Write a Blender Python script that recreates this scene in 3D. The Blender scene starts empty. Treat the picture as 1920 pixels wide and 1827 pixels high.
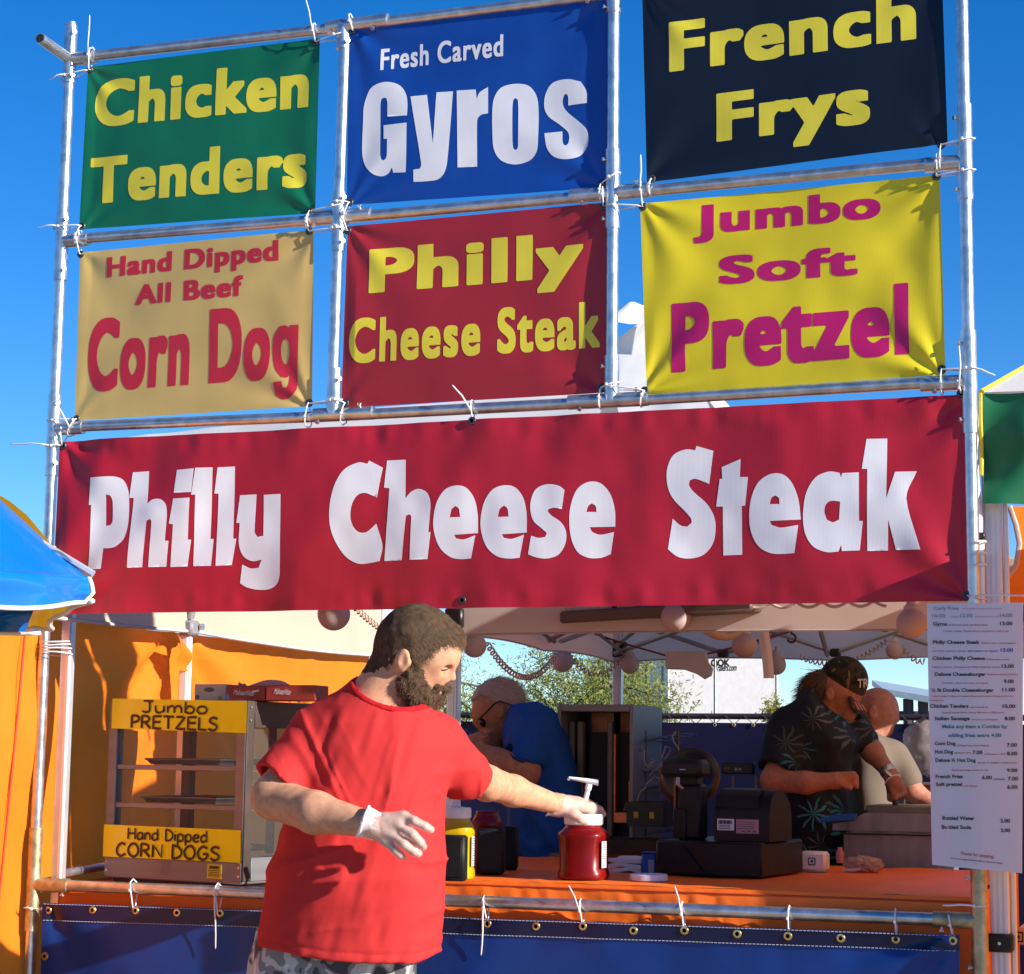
import bpy, math, random
import numpy as np
from mathutils import Vector, Matrix
random.seed(7); np.random.seed(7)
C = bpy.context.scene.collection
R = math.radians
# ---------------------------------------------------------------- camera, sky, sun, exposure
CAM = np.array([3.222, -4.9483, 1.4004]); YAW, PIT, ROL, FPX = .3458, .1354, .0121, 3700.6
cy, sy, cp, sp = math.cos(YAW), math.sin(YAW), math.cos(PIT), math.sin(PIT)
FW = np.array([-sy*cp, cy*cp, sp]); r0 = np.array([cy, sy, 0.]); u0 = np.cross(r0, FW)
RT = r0*math.cos(ROL)+u0*math.sin(ROL); UP = -r0*math.sin(ROL)+u0*math.cos(ROL)
cam = bpy.data.objects.new('camera', bpy.data.cameras.new('camera')); C.objects.link(cam)
cam.data.sensor_width = 36; cam.data.lens = FPX/1920*36; cam.data.clip_end = 3000; cam.data.clip_start = .05
cam.matrix_world = Matrix(((RT[0], UP[0], -FW[0], CAM[0]), (RT[1], UP[1], -FW[1], CAM[1]), (RT[2], UP[2], -FW[2], CAM[2]), (0, 0, 0, 1)))
bpy.context.scene.camera = cam
SUN_EL, SUN_AZ = R(21), R(79)          # azimuth measured from the camera side (-Y) towards +X
SD = Vector((math.sin(SUN_AZ)*math.cos(SUN_EL), -math.cos(SUN_AZ)*math.cos(SUN_EL), math.sin(SUN_EL)))
W = bpy.data.worlds.new('World'); bpy.context.scene.world = W; W.use_nodes = True
wn = W.node_tree.nodes; wl = W.node_tree.links; bg = wn['Background']
sk = wn.new('ShaderNodeTexSky'); sk.sky_type = 'NISHITA'; sk.sun_disc = False
sk.sun_elevation = SUN_EL; sk.sun_rotation = math.atan2(SD.x, SD.y)
sk.altitude = 1800; sk.air_density = 1.0; sk.dust_density = 0; sk.ozone_density = 4.0
hs = wn.new('ShaderNodeHueSaturation'); hs.inputs['Saturation'].default_value = 1.3; hs.inputs['Hue'].default_value = .508
wl.new(sk.outputs[0], hs.inputs['Color']); wl.new(hs.outputs[0], bg.inputs[0]); bg.inputs[1].default_value = .10
sl = bpy.data.lights.new('sun', 'SUN'); sl.energy = 5.0; sl.angle = R(.53); sl.color = (1, .93, .82)
so = bpy.data.objects.new('sun', sl); C.objects.link(so); so.rotation_euler = SD.to_track_quat('Z', 'Y').to_euler()
vs = bpy.context.scene.view_settings; vs.view_transform = 'Standard'; vs.look = 'None'; vs.exposure = .9; vs.gamma = 1
# ---------------------------------------------------------------- helpers
def ray(px, py): return RT*((px-960)/FPX) - UP*((py-913.5)/FPX) + FW
def P(px, py, Y):
    d = ray(px, py); return CAM+d*((Y-CAM[1])/d[1])
def PX(px, py, X):
    d = ray(px, py); return CAM+d*((X-CAM[0])/d[0])
def PZ(px, py, Z):
    d = ray(px, py); return CAM+d*((Z-CAM[2])/d[2])
def ppm(px, Y): return FPX/((P(px, 1300, Y)-CAM)@FW)
def lin(c): return tuple((x/255/12.92 if x/255 < .04045 else ((x/255+.055)/1.055)**2.4) for x in c)
MATS = {}
def M(name, col=(.5, .5, .5), rough=.6, metal=0, var=.1, scale=14, bump=.08, bscale=180, spec=.4, transl=0, tcol=None, alpha=1, coat=0, bdist=.003, stretch=None, ribs=0):
    if name in MATS: return MATS[name]
    m = bpy.data.materials.new(name); m.use_nodes = True; n = m.node_tree.nodes; l = m.node_tree.links
    b = n['Principled BSDF']; out = n['Material Output']
    tc = n.new('ShaderNodeTexCoord'); mp = n.new('ShaderNodeMapping'); l.new(tc.outputs['Object'], mp.inputs[0])
    if stretch: mp.inputs['Scale'].default_value = stretch
    nz = n.new('ShaderNodeTexNoise'); nz.inputs['Scale'].default_value = scale; nz.inputs['Detail'].default_value = 5; l.new(mp.outputs[0], nz.inputs[0])
    rp = n.new('ShaderNodeValToRGB'); rp.color_ramp.elements[0].position = .3; rp.color_ramp.elements[1].position = .7
    rp.color_ramp.elements[0].color = (*[max(0, c*(1-var)) for c in col], 1); rp.color_ramp.elements[1].color = (*[min(1, c*(1+var)) for c in col], 1)
    l.new(nz.outputs[0], rp.inputs[0]); l.new(rp.outputs[0], b.inputs['Base Color'])
    b.inputs['Roughness'].default_value = rough; b.inputs['Metallic'].default_value = metal; b.inputs['Specular IOR Level'].default_value = spec
    b.inputs['Coat Weight'].default_value = coat
    if rough > .15:
        mr = n.new('ShaderNodeMapRange'); mr.inputs[3].default_value = max(.05, rough-.1); mr.inputs[4].default_value = min(1, rough+.12)
        l.new(nz.outputs[0], mr.inputs[0]); l.new(mr.outputs[0], b.inputs['Roughness'])
    if bump:
        nb = n.new('ShaderNodeTexNoise'); nb.inputs['Scale'].default_value = bscale; nb.inputs['Detail'].default_value = 3; l.new(mp.outputs[0], nb.inputs[0])
        h = nb.outputs[0]
        if ribs:
            wv = n.new('ShaderNodeTexWave'); wv.inputs['Scale'].default_value = ribs; wv.bands_direction = 'X'; l.new(tc.outputs['Object'], wv.inputs[0])
            ad = n.new('ShaderNodeMath'); ad.operation = 'MULTIPLY_ADD'; ad.inputs[1].default_value = .5; l.new(wv.outputs[1], ad.inputs[0]); l.new(h, ad.inputs[2]); h = ad.outputs[0]
        bp = n.new('ShaderNodeBump'); bp.inputs['Strength'].default_value = bump; bp.inputs['Distance'].default_value = bdist
        l.new(h, bp.inputs['Height']); l.new(bp.outputs[0], b.inputs['Normal'])
    sh = b.outputs[0]
    if transl:
        t = n.new('ShaderNodeBsdfTranslucent'); t.inputs[0].default_value = (*(tcol or col), 1)
        mx = n.new('ShaderNodeMixShader'); mx.inputs[0].default_value = transl; l.new(sh, mx.inputs[1]); l.new(t.outputs[0], mx.inputs[2]); sh = mx.outputs[0]
    if alpha < 1:
        t = n.new('ShaderNodeBsdfTransparent'); mx = n.new('ShaderNodeMixShader'); mx.inputs[0].default_value = alpha
        l.new(t.outputs[0], mx.inputs[1]); l.new(sh, mx.inputs[2]); sh = mx.outputs[0]
    l.new(sh, out.inputs[0]); MATS[name] = m; return m
BASE = {}
def tag(o, label=None, cat=None, group=None, kind=None):
    if label: o['label'] = label
    if cat: o['category'] = cat
    if group: o['group'] = group
    if kind: o['kind'] = kind
    return o
def empty(name, loc, label, cat, group=None):
    o = bpy.data.objects.new(name, None); o.empty_display_size = .1; C.objects.link(o); o.location = tuple(loc); BASE[o.name] = np.array(loc, float)
    return tag(o, label, cat, group)
def obj(name, V, F, m, parent=None, label=None, cat=None, group=None, kind=None, smooth=True, mi=None):
    V = np.asarray(V, float).reshape(-1, 3)
    if parent is not None: b = BASE[parent.name]
    else: b = np.array([(V[:, 0].min()+V[:, 0].max())/2, (V[:, 1].min()+V[:, 1].max())/2, V[:, 2].min()])
    me = bpy.data.meshes.new(name); me.from_pydata((V-b).tolist(), [], [tuple(int(i) for i in f) for f in F]); me.update()
    for q in (m if isinstance(m, list) else [m]): me.materials.append(q)
    if mi is not None: me.polygons.foreach_set('material_index', np.asarray(mi, np.int32))
    if smooth:
        me.polygons.foreach_set('use_smooth', [True]*len(me.polygons))
        if smooth != 'all': me.set_sharp_from_angle(angle=R(38))
    o = bpy.data.objects.new(name, me); C.objects.link(o)
    if parent is not None: o.parent = parent
    else: o.location = tuple(b)
    BASE[o.name] = b
    return tag(o, label, cat, group, kind)
class MB:
    def __init__(s): s.V = []; s.F = []; s.I = []; s.cur = 0
    def add(s, V, F):
        n = len(s.V); s.V += [tuple(float(c) for c in v) for v in V]; s.F += [tuple(i+n for i in f) for f in F]; s.I += [s.cur]*len(F)
    def hexa(s, p):   # 8 points: bottom 4 ccw, top 4 ccw
        s.add(p, [(3, 2, 1, 0), (4, 5, 6, 7), (0, 1, 5, 4), (1, 2, 6, 5), (2, 3, 7, 6), (3, 0, 4, 7)])
    def box(s, c, d, ax=None, bev=0):
        c = np.array(c, float); ax = np.eye(3) if ax is None else np.array(ax, float); h = np.array(d, float)/2
        if not bev:
            s.hexa([c+ax[0]*h[0]*a+ax[1]*h[1]*b+ax[2]*h[2]*e for e in (-1, 1) for a, b in ((-1, -1), (1, -1), (1, 1), (-1, 1))]); return
        bev = min(bev, *(h*.95)); V = []; idx = {}
        for sx in (-1, 1):
            for sy_ in (-1, 1):
                for sz in (-1, 1):
                    for k in range(3):
                        q = h-bev; q = q.copy(); q[k] = h[k]; idx[(sx, sy_, sz, k)] = len(V); v = q*np.array([sx, sy_, sz]); V.append(c+v[0]*ax[0]+v[1]*ax[1]+v[2]*ax[2])
        F = []
        for k in range(3):
            a, b = [(1, 2), (2, 0), (0, 1)][k]
            for sg in (-1, 1):
                f = []
                for sa, sb in ((-1, -1), (1, -1), (1, 1), (-1, 1)):
                    t = [0, 0, 0]; t[k] = sg; t[a] = sa; t[b] = sb; f.append(idx[(*t, k)])
                F.append(f if sg > 0 else f[::-1])
        for k in range(3):
            a, b = [(1, 2), (2, 0), (0, 1)][k]
            for sa in (-1, 1):
                for sb in (-1, 1):
                    f = []
                    for sg, q in ((-1, a), (1, a), (1, b), (-1, b)):
                        t = [0, 0, 0]; t[k] = sg; t[a] = sa; t[b] = sb; f.append(idx[(*t, q)])
                    F.append(f if sa*sb < 0 else f[::-1])
        for sx in (-1, 1):
            for sy_ in (-1, 1):
                for sz in (-1, 1):
                    f = [idx[(sx, sy_, sz, k)] for k in range(3)]; F.append(f if sx*sy_*sz > 0 else f[::-1])
        s.add(V, F)
    def tube(s, pts, r, n=10, cap=True, flat=1, up=None, closed=False):
        pts = [np.array(p, float) for p in pts]; N = len(pts); rr = r if hasattr(r, '__len__') else [r]*N
        V = []; prev = None
        for i, p in enumerate(pts):
            if closed: t = pts[(i+1) % N]-pts[i-1]
            else: t = pts[min(i+1, N-1)]-pts[max(i-1, 0)]
            t = t/(np.linalg.norm(t)+1e-12)
            if prev is None:
                a = np.array(up, float) if up is not None else (np.array([0, 0, 1.]) if abs(t[2]) < .9 else np.array([1., 0, 0]))
            else: a = prev
            a = a-t*(a@t); a /= np.linalg.norm(a)+1e-12; b = np.cross(t, a); prev = a
            for k in range(n):
                th = 2*math.pi*k/n; V.append(p+a*math.cos(th)*rr[i]+b*math.sin(th)*rr[i]*flat)
        F = [(i*n+k, i*n+(k+1) % n, (i+1)*n+(k+1) % n, (i+1)*n+k) for i in range(N-1) for k in range(n)]
        if closed: F += [((N-1)*n+k, (N-1)*n+(k+1) % n, (k+1) % n, k) for k in range(n)]
        elif cap: F += [tuple(range(n))[::-1], tuple((N-1)*n+k for k in range(n))]
        s.add(V, F)
    def lathe(s, c, prof, n=28, ax=None, sq=None):
        c = np.array(c, float); ax = np.eye(3) if ax is None else np.array(ax, float); V = []
        for r_, h_ in prof:
            for k in range(n):
                th = 2*math.pi*k/n; ct, st = math.cos(th), math.sin(th); q = 1.
                if sq: q = (abs(ct)**sq+abs(st)**sq)**(-1/sq)
                V.append(c+ax[0]*r_*ct*q+ax[1]*r_*st*q+ax[2]*h_)
        F = [(i*n+k, i*n+(k+1) % n, (i+1)*n+(k+1) % n, (i+1)*n+k) for i in range(len(prof)-1) for k in range(n)]
        if prof[0][0] > 1e-5: F.append(tuple(range(n))[::-1])
        if prof[-1][0] > 1e-5: F.append(tuple((len(prof)-1)*n+k for k in range(n)))
        s.add(V, F)
    def ball(s, c, r, n=24, m=14, sc=(1, 1, 1)):
        c = np.array(c, float); V = []
        for i in range(m+1):
            ph = math.pi*i/m
            for k in range(n):
                th = 2*math.pi*k/n; V.append(c+r*np.array([math.sin(ph)*math.cos(th)*sc[0], math.sin(ph)*math.sin(th)*sc[1], -math.cos(ph)*sc[2]]))
        s.add(V, [(i*n+k, i*n+(k+1) % n, (i+1)*n+(k+1) % n, (i+1)*n+k) for i in range(m) for k in range(n)])
    def grid(s, f, nu, nv, flip=False):
        V = [f(i/nu, j/nv) for j in range(nv+1) for i in range(nu+1)]
        F = [(j*(nu+1)+i, j*(nu+1)+i+1, (j+1)*(nu+1)+i+1, (j+1)*(nu+1)+i) for j in range(nv) for i in range(nu)]
        s.add(V, [q[::-1] for q in F] if flip else F)
    def prism(s, poly, d):   # poly: 3-D points, d: extrusion vector
        n = len(poly); p = [np.array(q, float) for q in poly]; d = np.array(d, float)
        s.add(p+[q+d for q in p], [tuple(range(n))[::-1], tuple(range(n, 2*n))]+[(i, (i+1) % n, n+(i+1) % n, n+i) for i in range(n)])
    def obj(s, name, m, parent=None, label=None, cat=None, group=None, kind=None, smooth=True):
        return obj(name, s.V, s.F, m, parent, label, cat, group, kind, smooth, mi=s.I if isinstance(m, list) else None)
def bilin(c, s, t): # c = TL,TR,BR,BL world points
    return (c[0]*(1-s)+c[1]*s)*(1-t)+(c[3]*(1-s)+c[2]*s)*t
def arc(p, q, sag, n=14): # hanging cord
    p = np.array(p); q = np.array(q); return [p+(q-p)*i/n-np.array([0, 0, sag*4*(i/n)*(1-i/n)]) for i in range(n+1)]
_rs = np.random.RandomState(3); _G = _rs.rand(64, 64, 64)
def vnoise(p):   # smooth value noise, vectorised, period 64
    p = np.asarray(p, float); i = np.floor(p).astype(int); f = p-i; f = f*f*(3-2*f); o = 0
    for a in (0, 1):
        for b in (0, 1):
            for c_ in (0, 1):
                w = (f[..., 0] if a else 1-f[..., 0])*(f[..., 1] if b else 1-f[..., 1])*(f[..., 2] if c_ else 1-f[..., 2])
                o = o+w*_G[(i[..., 0]+a) % 64, (i[..., 1]+b) % 64, (i[..., 2]+c_) % 64]
    return o*2-1
def vn(x, y, z): return float(vnoise(np.array([x, y, z])))
# ---------------------------------------------------------------- materials
GALV = M('galvanised_steel', (.56, .57, .58), .32, .9, var=.22, scale=30, bump=.15, bscale=90)
OLDZ = M('aged_zinc', (.42, .36, .22), .45, .8, var=.35, scale=40, bump=.2, bscale=90)
ALU = M('anodised_aluminium', (.66, .66, .68), .35, .6, var=.06, bump=.03)
WALU = M('white_aluminium', (.78, .78, .80), .35, .1, var=.05, bump=.02)
STEEL = M('screw_steel', (.6, .6, .6), .25, .9, bump=0)
BRASS = M('brass', (.72, .52, .2), .3, .9, bump=0)
DARKM = M('dark_metal_eyelet', (.08, .08, .09), .4, .7, bump=0)
NYLON = M('white_nylon', (.82, .82, .84), .4, var=.03, bump=0, transl=.15)
BLACKP = M('black_plastic', (.012, .012, .014), .38, var=.3, bump=.06, bscale=300)
WHITEP = M('white_plastic', (.78, .77, .8), .35, var=.04, bump=.02)
# ================================================================ ground
mb = MB(); mb.grid(lambda s, t: (-1500+3000*s, -1500+3000*t, 0), 60, 60)
mb.obj('ground', M('dry_earth', (.30, .24, .18), .9, var=.25, scale=1.5, bump=.3, bscale=30), kind='structure')
# ================================================================ pipe frame
SX = 2.65; Z1, Z2, Z3, Z4 = 3.473, 2.908, 2.340, 1.02; XA, XB = .907, 1.7175
fr = empty('sign_frame', (SX/2, 0, 0), 'tall galvanised pipe frame carrying all the food banners', 'pipe frame')
RP, RS = .0165, .020
def pipe(name, pts, r=RP, m=GALV, n=18): mb = MB(); mb.tube(pts, r, n); return mb.obj(name, m, fr)
def vx(z, x0, lean=0): return x0
pipe('post', [(0, 0, 0), (0, 0, Z1+.115)]); pipe('post', [(SX, 0, 0), (SX, 0, 3.75)])
pipe('post', [(XA-.006, 0, Z3), (XA+.006, 0, Z1)]); pipe('post', [(XB, 0, Z3), (XB, 0, Z1+.12)])
for z in (Z1, Z2, Z3): pipe('crossbar', [(0, .002, z+.004), (SX*.33, .002, z-.004), (SX*.66, .002, z-.003), (SX, .002, z+.004)], RP*.94)
pipe('crossbar', [(0, .001, Z4), (SX, .001, Z4)], RP*.98)
st = PX(75, 72, 0.); pipe('stub_pipe', [(0, 0, Z1), (0, st[1], st[2])]); mb = MB(); mb.tube([(0, st[1]-.001, st[2]), (0, st[1]+.0005, st[2])], RP*.78, 16); mb.obj('pipe_bore', M('dark_bore', (.02, .02, .02), .9, bump=0), fr)
def sleeve(p, q, m=GALV):
    mb = MB(); mb.tube([p, q], RS, 18); mb.obj('coupling_sleeve', m, fr)
def screw(p, d):
    mb = MB(); d = np.array(d, float); d /= np.linalg.norm(d); p = np.array(p)+d*RS; mb.tube([p-d*.004, p+d*.007], .0032, 8); mb.tube([p+d*.007, p+d*.011], .0062, 8); mb.obj('set_screw', STEEL, fr)
for x, z, up, dn, lf, rt in ((0, Z1, .105, .075, 0, .09), (0, Z2, .085, .12, 0, .09), (0, Z3, .1, .14, 0, .1), (SX, Z2, .15, .1, .1, 0), (SX, Z3, .13, .13, .12, 0),
        (XA, Z1, 0, .07, .05, .14), (XA, Z2, .07, .1, .1, .1), (XA, Z3, .13, 0, .06, .12), (XB, Z1, .12, .06, .1, .1), (XB, Z2, .12, .1, .12, .1), (XB, Z3, .12, 0, .12, .1)):
    if up+dn: sleeve((x, 0, z-dn), (x, 0, z+up))
    if lf+rt: sleeve((x-lf, .002, z), (x+rt, .002, z))
    sgn = 1 if x < 1 else -1
    if up > .05: screw((x, 0, z+up*.75), (sgn*.8, -.6, 0))
    if dn > .05: screw((x, 0, z-dn*.75), (sgn*.8, -.6, 0))
    if rt: screw((x+rt*.7, 0, z), (0, -.5, -.9 if z == Z1 else .8))
    if lf: screw((x-lf*.7, 0, z), (0, -.6, -.8))
sleeve((0, 0, Z4-.13), (0, 0, Z4+.16), OLDZ); sleeve((0, .001, Z4), (.115, .001, Z4), OLDZ)
sleeve((SX, 0, Z4-.14), (SX, 0, Z4+.15), OLDZ); sleeve((SX-.11, .001, Z4), (SX, .001, Z4), OLDZ)
screw((SX, 0, Z4-.11), (-1, -.3, 0)); screw((SX, 0, Z4+.1), (-1, -.2, 0)); screw((SX-.09, 0, Z4), (0, -.3, -1)); screw((.1, 0, Z4), (0, -.3, -1))
# ================================================================ banners
def wrinkle(c, amp, seed, hem=0, fold=1.):
    x0, x1 = min(p[0] for p in c), max(p[0] for p in c); z0, z1 = min(p[2] for p in c), max(p[2] for p in c); w, h = x1-x0, z1-z0
    rs = random.Random(seed); ph = [rs.uniform(0, 6.28) for _ in range(12)]; kk = [rs.uniform(5, 11) for _ in range(4)]
    cs = [(x0, z1), (x1, z1), (x1, z0), (x0, z0)]; fa = [rs.uniform(.5, 1.3) for _ in range(4)]
    def f(x, z):
        y = 0
        for i, (cx, cz) in enumerate(cs):
            r_ = math.hypot(x-cx, z-cz); th = math.atan2(z-cz, x-cx)
            y += fold*fa[i]*amp*.38*math.sin(kk[i]*th+ph[i])*min(1, r_/.05)*math.exp(-r_/(.35*h+.1))
        y += amp*.7*vn((x+seed)*2.2, z*2.0, seed*.7)+amp*.32*vn((x-z*.6)*6+seed, (z+x*.4)*3, seed+9.3)
        y += amp*.07*vn(x*17, z*13, seed+4.1)
        if hem:
            e = min(abs(z-z0), abs(z1-z)); y += hem*.0022*math.exp(-((e-.03)/.03)**2)*vn(x*26, 3.3, seed)+hem*.006*math.exp(-e/.12)*vn(x*11, e*3, seed+2.2)
        b = min((x-x0)/.04, (x1-x)/.04, 1); return y*max(.25, min(1, b))
    return f
def densify(pts, sharp=48, n=5):
    N = len(pts); p = [np.array(q, float) for q in pts]; out = []
    def ang(i):
        a = p[i]-p[i-1]; b = p[(i+1) % N]-p[i]; return abs(math.degrees(math.atan2(a[0]*b[1]-a[1]*b[0], a@b)))
    sh = [ang(i) > sharp for i in range(N)]
    for i in range(N):
        j = (i+1) % N; d = p[j]-p[i]
        t0 = d if sh[i] else (p[j]-p[i-1])/2; t1 = d if sh[j] else (p[(j+1) % N]-p[i])/2
        L = np.linalg.norm(d)
        t0 = t0*min(1, L/(np.linalg.norm(t0)+1e-9)*1.0); t1 = t1*min(1, L/(np.linalg.norm(t1)+1e-9)*1.0)
        for k in range(n):
            s = k/n; out.append(p[i]*(2*s**3-3*s**2+1)+t0*(s**3-2*s**2+s)+p[j]*(3*s**2-2*s**3)+t1*(s**3-s**2))
    return out
def curve_mesh(cu):
    o = bpy.data.objects.new('tmp', cu); C.objects.link(o); bpy.context.view_layer.update()
    me = bpy.data.meshes.new_from_object(o.evaluated_get(bpy.context.evaluated_depsgraph_get())); bpy.data.objects.remove(o)
    V = np.array([v.co[:] for v in me.vertices]).reshape(-1, 3); F = [tuple(p.vertices) for p in me.polygons]; bpy.data.meshes.remove(me); return V, F
def text_mesh(s, bold=0., space=1., sx=1., res=5):
    cu = bpy.data.curves.new('t', 'FONT'); cu.body = s; cu.size = 1; cu.offset = bold; cu.space_character = space; cu.resolution_u = res; cu.fill_mode = 'FRONT'
    return curve_mesh(cu)
def poly_mesh(polys, n=5, sharp=48):
    cu = bpy.data.curves.new('t', 'CURVE'); cu.dimensions = '2D'; cu.fill_mode = 'FRONT'
    for pl in polys:
        q = densify(pl, sharp, n); sp_ = cu.splines.new('POLY'); sp_.points.add(len(q)-1); sp_.use_cyclic_u = True
        for k, v in enumerate(q): sp_.points[k].co = (v[0], v[1], 0, 1)
    return curve_mesh(cu)
CAPH = None
def caph(b):
    V, F = text_mesh('H', b); return V[:, 1].min(), V[:, 1].max()
import bmesh
def cutgrid(V, F, step):
    bm = bmesh.new(); vs_ = [bm.verts.new(v) for v in V]
    for f in F:
        try: bm.faces.new([vs_[i] for i in f])
        except Exception: pass
    bmesh.ops.remove_doubles(bm, verts=bm.verts[:], dist=1e-6)
    for ax in (0, 2):
        lo = min(v.co[ax] for v in bm.verts); hi = max(v.co[ax] for v in bm.verts); k = math.ceil(lo/step)
        no = (1, 0, 0) if ax == 0 else (0, 0, 1)
        while k*step < hi:
            co = (k*step, 0, 0) if ax == 0 else (0, 0, k*step)
            bmesh.ops.bisect_plane(bm, geom=bm.verts[:]+bm.edges[:]+bm.faces[:], plane_co=co, plane_no=no, dist=1e-6); k += 1
    bm.verts.index_update(); V = np.array([v.co[:] for v in bm.verts]); F = [tuple(v.index for v in f.verts) for f in bm.faces]; bm.free(); return V, F
STEP = .009
def text_edges(s, space):
    cu = bpy.data.curves.new('t', 'FONT'); cu.body = s; cu.size = 1; cu.space_character = space; cu.resolution_u = 6; cu.fill_mode = 'NONE'
    o = bpy.data.objects.new('tmp', cu); C.objects.link(o); bpy.context.view_layer.update()
    me = bpy.data.meshes.new_from_object(o.evaluated_get(bpy.context.evaluated_depsgraph_get())); bpy.data.objects.remove(o)
    V = np.array([v.co[:2] for v in me.vertices]); E = np.array([e.vertices[:] for e in me.edges]); bpy.data.meshes.remove(me); return V[E[:, 0]], V[E[:, 1]]
def bold_text(s, bx, by, space=1.1, cell=.0155):
    """block-dilated lettering as an evenly cut flat mesh"""
    a, b = text_edges(s, space); nx_, ny_ = max(0, round(bx/cell)), max(0, round(by/cell))
    lo = np.minimum(a, b).min(0)-(max(nx_, ny_)+2.37)*cell; hi = np.maximum(a, b).max(0)+(max(nx_, ny_)+2)*cell; n = np.ceil((hi-lo)/cell).astype(int)+1
    X = lo[0]+cell*np.arange(n[0]); Y = lo[1]+cell*np.arange(n[1]); D = np.full((n[0], n[1]), 9.); In = np.zeros((n[0], n[1]), bool)
    for p, q in zip(a, b):
        d = q-p; L = d@d+1e-12; i0, i1 = np.clip(((np.minimum(p, q)-lo)/cell-5).astype(int), 0, n), np.clip(((np.maximum(p, q)-lo)/cell+7).astype(int), 0, n)
        x, y = X[i0[0]:i1[0], None]-p[0], Y[None, i0[1]:i1[1]]-p[1]; t = np.clip((x*d[0]+y*d[1])/L, 0, 1); sl = (slice(i0[0], i1[0]), slice(i0[1], i1[1])); D[sl] = np.minimum(D[sl], np.hypot(x-t*d[0], y-t*d[1]))
        m = (Y >= min(p[1], q[1])) & (Y < max(p[1], q[1]))
        if m.any():
            xc = p[0]+(Y[m]-p[1])/(d[1])*d[0]; In[:, m] ^= X[:, None] < xc[None]
    f = np.where(In, -D, D); g = f.copy()
    for i in range(-nx_, nx_+1):
        for j in range(-ny_, ny_+1): g = np.minimum(g, np.roll(np.roll(f, i, 0), j, 1))
    V = []; F = []; key = {}
    def vert(k, x, y):
        if k not in key: key[k] = len(V); V.append((x, y, 0))
        return key[k]
    ins = g < 0; c4 = ins[:-1, :-1].astype(int)+ins[1:, :-1]+ins[1:, 1:]+ins[:-1, 1:]
    for i, j in np.argwhere(c4 > 0):
        cs = ((i, j), (i+1, j), (i+1, j+1), (i, j+1)); poly = []
        for k in range(4):
            p, q = cs[k], cs[(k+1) % 4]; gp, gq = g[p], g[q]
            if gp < 0: poly.append(vert(p, X[p[0]], Y[p[1]]))
            if (gp < 0) != (gq < 0):
                t = gp/(gp-gq); kk_ = (min(p, q), max(p, q)); poly.append(vert(kk_, X[p[0]]+(X[q[0]]-X[p[0]])*t, Y[p[1]]+(Y[q[1]]-Y[p[1]])*t))
        if len(poly) > 2: F.append(tuple(poly))
    return np.array(V), F, by
class Sheet: pass
def banner(name, corners, Y, m, label, cat, amp=.008, seed=1, hem=0, ns=150, nt=110, grom=DARKM, gpts=None, fold=1., edge=None, step=.008):
    c = [P(x, y, Y) for x, y in corners]; S = Sheet(); S.c = c; S.Y = Y; S.step = step
    S.w = wrinkle(c, amp, seed, hem, fold)
    S.root = empty(name, ((c[3][0]+c[2][0])/2, Y, min(c[2][2], c[3][2])), label, cat)
    mb = MB()
    def f(s, t):
        p = bilin(c, s, t); return (p[0], Y+S.w(p[0], p[2]), p[2])
    mb.grid(f, ns, nt); mb.obj('banner_sheet', m, S.root, smooth='all')
    if edge:
        mb = MB(); mb.grid(lambda s, t: (lambda q: (q[0], q[1]-.0022, q[2]))(f(s, .004+t*edge[0])), ns*2, 2); mb.obj('hem', edge[1], S.root, smooth='all')
    if gpts:
        for x, y in gpts:
            q = P(x, y, Y); q[1] = Y+S.w(q[0], q[2])-.001; mb = MB()
            mb.lathe(q, [(.0055, -.001), (.0055, .0035), (.010, .003), (.0115, .001), (.0115, -.001)], 16, ax=[[1, 0, 0], [0, 0, 1], [0, -1, 0]]); mb.obj('eyelet', grom, S.root)
            mb = MB(); mb.lathe(q, [(.0054, .0014), (0.00001, .0014)], 14, ax=[[1, 0, 0], [0, 0, 1], [0, -1, 0]]); mb.obj('eyelet_hole', MATS['dark_bore'], S.root)
    return S
def lay(S, V2, F, m, off=.0007, name='lettering', step=None, cut=True):
    V = np.array([(x, 0, z) for x, z in V2])
    if cut: V, F = cutgrid(V, F, step or S.step)
    V[:, 1] = [S.Y+S.w(x, z)-off for x, z in V[:, [0, 2]]]
    return obj(name, V, F, m, S.root, smooth='all')
def write(S, s, a, b, hpx, m, bold=.02, space=1.12, name='lettering', narrow=None):
    """a, b: ends of the baseline in the photograph, hpx: capital height there"""
    A, B, H = P(*a, S.Y), P(*b, S.Y), P(a[0], a[1]-hpx, S.Y); h = H[2]-A[2]
    V, F, by = bold_text(s, bold, bold*.75, space); y0, y1 = caph(0); y0 -= round(by/.0155)*.0155; y1 += round(by/.0155)*.0155
    u = (V[:, 0]-V[:, 0].min())/np.ptp(V[:, 0]); v = (V[:, 1]-y0)/(y1-y0)
    XZ = np.stack([A[0]+(B[0]-A[0])*u, A[2]+(B[2]-A[2])*u+v*h], 1)
    return lay(S, XZ, F, m, name=name, cut=False)
def trace(S, polys, org, sc, m, name='lettering'):
    pl = [[(org[0]+x*sc, -(org[1]+y*sc)) for x, y in p] for p in polys]
    V, F = poly_mesh(pl); W_ = np.array([P(x, -y, S.Y) for x, y, _ in V]); return lay(S, W_[:, [0, 2]], F, m, name=name)
def vinyl(n, c, r=.42, t=.12, **k): return M(n, c, r, var=.11, scale=3.5, bump=.12, bscale=420, transl=t, bdist=.0012, ribs=95, **k)
YEL = vinyl('yellow_letter_vinyl', (.80, .68, .05)); WHT = vinyl('white_letter_vinyl', (.86, .85, .88)); REDL = vinyl('red_letter_vinyl', (.55, .022, .045)); MAG = vinyl('magenta_letter_vinyl', (.50, .008, .14))
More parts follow.
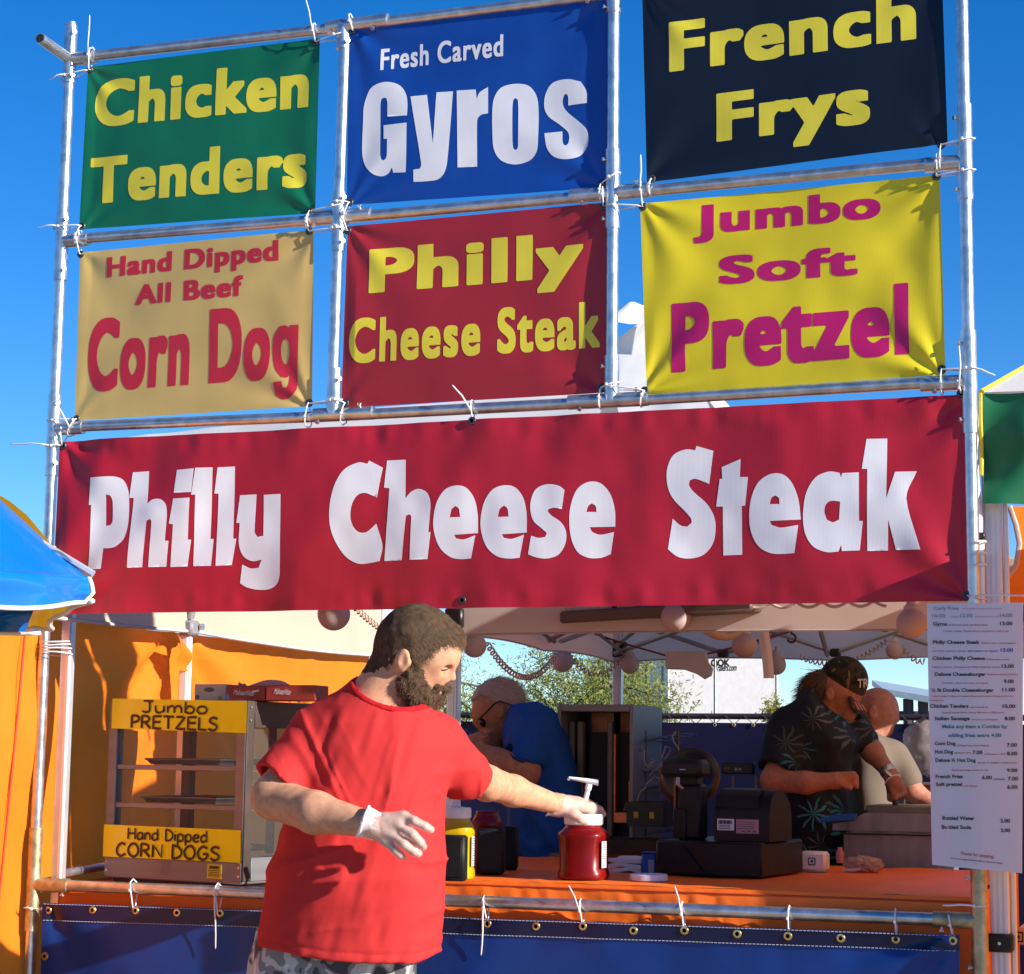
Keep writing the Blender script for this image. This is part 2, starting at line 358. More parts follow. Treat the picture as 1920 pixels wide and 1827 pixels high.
gr = banner('green_banner', [(165, 125), (600, 72), (591, 400), (148, 430)], -.003, vinyl('green_vinyl', (.004, .15, .072)), 'green banner with yellow words Chicken Tenders', 'banner', seed=1, gpts=[(168, 131), (592, 79), (582, 396), (154, 424)])
write(gr, 'Chicken', (175, 239), (578, 201), 86, YEL, 0.042); write(gr, 'Tenders', (166, 383), (574, 350), 86, YEL, 0.042)
bl = banner('blue_banner', [(655, 48), (1140, -15), (1137, 352), (650, 385)], -.003, vinyl('blue_vinyl', (.004, .06, .33)), 'blue banner with white words Fresh Carved Gyros', 'banner', seed=2, gpts=[(662, 58), (1128, 345), (656, 380)])
write(bl, 'Fresh Carved', (713, 132), (943, 105), 40, WHT, 0.03)
trace(bl, [[(330, 620), (335, 540), (365, 460), (410, 430), (465, 422), (520, 440), (550, 480), (560, 530), (558, 595), (455, 600), (456, 530), (452, 508), (440, 502), (425, 510), (420, 540), (420, 790), (425, 820), (437, 827), (450, 815), (455, 790), (455, 715), (437, 715), (436, 645), (556, 632), (552, 888), (487, 890), (480, 862), (460, 895), (425, 908), (380, 895), (340, 850), (325, 780)],
 [(575, 497), (660, 488), (690, 740), (708, 475), (793, 470), (765, 830), (750, 890), (715, 925), (650, 935), (593, 938), (592, 875), (625, 870), (632, 850), (628, 820)],
 [(812, 466), (910, 460), (914, 508), (930, 475), (973, 447), (973, 582), (935, 592), (917, 620), (917, 857), (817, 862)],
 [(995, 560), (1005, 500), (1040, 450), (1110, 430), (1180, 440), (1220, 490), (1232, 570), (1230, 720), (1222, 780), (1185, 825), (1110, 845), (1040, 825), (1003, 770), (995, 690)], [(1098, 560), (1102, 515), (1113, 503), (1125, 512), (1128, 560), (1127, 720), (1125, 760), (1113, 772), (1102, 760), (1098, 720)],
 [(1260, 540), (1268, 480), (1305, 425), (1380, 407), (1450, 420), (1480, 470), (1482, 530), (1385, 542), (1385, 500), (1378, 483), (1366, 485), (1357, 510), (1360, 545), (1385, 580), (1440, 625), (1480, 665), (1490, 710), (1480, 760), (1440, 805), (1370, 820), (1310, 805), (1275, 760), (1262, 685), (1355, 675), (1356, 725), (1362, 745), (1375, 748), (1386, 735), (1390, 700), (1380, 675), (1340, 640), (1290, 605), (1268, 575)]], (560, 0), .36458, WHT)
bk = banner('black_banner', [(1204, -22), (1765, -80), (1777, 270), (1213, 343)], -.003, vinyl('black_vinyl', (.006, .009, .02), .35), 'black banner with yellow words French Frys', 'banner', seed=3, gpts=[(1222, 336), (1765, 272)])
write(bk, 'French', (1255, 136), (1718, 73), 92, YEL, 0.042); write(bk, 'Frys', (1343, 266), (1632, 231), 90, YEL, 0.042)
tn = banner('tan_banner', [(150, 473), (588, 432), (585, 762), (140, 790)], -.003, vinyl('tan_vinyl', (.62, .43, .14)), 'tan banner with red words Hand Dipped All Beef Corn Dog', 'banner', seed=14, gpts=[(151, 477), (580, 434), (580, 756), (144, 786)])
write(tn, 'Hand Dipped', (199, 520), (523, 489), 37, REDL, 0.045); write(tn, 'All Beef', (253, 572), (456, 555), 37, REDL, 0.045); write(tn, 'Corn Do', (162, 735), (505, 711), 135, REDL, 0.045)
trace(tn, [[(1402, 690), (1410, 630), (1440, 582), (1470, 578), (1490, 590), (1492, 577), (1538, 574), (1530, 860), (1522, 915), (1490, 950), (1450, 957), (1415, 935), (1405, 870), (1450, 864), (1455, 895), (1470, 900), (1483, 885), (1489, 832), (1475, 845), (1445, 843), (1415, 800), (1404, 745)], [(1446, 700), (1455, 660), (1472, 648), (1486, 662), (1490, 720), (1480, 770), (1465, 778), (1450, 750)]], (0, 400), .36458, REDL)
rd = banner('small_red_banner', [(652, 425), (1140, 380), (1137, 736), (640, 766)], -.003, vinyl('dark_red_vinyl', (.36, .018, .03)), 'small dark red banner with yellow words Philly Cheese Steak', 'banner', seed=15, gpts=[(652, 433), (1132, 387), (1128, 727), (648, 756)])
write(rd, 'Philly', (692, 551), (1094, 517), 82, YEL, 0.042); write(rd, 'Cheese Steak', (655, 683), (1124, 651), 83, YEL, 0.035)
yl = banner('yellow_banner', [(1200, 382), (1762, 328), (1773, 703), (1213, 740)], -.003, vinyl('yellow_vinyl', (.72, .58, .015)), 'yellow banner with magenta words Jumbo Soft Pretzel', 'banner', seed=16, amp=.012, gpts=[(1205, 388), (1756, 331), (1766, 693), (1209, 733)])
write(yl, 'Jumbo', (1300, 440), (1651, 408), 54, MAG, 0.042); write(yl, 'Soft', (1348, 534), (1608, 515), 53, MAG, 0.042); write(yl, 'Pretzel', (1259, 699), (1705, 664), 129, MAG, 0.04)
RED = vinyl('crimson_vinyl', (.46, .012, .032), t=.16)
bg_ = banner('long_red_banner', [(112, 828), (1812, 739), (1821, 1127), (97, 1152)], -.012, RED, 'long crimson banner with white words Philly Cheese Steak', 'banner', amp=.022, seed=5, hem=1.6, step=.010, ns=420, nt=100, gpts=[(118, 836), (887, 790), (1802, 738), (1813, 1117), (867, 1126)])
e1 = [(1628, 400), (1640, 330), (1670, 280), (1710, 263), (1750, 270), (1780, 310), (1792, 370), (1793, 440), (1705, 447), (1712, 460), (1740, 464), (1783, 448), (1768, 535), (1730, 538), (1690, 530), (1655, 500), (1635, 455)]
h1 = [(1690, 382), (1697, 352), (1712, 339), (1724, 350), (1728, 380)]
trace(bg_, [[(345, 233), (430, 228), (465, 243), (483, 290), (484, 400), (470, 460), (440, 490), (412, 497), (390, 497), (386, 575), (332, 577), (345, 335), (336, 335)], [(401, 295), (416, 299), (424, 320), (423, 395), (415, 410), (398, 413)],
 [(497, 212), (557, 207), (556, 330), (575, 315), (605, 313), (628, 335), (632, 380), (625, 470), (638, 470), (628, 567), (562, 568), (575, 400), (570, 388), (556, 395), (540, 569), (483, 571), (502, 308), (485, 308)],
 [(667, 204), (732, 198), (722, 287), (657, 290)], [(655, 312), (717, 308), (708, 465), (720, 465), (706, 565), (643, 568), (655, 408), (640, 406)],
 [(737, 196), (800, 194), (790, 462), (802, 462), (793, 563), (727, 564), (737, 297), (722, 297)], [(818, 194), (881, 190), (876, 462), (888, 460), (870, 560), (810, 563), (820, 292), (805, 292)],
 [(900, 298), (963, 295), (957, 435), (968, 455), (990, 450), (990, 297), (1054, 293), (1052, 590), (1040, 630), (1008, 650), (965, 652), (925, 643), (900, 628), (908, 558), (940, 572), (970, 570), (982, 540), (945, 545), (912, 525), (897, 480), (900, 402), (887, 402)],
 [(1240, 370), (1245, 310), (1262, 250), (1295, 200), (1345, 175), (1378, 180), (1385, 168), (1437, 195), (1415, 308), (1395, 298), (1370, 290), (1345, 298), (1325, 330), (1318, 375), (1325, 410), (1345, 435), (1375, 437), (1413, 405), (1436, 488), (1425, 545), (1390, 552), (1345, 555), (1300, 530), (1265, 480), (1245, 425)],
 [(1452, 168), (1523, 165), (1523, 310), (1545, 285), (1575, 275), (1605, 290), (1618, 330), (1610, 437), (1618, 437), (1605, 538), (1538, 540), (1545, 380), (1540, 370), (1525, 375), (1508, 542), (1443, 545), (1462, 272), (1442, 270)],
 e1, h1, [(1802+(x-1628)*1.06, y-2) for x, y in e1], [(1802+(x-1628)*1.06, y-2) for x, y in h1]], (0, 780), .5, WHT)
trace(bg_, [[(70, 435), (72, 395), (90, 355), (130, 337), (175, 342), (198, 358), (188, 430), (160, 425), (138, 430), (135, 440), (150, 455), (185, 480), (203, 515), (200, 560), (175, 600), (135, 615), (95, 612), (62, 600), (73, 530), (100, 538), (125, 535), (132, 520), (110, 500), (82, 475)],
 [(215, 470), (222, 410), (245, 355), (285, 328), (330, 332), (365, 370), (383, 430), (385, 495), (290, 497), (300, 515), (330, 525), (380, 515), (368, 598), (330, 612), (285, 612), (245, 590), (222, 540)], [(278, 440), (285, 418), (298, 408), (312, 418), (315, 440)],
 [(578, 320), (582, 270), (605, 225), (650, 205), (685, 208), (690, 192), (753, 210), (738, 335), (715, 325), (685, 315), (665, 320), (662, 340), (680, 365), (730, 410), (758, 460), (762, 510), (750, 560), (715, 600), (665, 614), (620, 608), (583, 580), (600, 465), (630, 490), (655, 495), (672, 480), (670, 465), (650, 440), (610, 400), (588, 365)],
 [(785, 272), (857, 242), (855, 310), (886, 310), (875, 417), (862, 417), (862, 600), (790, 603), (790, 420), (765, 420), (778, 316), (788, 316)],
 [(890, 460), (898, 390), (925, 330), (970, 300), (1015, 300), (1050, 330), (1075, 390), (1085, 470), (968, 475), (975, 490), (1010, 500), (1075, 490), (1060, 595), (1020, 598), (970, 595), (925, 570), (898, 520)], [(968, 412), (975, 388), (990, 380), (1003, 390), (1005, 412)],
 [(1093, 450), (1105, 370), (1140, 312), (1190, 290), (1230, 295), (1235, 312), (1240, 296), (1302, 293), (1303, 475), (1317, 475), (1305, 585), (1238, 588), (1236, 565), (1225, 590), (1180, 592), (1130, 570), (1100, 520)], [(1173, 440), (1180, 412), (1200, 400), (1232, 403), (1228, 470), (1205, 480), (1182, 470)],
 [(1330, 167), (1407, 165), (1405, 390), (1437, 290), (1518, 288), (1480, 390), (1533, 582), (1440, 583), (1412, 470), (1410, 585), (1333, 587), (1333, 280), (1313, 280)]], (960, 740), .5, WHT)
# lower blue skirt banner
NAVY = vinyl('royal_blue_vinyl', (.003, .034, .20), .33, .03); NAVH = vinyl('navy_hem_vinyl', (.005, .008, .045), .3, .0)
lb = banner('blue_skirt_banner', [(80, 1693), (1799, 1753), (1799, 2420), (60, 2420)], -.02, NAVY, 'plain royal blue vinyl banner hung below the counter rail', 'banner', amp=.022, seed=8, ns=170, nt=50, grom=BRASS, fold=1.6, edge=(.042, NAVH),
   gpts=[(90, 1707), (173, 1707), (252, 1708), (329, 1712), (410, 1713), (503, 1716), (600, 1720), (700, 1724), (800, 1728), (915, 1732), (1005, 1737), (1093, 1737), (1188, 1745), (1283, 1745), (1383, 1751), (1478, 1755), (1577, 1759), (1680, 1761), (1787, 1764), (85, 1793)])
for fr_ in (.003, .046):
    q = []
    for i in range(261):
        p = bilin(lb.c, .002+.996*i/260, fr_); q.append((p[0], lb.Y+lb.w(p[0], p[2])-.0035, p[2]))
    mb = MB()
    for i in range(0, 260, 1): mb.tube([q[i], np.array(q[i])*.35+np.array(q[i+1])*.65], .0009, 4)
    mb.obj('stitching', M('white_thread', (.5, .52, .62), .8, bump=0), lb.root)
# ================================================================ tents and background
ORF = M('orange_tent_fabric', (.95, .21, .012), .6, var=.06, scale=9, bump=.2, bscale=250, spec=.2, transl=.3, tcol=(1, .40, .05))
CRM = M('cream_tent_fabric', (.60, .49, .38), .7, var=.05, scale=4, bump=.08, bscale=250, spec=.2, transl=.3)
WHF = M('white_tent_fabric', (.78, .77, .76), .6, var=.04, scale=4, bump=.08, bscale=250, spec=.2, transl=.25)
lt = empty('orange_tent', (0, 1, 0), 'orange walled tent with cream valance and white leg beside the stall', 'tent')
YW0, YW1 = -.9, 2.33
def wallf(s, t):
    y = YW0+(YW1-YW0)*s; zt = 1.79; z = zt*(1-t)
    dy, dz = y-.80, z-1.80; rr = math.hypot(dy, dz)+.02; th = math.atan2(dz, dy)
    x = .030*math.sin(th*11+.6*vn(y*2, z*2, 1))*math.exp(-rr/.8)*min(1, rr/.15)+.03*vn(y*1.6, z*1.1, 5)+.011*vn(y*6+z*2, z*3, 8)
    x += .006*vn(y*13+z*5, z*6-y*3, 3)+.018*math.exp(-((y+.13+.05*(1.8-z))/.02)**2)
    return (x-.02, y, z)
mb = MB(); mb.grid(wallf, 110, 60); mb.obj('side_wall', ORF, lt, smooth='all')
q = [wallf((y-YW0)/(YW1-YW0), 1-z/1.79) for y, z in ((-.12, 1.78), (-.135, 1.5), (-.16, 1.2), (-.15, .9), (-.17, .5))]
mb = MB(); mb.tube([(a+.006, b, c) for a, b, c in q], .004, 6); mb.obj('wall_seam', M('seam_orange', (.5, .05, .01), .7), lt)
def valf(s, t):
    y = -.9+3.23*s; u = ((y+.9) % 1.7)/1.7 if y < .8 else (y-.8)/1.53
    return (.035+.012*vn(y*3, t*2, 3)+.02*t, y, 1.99-(.2+.012*math.sin(math.pi*u))*t)
mb = MB(); mb.grid(valf, 90, 6); mb.obj('valance', CRM, lt, smooth='all')
mb = MB(); mb.tube([np.array(valf(i/60, 1))+[.004, 0, 0] for i in range(61)], .006, 6); mb.obj('valance_piping', M('grey_piping', (.5, .45, .42), .7), lt)
p0 = PX(340, 1180, .03)
mb = MB(); mb.box((.05, p0[1], .9), (.03, .034, 1.78), bev=.004); mb.box((.067, p0[1]-.008, .9), (.006, .006, 1.76)); mb.obj('tent_leg', WALU, lt)
mb = MB(); mb.box((.06, p0[1], 1.80), (.05, .06, .05), bev=.008); mb.tube([(.06, p0[1], 1.83), (.08, p0[1]+.0, 1.93)], .014, 10); mb.obj('leg_bracket', M('grey_plastic', (.22, .22, .25), .5), lt)
mb = MB(); mb.tube([(.09, p0[1]+.02, 1.805), (.10, p0[1]+.02, 1.805)], .011, 12); mb.obj('bracket_bolt', STEEL, lt)
mb = MB(); mb.grid(lambda s, t: (.06+.02*t+.015*math.sin(5*t), p0[1]-.10+.08*s+.02*t, 1.79-.13*t-.05*s*(1-t)), 8, 10); mb.obj('tie_flap', ORF, lt, smooth='all')
mb = MB(); mb.box((.05, 2.36, 1.87), (.05, .06, .26), bev=.02); mb.obj('corner_cover', M('pale_grey_fabric', (.62, .62, .66), .7), lt)
mb = MB(); mb.box((.05, 2.36, .86), (.035, .035, 1.74), bev=.004); mb.box((.1, 2.4, 1.73), (.12, .04, .05), bev=.005); mb.obj('tent_leg', ALU, lt)
mb = MB()   # white roof sheet of that tent
RG = [P(x, y, 2.4) for x, y in ((232, 822), (300, 812), (460, 797), (600, 774), (880, 752), (1150, 736))]
for sgn in (-1, 1): mb.grid(lambda s, t: (lambda k: RG[k]*(1-(s*5-k))+RG[k+1]*(s*5-k)+np.array([0, sgn*.35*t+.02*vn(s*9, t*4, 2), -.2*t-.02*math.sin(math.pi*t)]))(min(4, int(s*5))), 40, 8, flip=sgn > 0)
mb.obj('roof', WHF, lt, smooth='all')
# aluminium leg lashed to the left post
tl = empty('tent_leg', (.05, .05, 0), 'aluminium tent leg lashed with white cord to the left frame post', 'tent leg')
mb = MB(); mb.box((.052, .045, 1.0), (.034, .030, 1.9), bev=.004); mb.box((.062, .0285, 1.0), (.008, .004, 1.88)); mb.obj('upright', ALU, tl)
mb = MB()
for k in range(4): mb.tube([(.052+.045*math.cos(a)-.022, .02+.048*math.sin(a), 1.715-.012*k+.004*math.sin(a+k)) for a in np.linspace(0, 2*math.pi, 20)[:-1]], .0022, 6, closed=True)
mb.obj('lashing', NYLON, tl)
# own canopy
CX0, CX1, CY0, CY1, CZ = 1.085, 2.74, .5, 2.18, 1.752
cn = empty('canopy_tent', ((CX0+CX1)/2, (CY0+CY1)/2, 0), 'cream folding canopy on metal legs sheltering the stall kitchen', 'canopy')
CANF = M('canopy_fabric', (.74, .63, .57), .75, var=.04, scale=3, bump=.06, bscale=250, spec=.15, transl=.42)
AP = np.array([(CX0+CX1)/2, (CY0+CY1)/2, 2.30]); ring = [(CX0, CY0), (CX1, CY0), (CX1, CY1), (CX0, CY1)]
mb = MB()
for k in range(4):
    a = np.array([*ring[k], CZ+.19]); b = np.array([*ring[(k+1) % 4], CZ+.19])
    mb.grid(lambda s, t: (a*(1-s)+b*s)*(1-t)+AP*t+np.array([0, 0, -.05*math.sin(math.pi*t)]), 14, 14, flip=False)
mb.obj('roof', CANF, cn, smooth='all')
for k in range(4):
    a = np.array([*ring[k], 0.]); b = np.array([*ring[(k+1) % 4], 0.]); nrm = np.array([(b-a)[1], -(b-a)[0], 0]); nrm /= np.linalg.norm(nrm)
    def vf(s, t):
        sag = .012*math.sin(math.pi*((s*2) % 1)) if k in (2, 3) else .004*math.sin(math.pi*s)
        p = a*(1-s)+b*s+nrm*(.01+.012*vn(s*7, t, k+.5)); return (p[0], p[1], CZ+.19-(.19+(-.004 if k == 2 else 0))*t+sag*t)
    mb = MB(); mb.grid(vf, 40, 5); mb.obj('valance', CANF, cn, smooth='all')
    mb = MB(); mb.tube([vf(i/40, 1) for i in range(41)], .003, 5); mb.obj('valance_hem', M('hem_cream', (.45, .36, .32), .8), cn)
for x, y in ring:
    mb = MB(); mb.box((x, y, .95), (.034, .034, 1.9), bev=.004); mb.box((x+.003, y-.0185, .95), (.006, .004, 1.88)); mb.obj('canopy_leg', ALU, cn)
    mb = MB(); mb.box((x+.004, y-.004, CZ+.05), (.056, .05, .06), bev=.006); mb.obj('leg_bracket', BLACKP, cn)
TR = M('truss_grey', (.42, .40, .40), .4, .6, bump=0)
def bar(p, q, w=.017): mb = MB(); mb.tube([p, q], w/2, 4, up=(0, 0, 1)); mb.obj('truss_bar', TR, cn)
yb = CY1-.03
n_ = 4; xs = np.linspace(CX0, CX1, n_+1)
for i in range(n_):
    bar((xs[i], yb, CZ+(.03 if i % 2 else .17)), (xs[i+1], yb, CZ+(.17 if i % 2 else .03))); bar((xs[i], yb-.02, CZ+(.17 if i % 2 else .03)), (xs[i+1], yb-.02, CZ+(.03 if i % 2 else .17)))
ys = np.linspace(CY0, CY1, 3)
for i in range(2):
    bar((CX0+.03, ys[i], CZ+.17), (CX0+.03, ys[i+1], CZ+.03)); bar((CX0+.05, ys[i], CZ+.03), (CX0+.05, ys[i+1], CZ+.17))
bar((CX0, CY1-.03, CZ+.06), AP-[0, 0, .1]); bar((CX1, CY1-.03, CZ+.06), AP-[0, 0, .1]); bar((CX0+.8, CY1-.05, CZ+.02), AP-[0, 0, .12]); bar((CX0+.02, CY0+.8, CZ+.03), AP-[0, 0, .12])
for x in (xs[1], xs[2], xs[3]):
    mb = MB(); mb.box((x, yb-.01, CZ+.03), (.035, .04, .03), bev=.005); mb.obj('truss_joint', BLACKP, cn)
# distant white peak tent
pk = empty('white_peak_tent', (-4.5, 26, 0), 'white peaked tent showing behind the yellow banner', 'tent')
ap = P(1222, 588, 26.); mb = MB(); base = [ap+np.array([x, y, -3.4]) for x, y in ((-4.5, -3.6), (3.2, -3.6), (3.2, 3.6), (-4.5, 3.6))]
for k in range(4): mb.grid(lambda s, t: (base[k]*(1-s)+base[(k+1) % 4]*s)*(1-t)+ap*t+np.array([0, 0, -.5*math.sin(math.pi*t)*(1-.3*t)+.16*vn(s*7+k, t*3, 4)*(1-t)]), 18, 14)
mb.obj('roof', WHF, pk, smooth='all')
mb = MB(); mb.grid(lambda s, t: ap+3.3*np.array([.14*(s-.5)*2+.25*(s-.5)*t, -.1-.16*t, .05-.13*t-.12*abs(s-.5)+.03*math.sin(s*9)]), 14, 8); mb.obj('roof_cap', WHF, pk, smooth='all')
mb = MB(); mb.tube([ap*[1, 1, 0], ap-[0, 0, .1]], .04, 8); mb.obj('mast', ALU, pk)
# neighbour stall at the right
ns_ = empty('green_valance_stall', (3.2, .8, 0), 'neighbouring stall with green valance and orange wall at right', 'stall')
GRV = M('green_tent_fabric', (.006, .13, .05), .55, var=.08, scale=4, bump=.1, bscale=250, transl=.1)
mb = MB(); g = [P(1840, 738, .03), P(2300, 722, .03), P(2300, 946, .03), P(1844, 946, .03)]
mb.grid(lambda s, t: bilin(g, s, t)+np.array([0, .02*vn(s*6, t*3, 3)+.012*math.sin(s*17+t*3), 0]), 40, 14); mb.obj('valance', GRV, ns_, smooth='all')
mb = MB(); mb.tube([bilin(g, -.004, t)+np.array([0, -.004+.012*vn(0, t*4, 3), 0]) for t in np.linspace(0, .75, 12)], .005, 6); mb.obj('valance_piping', M('yellow_piping', (.62, .45, .04), .6), ns_)
mb = MB(); e0, e1_ = P(1840, 736, .03), P(2300, 722, .03); NAP_ = e0+3.2*(P(1920, 690, .4)-e0)
mb.grid(lambda s, t: (e0*(1-s)+e1_*s)*(1-t)+NAP_*t, 14, 10); mb.grid(lambda s, t: (e0+np.array([.02, 2.8*s, 0]))*(1-t)+NAP_*t, 14, 10, flip=True)
mb.obj('roof', WHF, ns_, smooth='all')
mb = MB(); mb.tube([e0, NAP_], .008, 6); mb.obj('roof_seam', MATS['yellow_piping'], ns_)
mb = MB(); mb.grid(lambda s, t: (2.93+.012*vn(s*5, t*4, 2), -.12+1.6*s, 2.02*(1-t)), 20, 20); mb.obj('side_wall', ORF, ns_, smooth='all')  # unseen wall added out of frame, front edge set to shade jar and counter
mb = MB(); mb.grid(lambda s, t: (2.80+1.3*s, 1.7+.02*vn(s*5, t*4, 6), 2.15*(1-t)), 10, 10); mb.obj('back_wall', M('brown_cloth', (.10, .055, .035), .9), ns_, smooth='all')
ll = P(1862, 1040, .1)
for nm, zz in (('tent_leg', 2.2),):
    mb = MB(); mb.box((ll[0], .1, zz/2), (.046, .046, zz), bev=.004)
    for k in (-1, 0, 1): mb.box((ll[0]+k*.013, .0765, zz/2), (.004, .004, zz-.02))
    mb.box((ll[0]+.0315, .108, zz/2), (.012, .02, zz-.02), bev=.003); mb.obj(nm, WALU, ns_)
bb = P(1873, 1768, .08); mb = MB(); mb.box((ll[0], .095, bb[2]), (.064, .062, .044), bev=.006); mb.obj('leg_bracket', BLACKP, ns_); mb = MB(); mb.tube([(ll[0], .062, bb[2]), (ll[0], .056, bb[2])], .004, 10); mb.obj('bracket_bolt', STEEL, ns_)
# orange drape with pale binding
mb = MB(); dr = [P(x, y, .3) for x, y in ((1893, 950), (1905, 985), (1912, 1020), (1906, 1060), (1890, 1082), (1882, 1090), (1880, 1135))]; dr2 = [P(x, y, .34) for x, y in ((1990, 950), (1990, 985), (1990, 1020), (1990, 1060), (1990, 1082), (1990, 1090), (1990, 1135))]
mb.grid(lambda s, t: (lambda k: ((dr[k]*(1-(t*6-k))+dr[k+1]*(t*6-k))*(1-s)+(dr2[k]*(1-(t*6-k))+dr2[k+1]*(t*6-k))*s))(min(5, int(t*6))), 8, 24); mb.obj('drape', ORF, ns_, smooth='all')
mb = MB(); mb.tube([p-np.array([0, .006, 0]) for p in dr], .007, 8, flat=.5); mb.obj('drape_binding', M('binding_cloth', (.6, .5, .5), .8), ns_)
# white rolled flap lashed to the right post
rf = empty('rolled_flap', (2.69, .03, 1.6), 'thin white rolled canvas flap lashed to the right frame post', 'canvas flap')
mb = MB(); mb.grid(lambda s, t: P(1829+s*(4+9*t)+2*math.sin(t*9), 765+235*t, .035)+np.array([0, -.012*math.sin(math.pi*s), 0]), 6, 20); mb.obj('canvas', M('canvas_grey', (.58, .56, .54), .8), rf, smooth='all')
mb = MB(); mb.tube([P(1838, 1006, .03), P(1843, 1640, .03)], .010, 12); mb.obj('tube', WALU, rf); mb = MB(); c0 = P(1839, 1006, .028); mb.box(c0, (.022, .024, .018), bev=.003); mb.obj('tube_cap', BLACKP, rf)
mb = MB()
for yy in (1019, 1041, 1062):
    a = P(1833, yy, .012); mb.tube([(a[0]+.020*math.cos(k), .012+.034*math.sin(k), a[2]+.004*math.cos(k)) for k in np.linspace(0, 2*math.pi, 18)[:-1]], .0023, 6, closed=True)
mb.obj('lashing', NYLON, rf)
# shelf box seen under the menu
cb = P(1915, 1756, .7); mb = MB(); mb.box(cb+np.array([.1, .1, 0]), (.22, .2, .046), bev=.004); tb = empty('white_box', cb, 'white carton with square mark on the neighbouring stall shelf', 'carton'); mb.obj('carton', M('white_card', (.6, .57, .6), .6), tb)
c1 = P(1909, 1757, .69); mb = MB()
for w_, col in ((.024, 0),):
    for dx, dz, sx_, sz_ in ((-.012, 0, .004, .028), (.012, 0, .004, .028), (0, .012, .02, .004), (0, -.012, .02, .004), (0, 0, .008, .008)): mb.box(c1+np.array([dx, -.002, dz]), (sx_, .002, sz_))
mb.obj('square_mark', BLACKP, tb)
mb = MB(); mb.box((3.05, .86, P(1905, 1775, .7)[2]-.02), (.6, .5, .03), bev=.003); mb.box((2.8, .86, .5), (.05, .4, .93)); mb.obj('shelf', M('dark_brown_wood', (.06, .03, .02), .7), ns_)
# navy back wall with lacing
bw = empty('navy_back_wall', (1.6, 2.9, 0), 'navy vinyl wall laced to a dark rail behind the kitchen', 'vinyl wall')
NVB = M('navy_vinyl', (.006, .007, .042), .4, var=.15, scale=3, bump=.1)
zt = 1.543
mb = MB(); mb.grid(lambda s, t: (-.1+3.6*s, 2.9+.025*vn(s*9, t*2, 7)+.01*math.sin(s*60)*t, zt*(1-t)), 80, 12); mb.obj('vinyl_sheet', NVB, bw, smooth='all')
mb = MB(); mb.tube([(-.1, 2.9, zt+.026), (3.5, 2.9, zt+.026)], .012, 10); mb.obj('rail', M('dark_rail', (.03, .02, .03), .5), bw)
zz = []
for i in range(92): zz.append((-.1+i*.0395, 2.887, zt-.006 if i % 2 else zt+.03))
mb = MB(); mb.tube(zz, .002, 5); mb.obj('lacing', M('dark_cord', (.05, .05, .06), .8), bw)
for i in range(46):
    mb = MB(); mb.lathe((-.06+i*.079, 2.884, zt-.008), [(.0045, 0), (.0045, .003), (.008, .002), (.008, 0)], 10, ax=[[1, 0, 0], [0, 0, 1], [0, -1, 0]]); mb.obj('eyelet', M('pale_brass', (.8, .7, .5), .3, .6, bump=0), bw)
for x in (-.1, 1.7, 3.5): mb = MB(); mb.tube([(x, 2.93, 0), (x, 2.93, zt+.03)], .014, 8); mb.obj('rail_post', MATS['dark_rail'], bw)
# trailer
tr = empty('cargo_trailer', P(1250, 1400, 20)*[1, 1, 0], 'white cargo trailer parked behind the stall with shaded grey door end', 'trailer')
A_, B_, D_ = P(1252, 1300, 20.), P(1456, 1300, 21.6), P(1105, 1300, 27.)
zt_ = P(1252, 1222, 20.)[2]+.25; z0_ = .55
mb = MB(); E_ = B_+D_-A_
mb.hexa([np.array([*p[:2], z]) for z in (z0_, zt_) for p in (A_, B_, E_, D_)]); mb.obj('trailer_body', M('white_trailer_paint', (.30, .30, .31), .4, var=.05, bump=.02), tr, smooth=False)
ex = (B_-A_)/np.linalg.norm(B_-A_); ey = (D_-A_)/np.linalg.norm(D_-A_); ex[2] = ey[2] = 0; NW = np.array([ex[1], -ex[0], 0.]); GT = M('trailer_trim', (.45, .47, .47), .4, .5, bump=0)
def tbar(name, o, ax, l, w, d, z0, z1, m): mb = MB(); c = A_*[1, 1, 0]+o; mb.box(c+ax*l+np.array([0, 0, (z0+z1)/2]), (w, d, z1-z0), ax=[ax, np.cross([0, 0, 1.], ax), [0, 0, 1]]); return mb.obj(name, m, tr)
Lx = np.linalg.norm((B_-A_)[:2]); Ly = np.linalg.norm((D_-A_)[:2])
for k, l in enumerate((.0, Lx*.42, Lx)): tbar('panel_seam', NW*.012, ex, l, .03 if k != 1 else .012, .02, z0_, zt_, GT)
tbar('roof_trim', NW*.012, ex, Lx/2, Lx, .02, zt_-.06, zt_+.02, GT)
tbar('door_panel', -ex*.012, ey, Ly*.30, Ly*.5, .02, z0_+.15, zt_-.25, M('trailer_door_grey', (.42, .45, .43), .5, var=.1))
tbar('roof_trim', -ex*.012, ey, Ly/2, Ly, .02, zt_-.06, zt_+.02, GT); tbar('door_hinge', -ex*.03, ey, Ly*.21, .04, .03, z0_+.15, zt_-.25, M('dark_hinge', (.05, .05, .05), .5, bump=0)); tbar('door_latch', -ex*.03, ey, Ly*.3, .12, .03, zt_-.95, zt_-.88, MATS['dark_hinge'])
for l in (.35*Ly, .5*Ly):
    mb = MB(); c = A_*[1, 1, 0]+ey*l-ex*.05; mb.lathe(c+np.array([0, 0, .38]), [(.36, -.1), (.38, -.06), (.38, .06), (.36, .1), (.2, .1), (.0001, .08)], 24, ax=[ey, [0, 0, 1], -ex]); mb.obj('wheel', M('tyre', (.02, .02, .02), .8), tr)
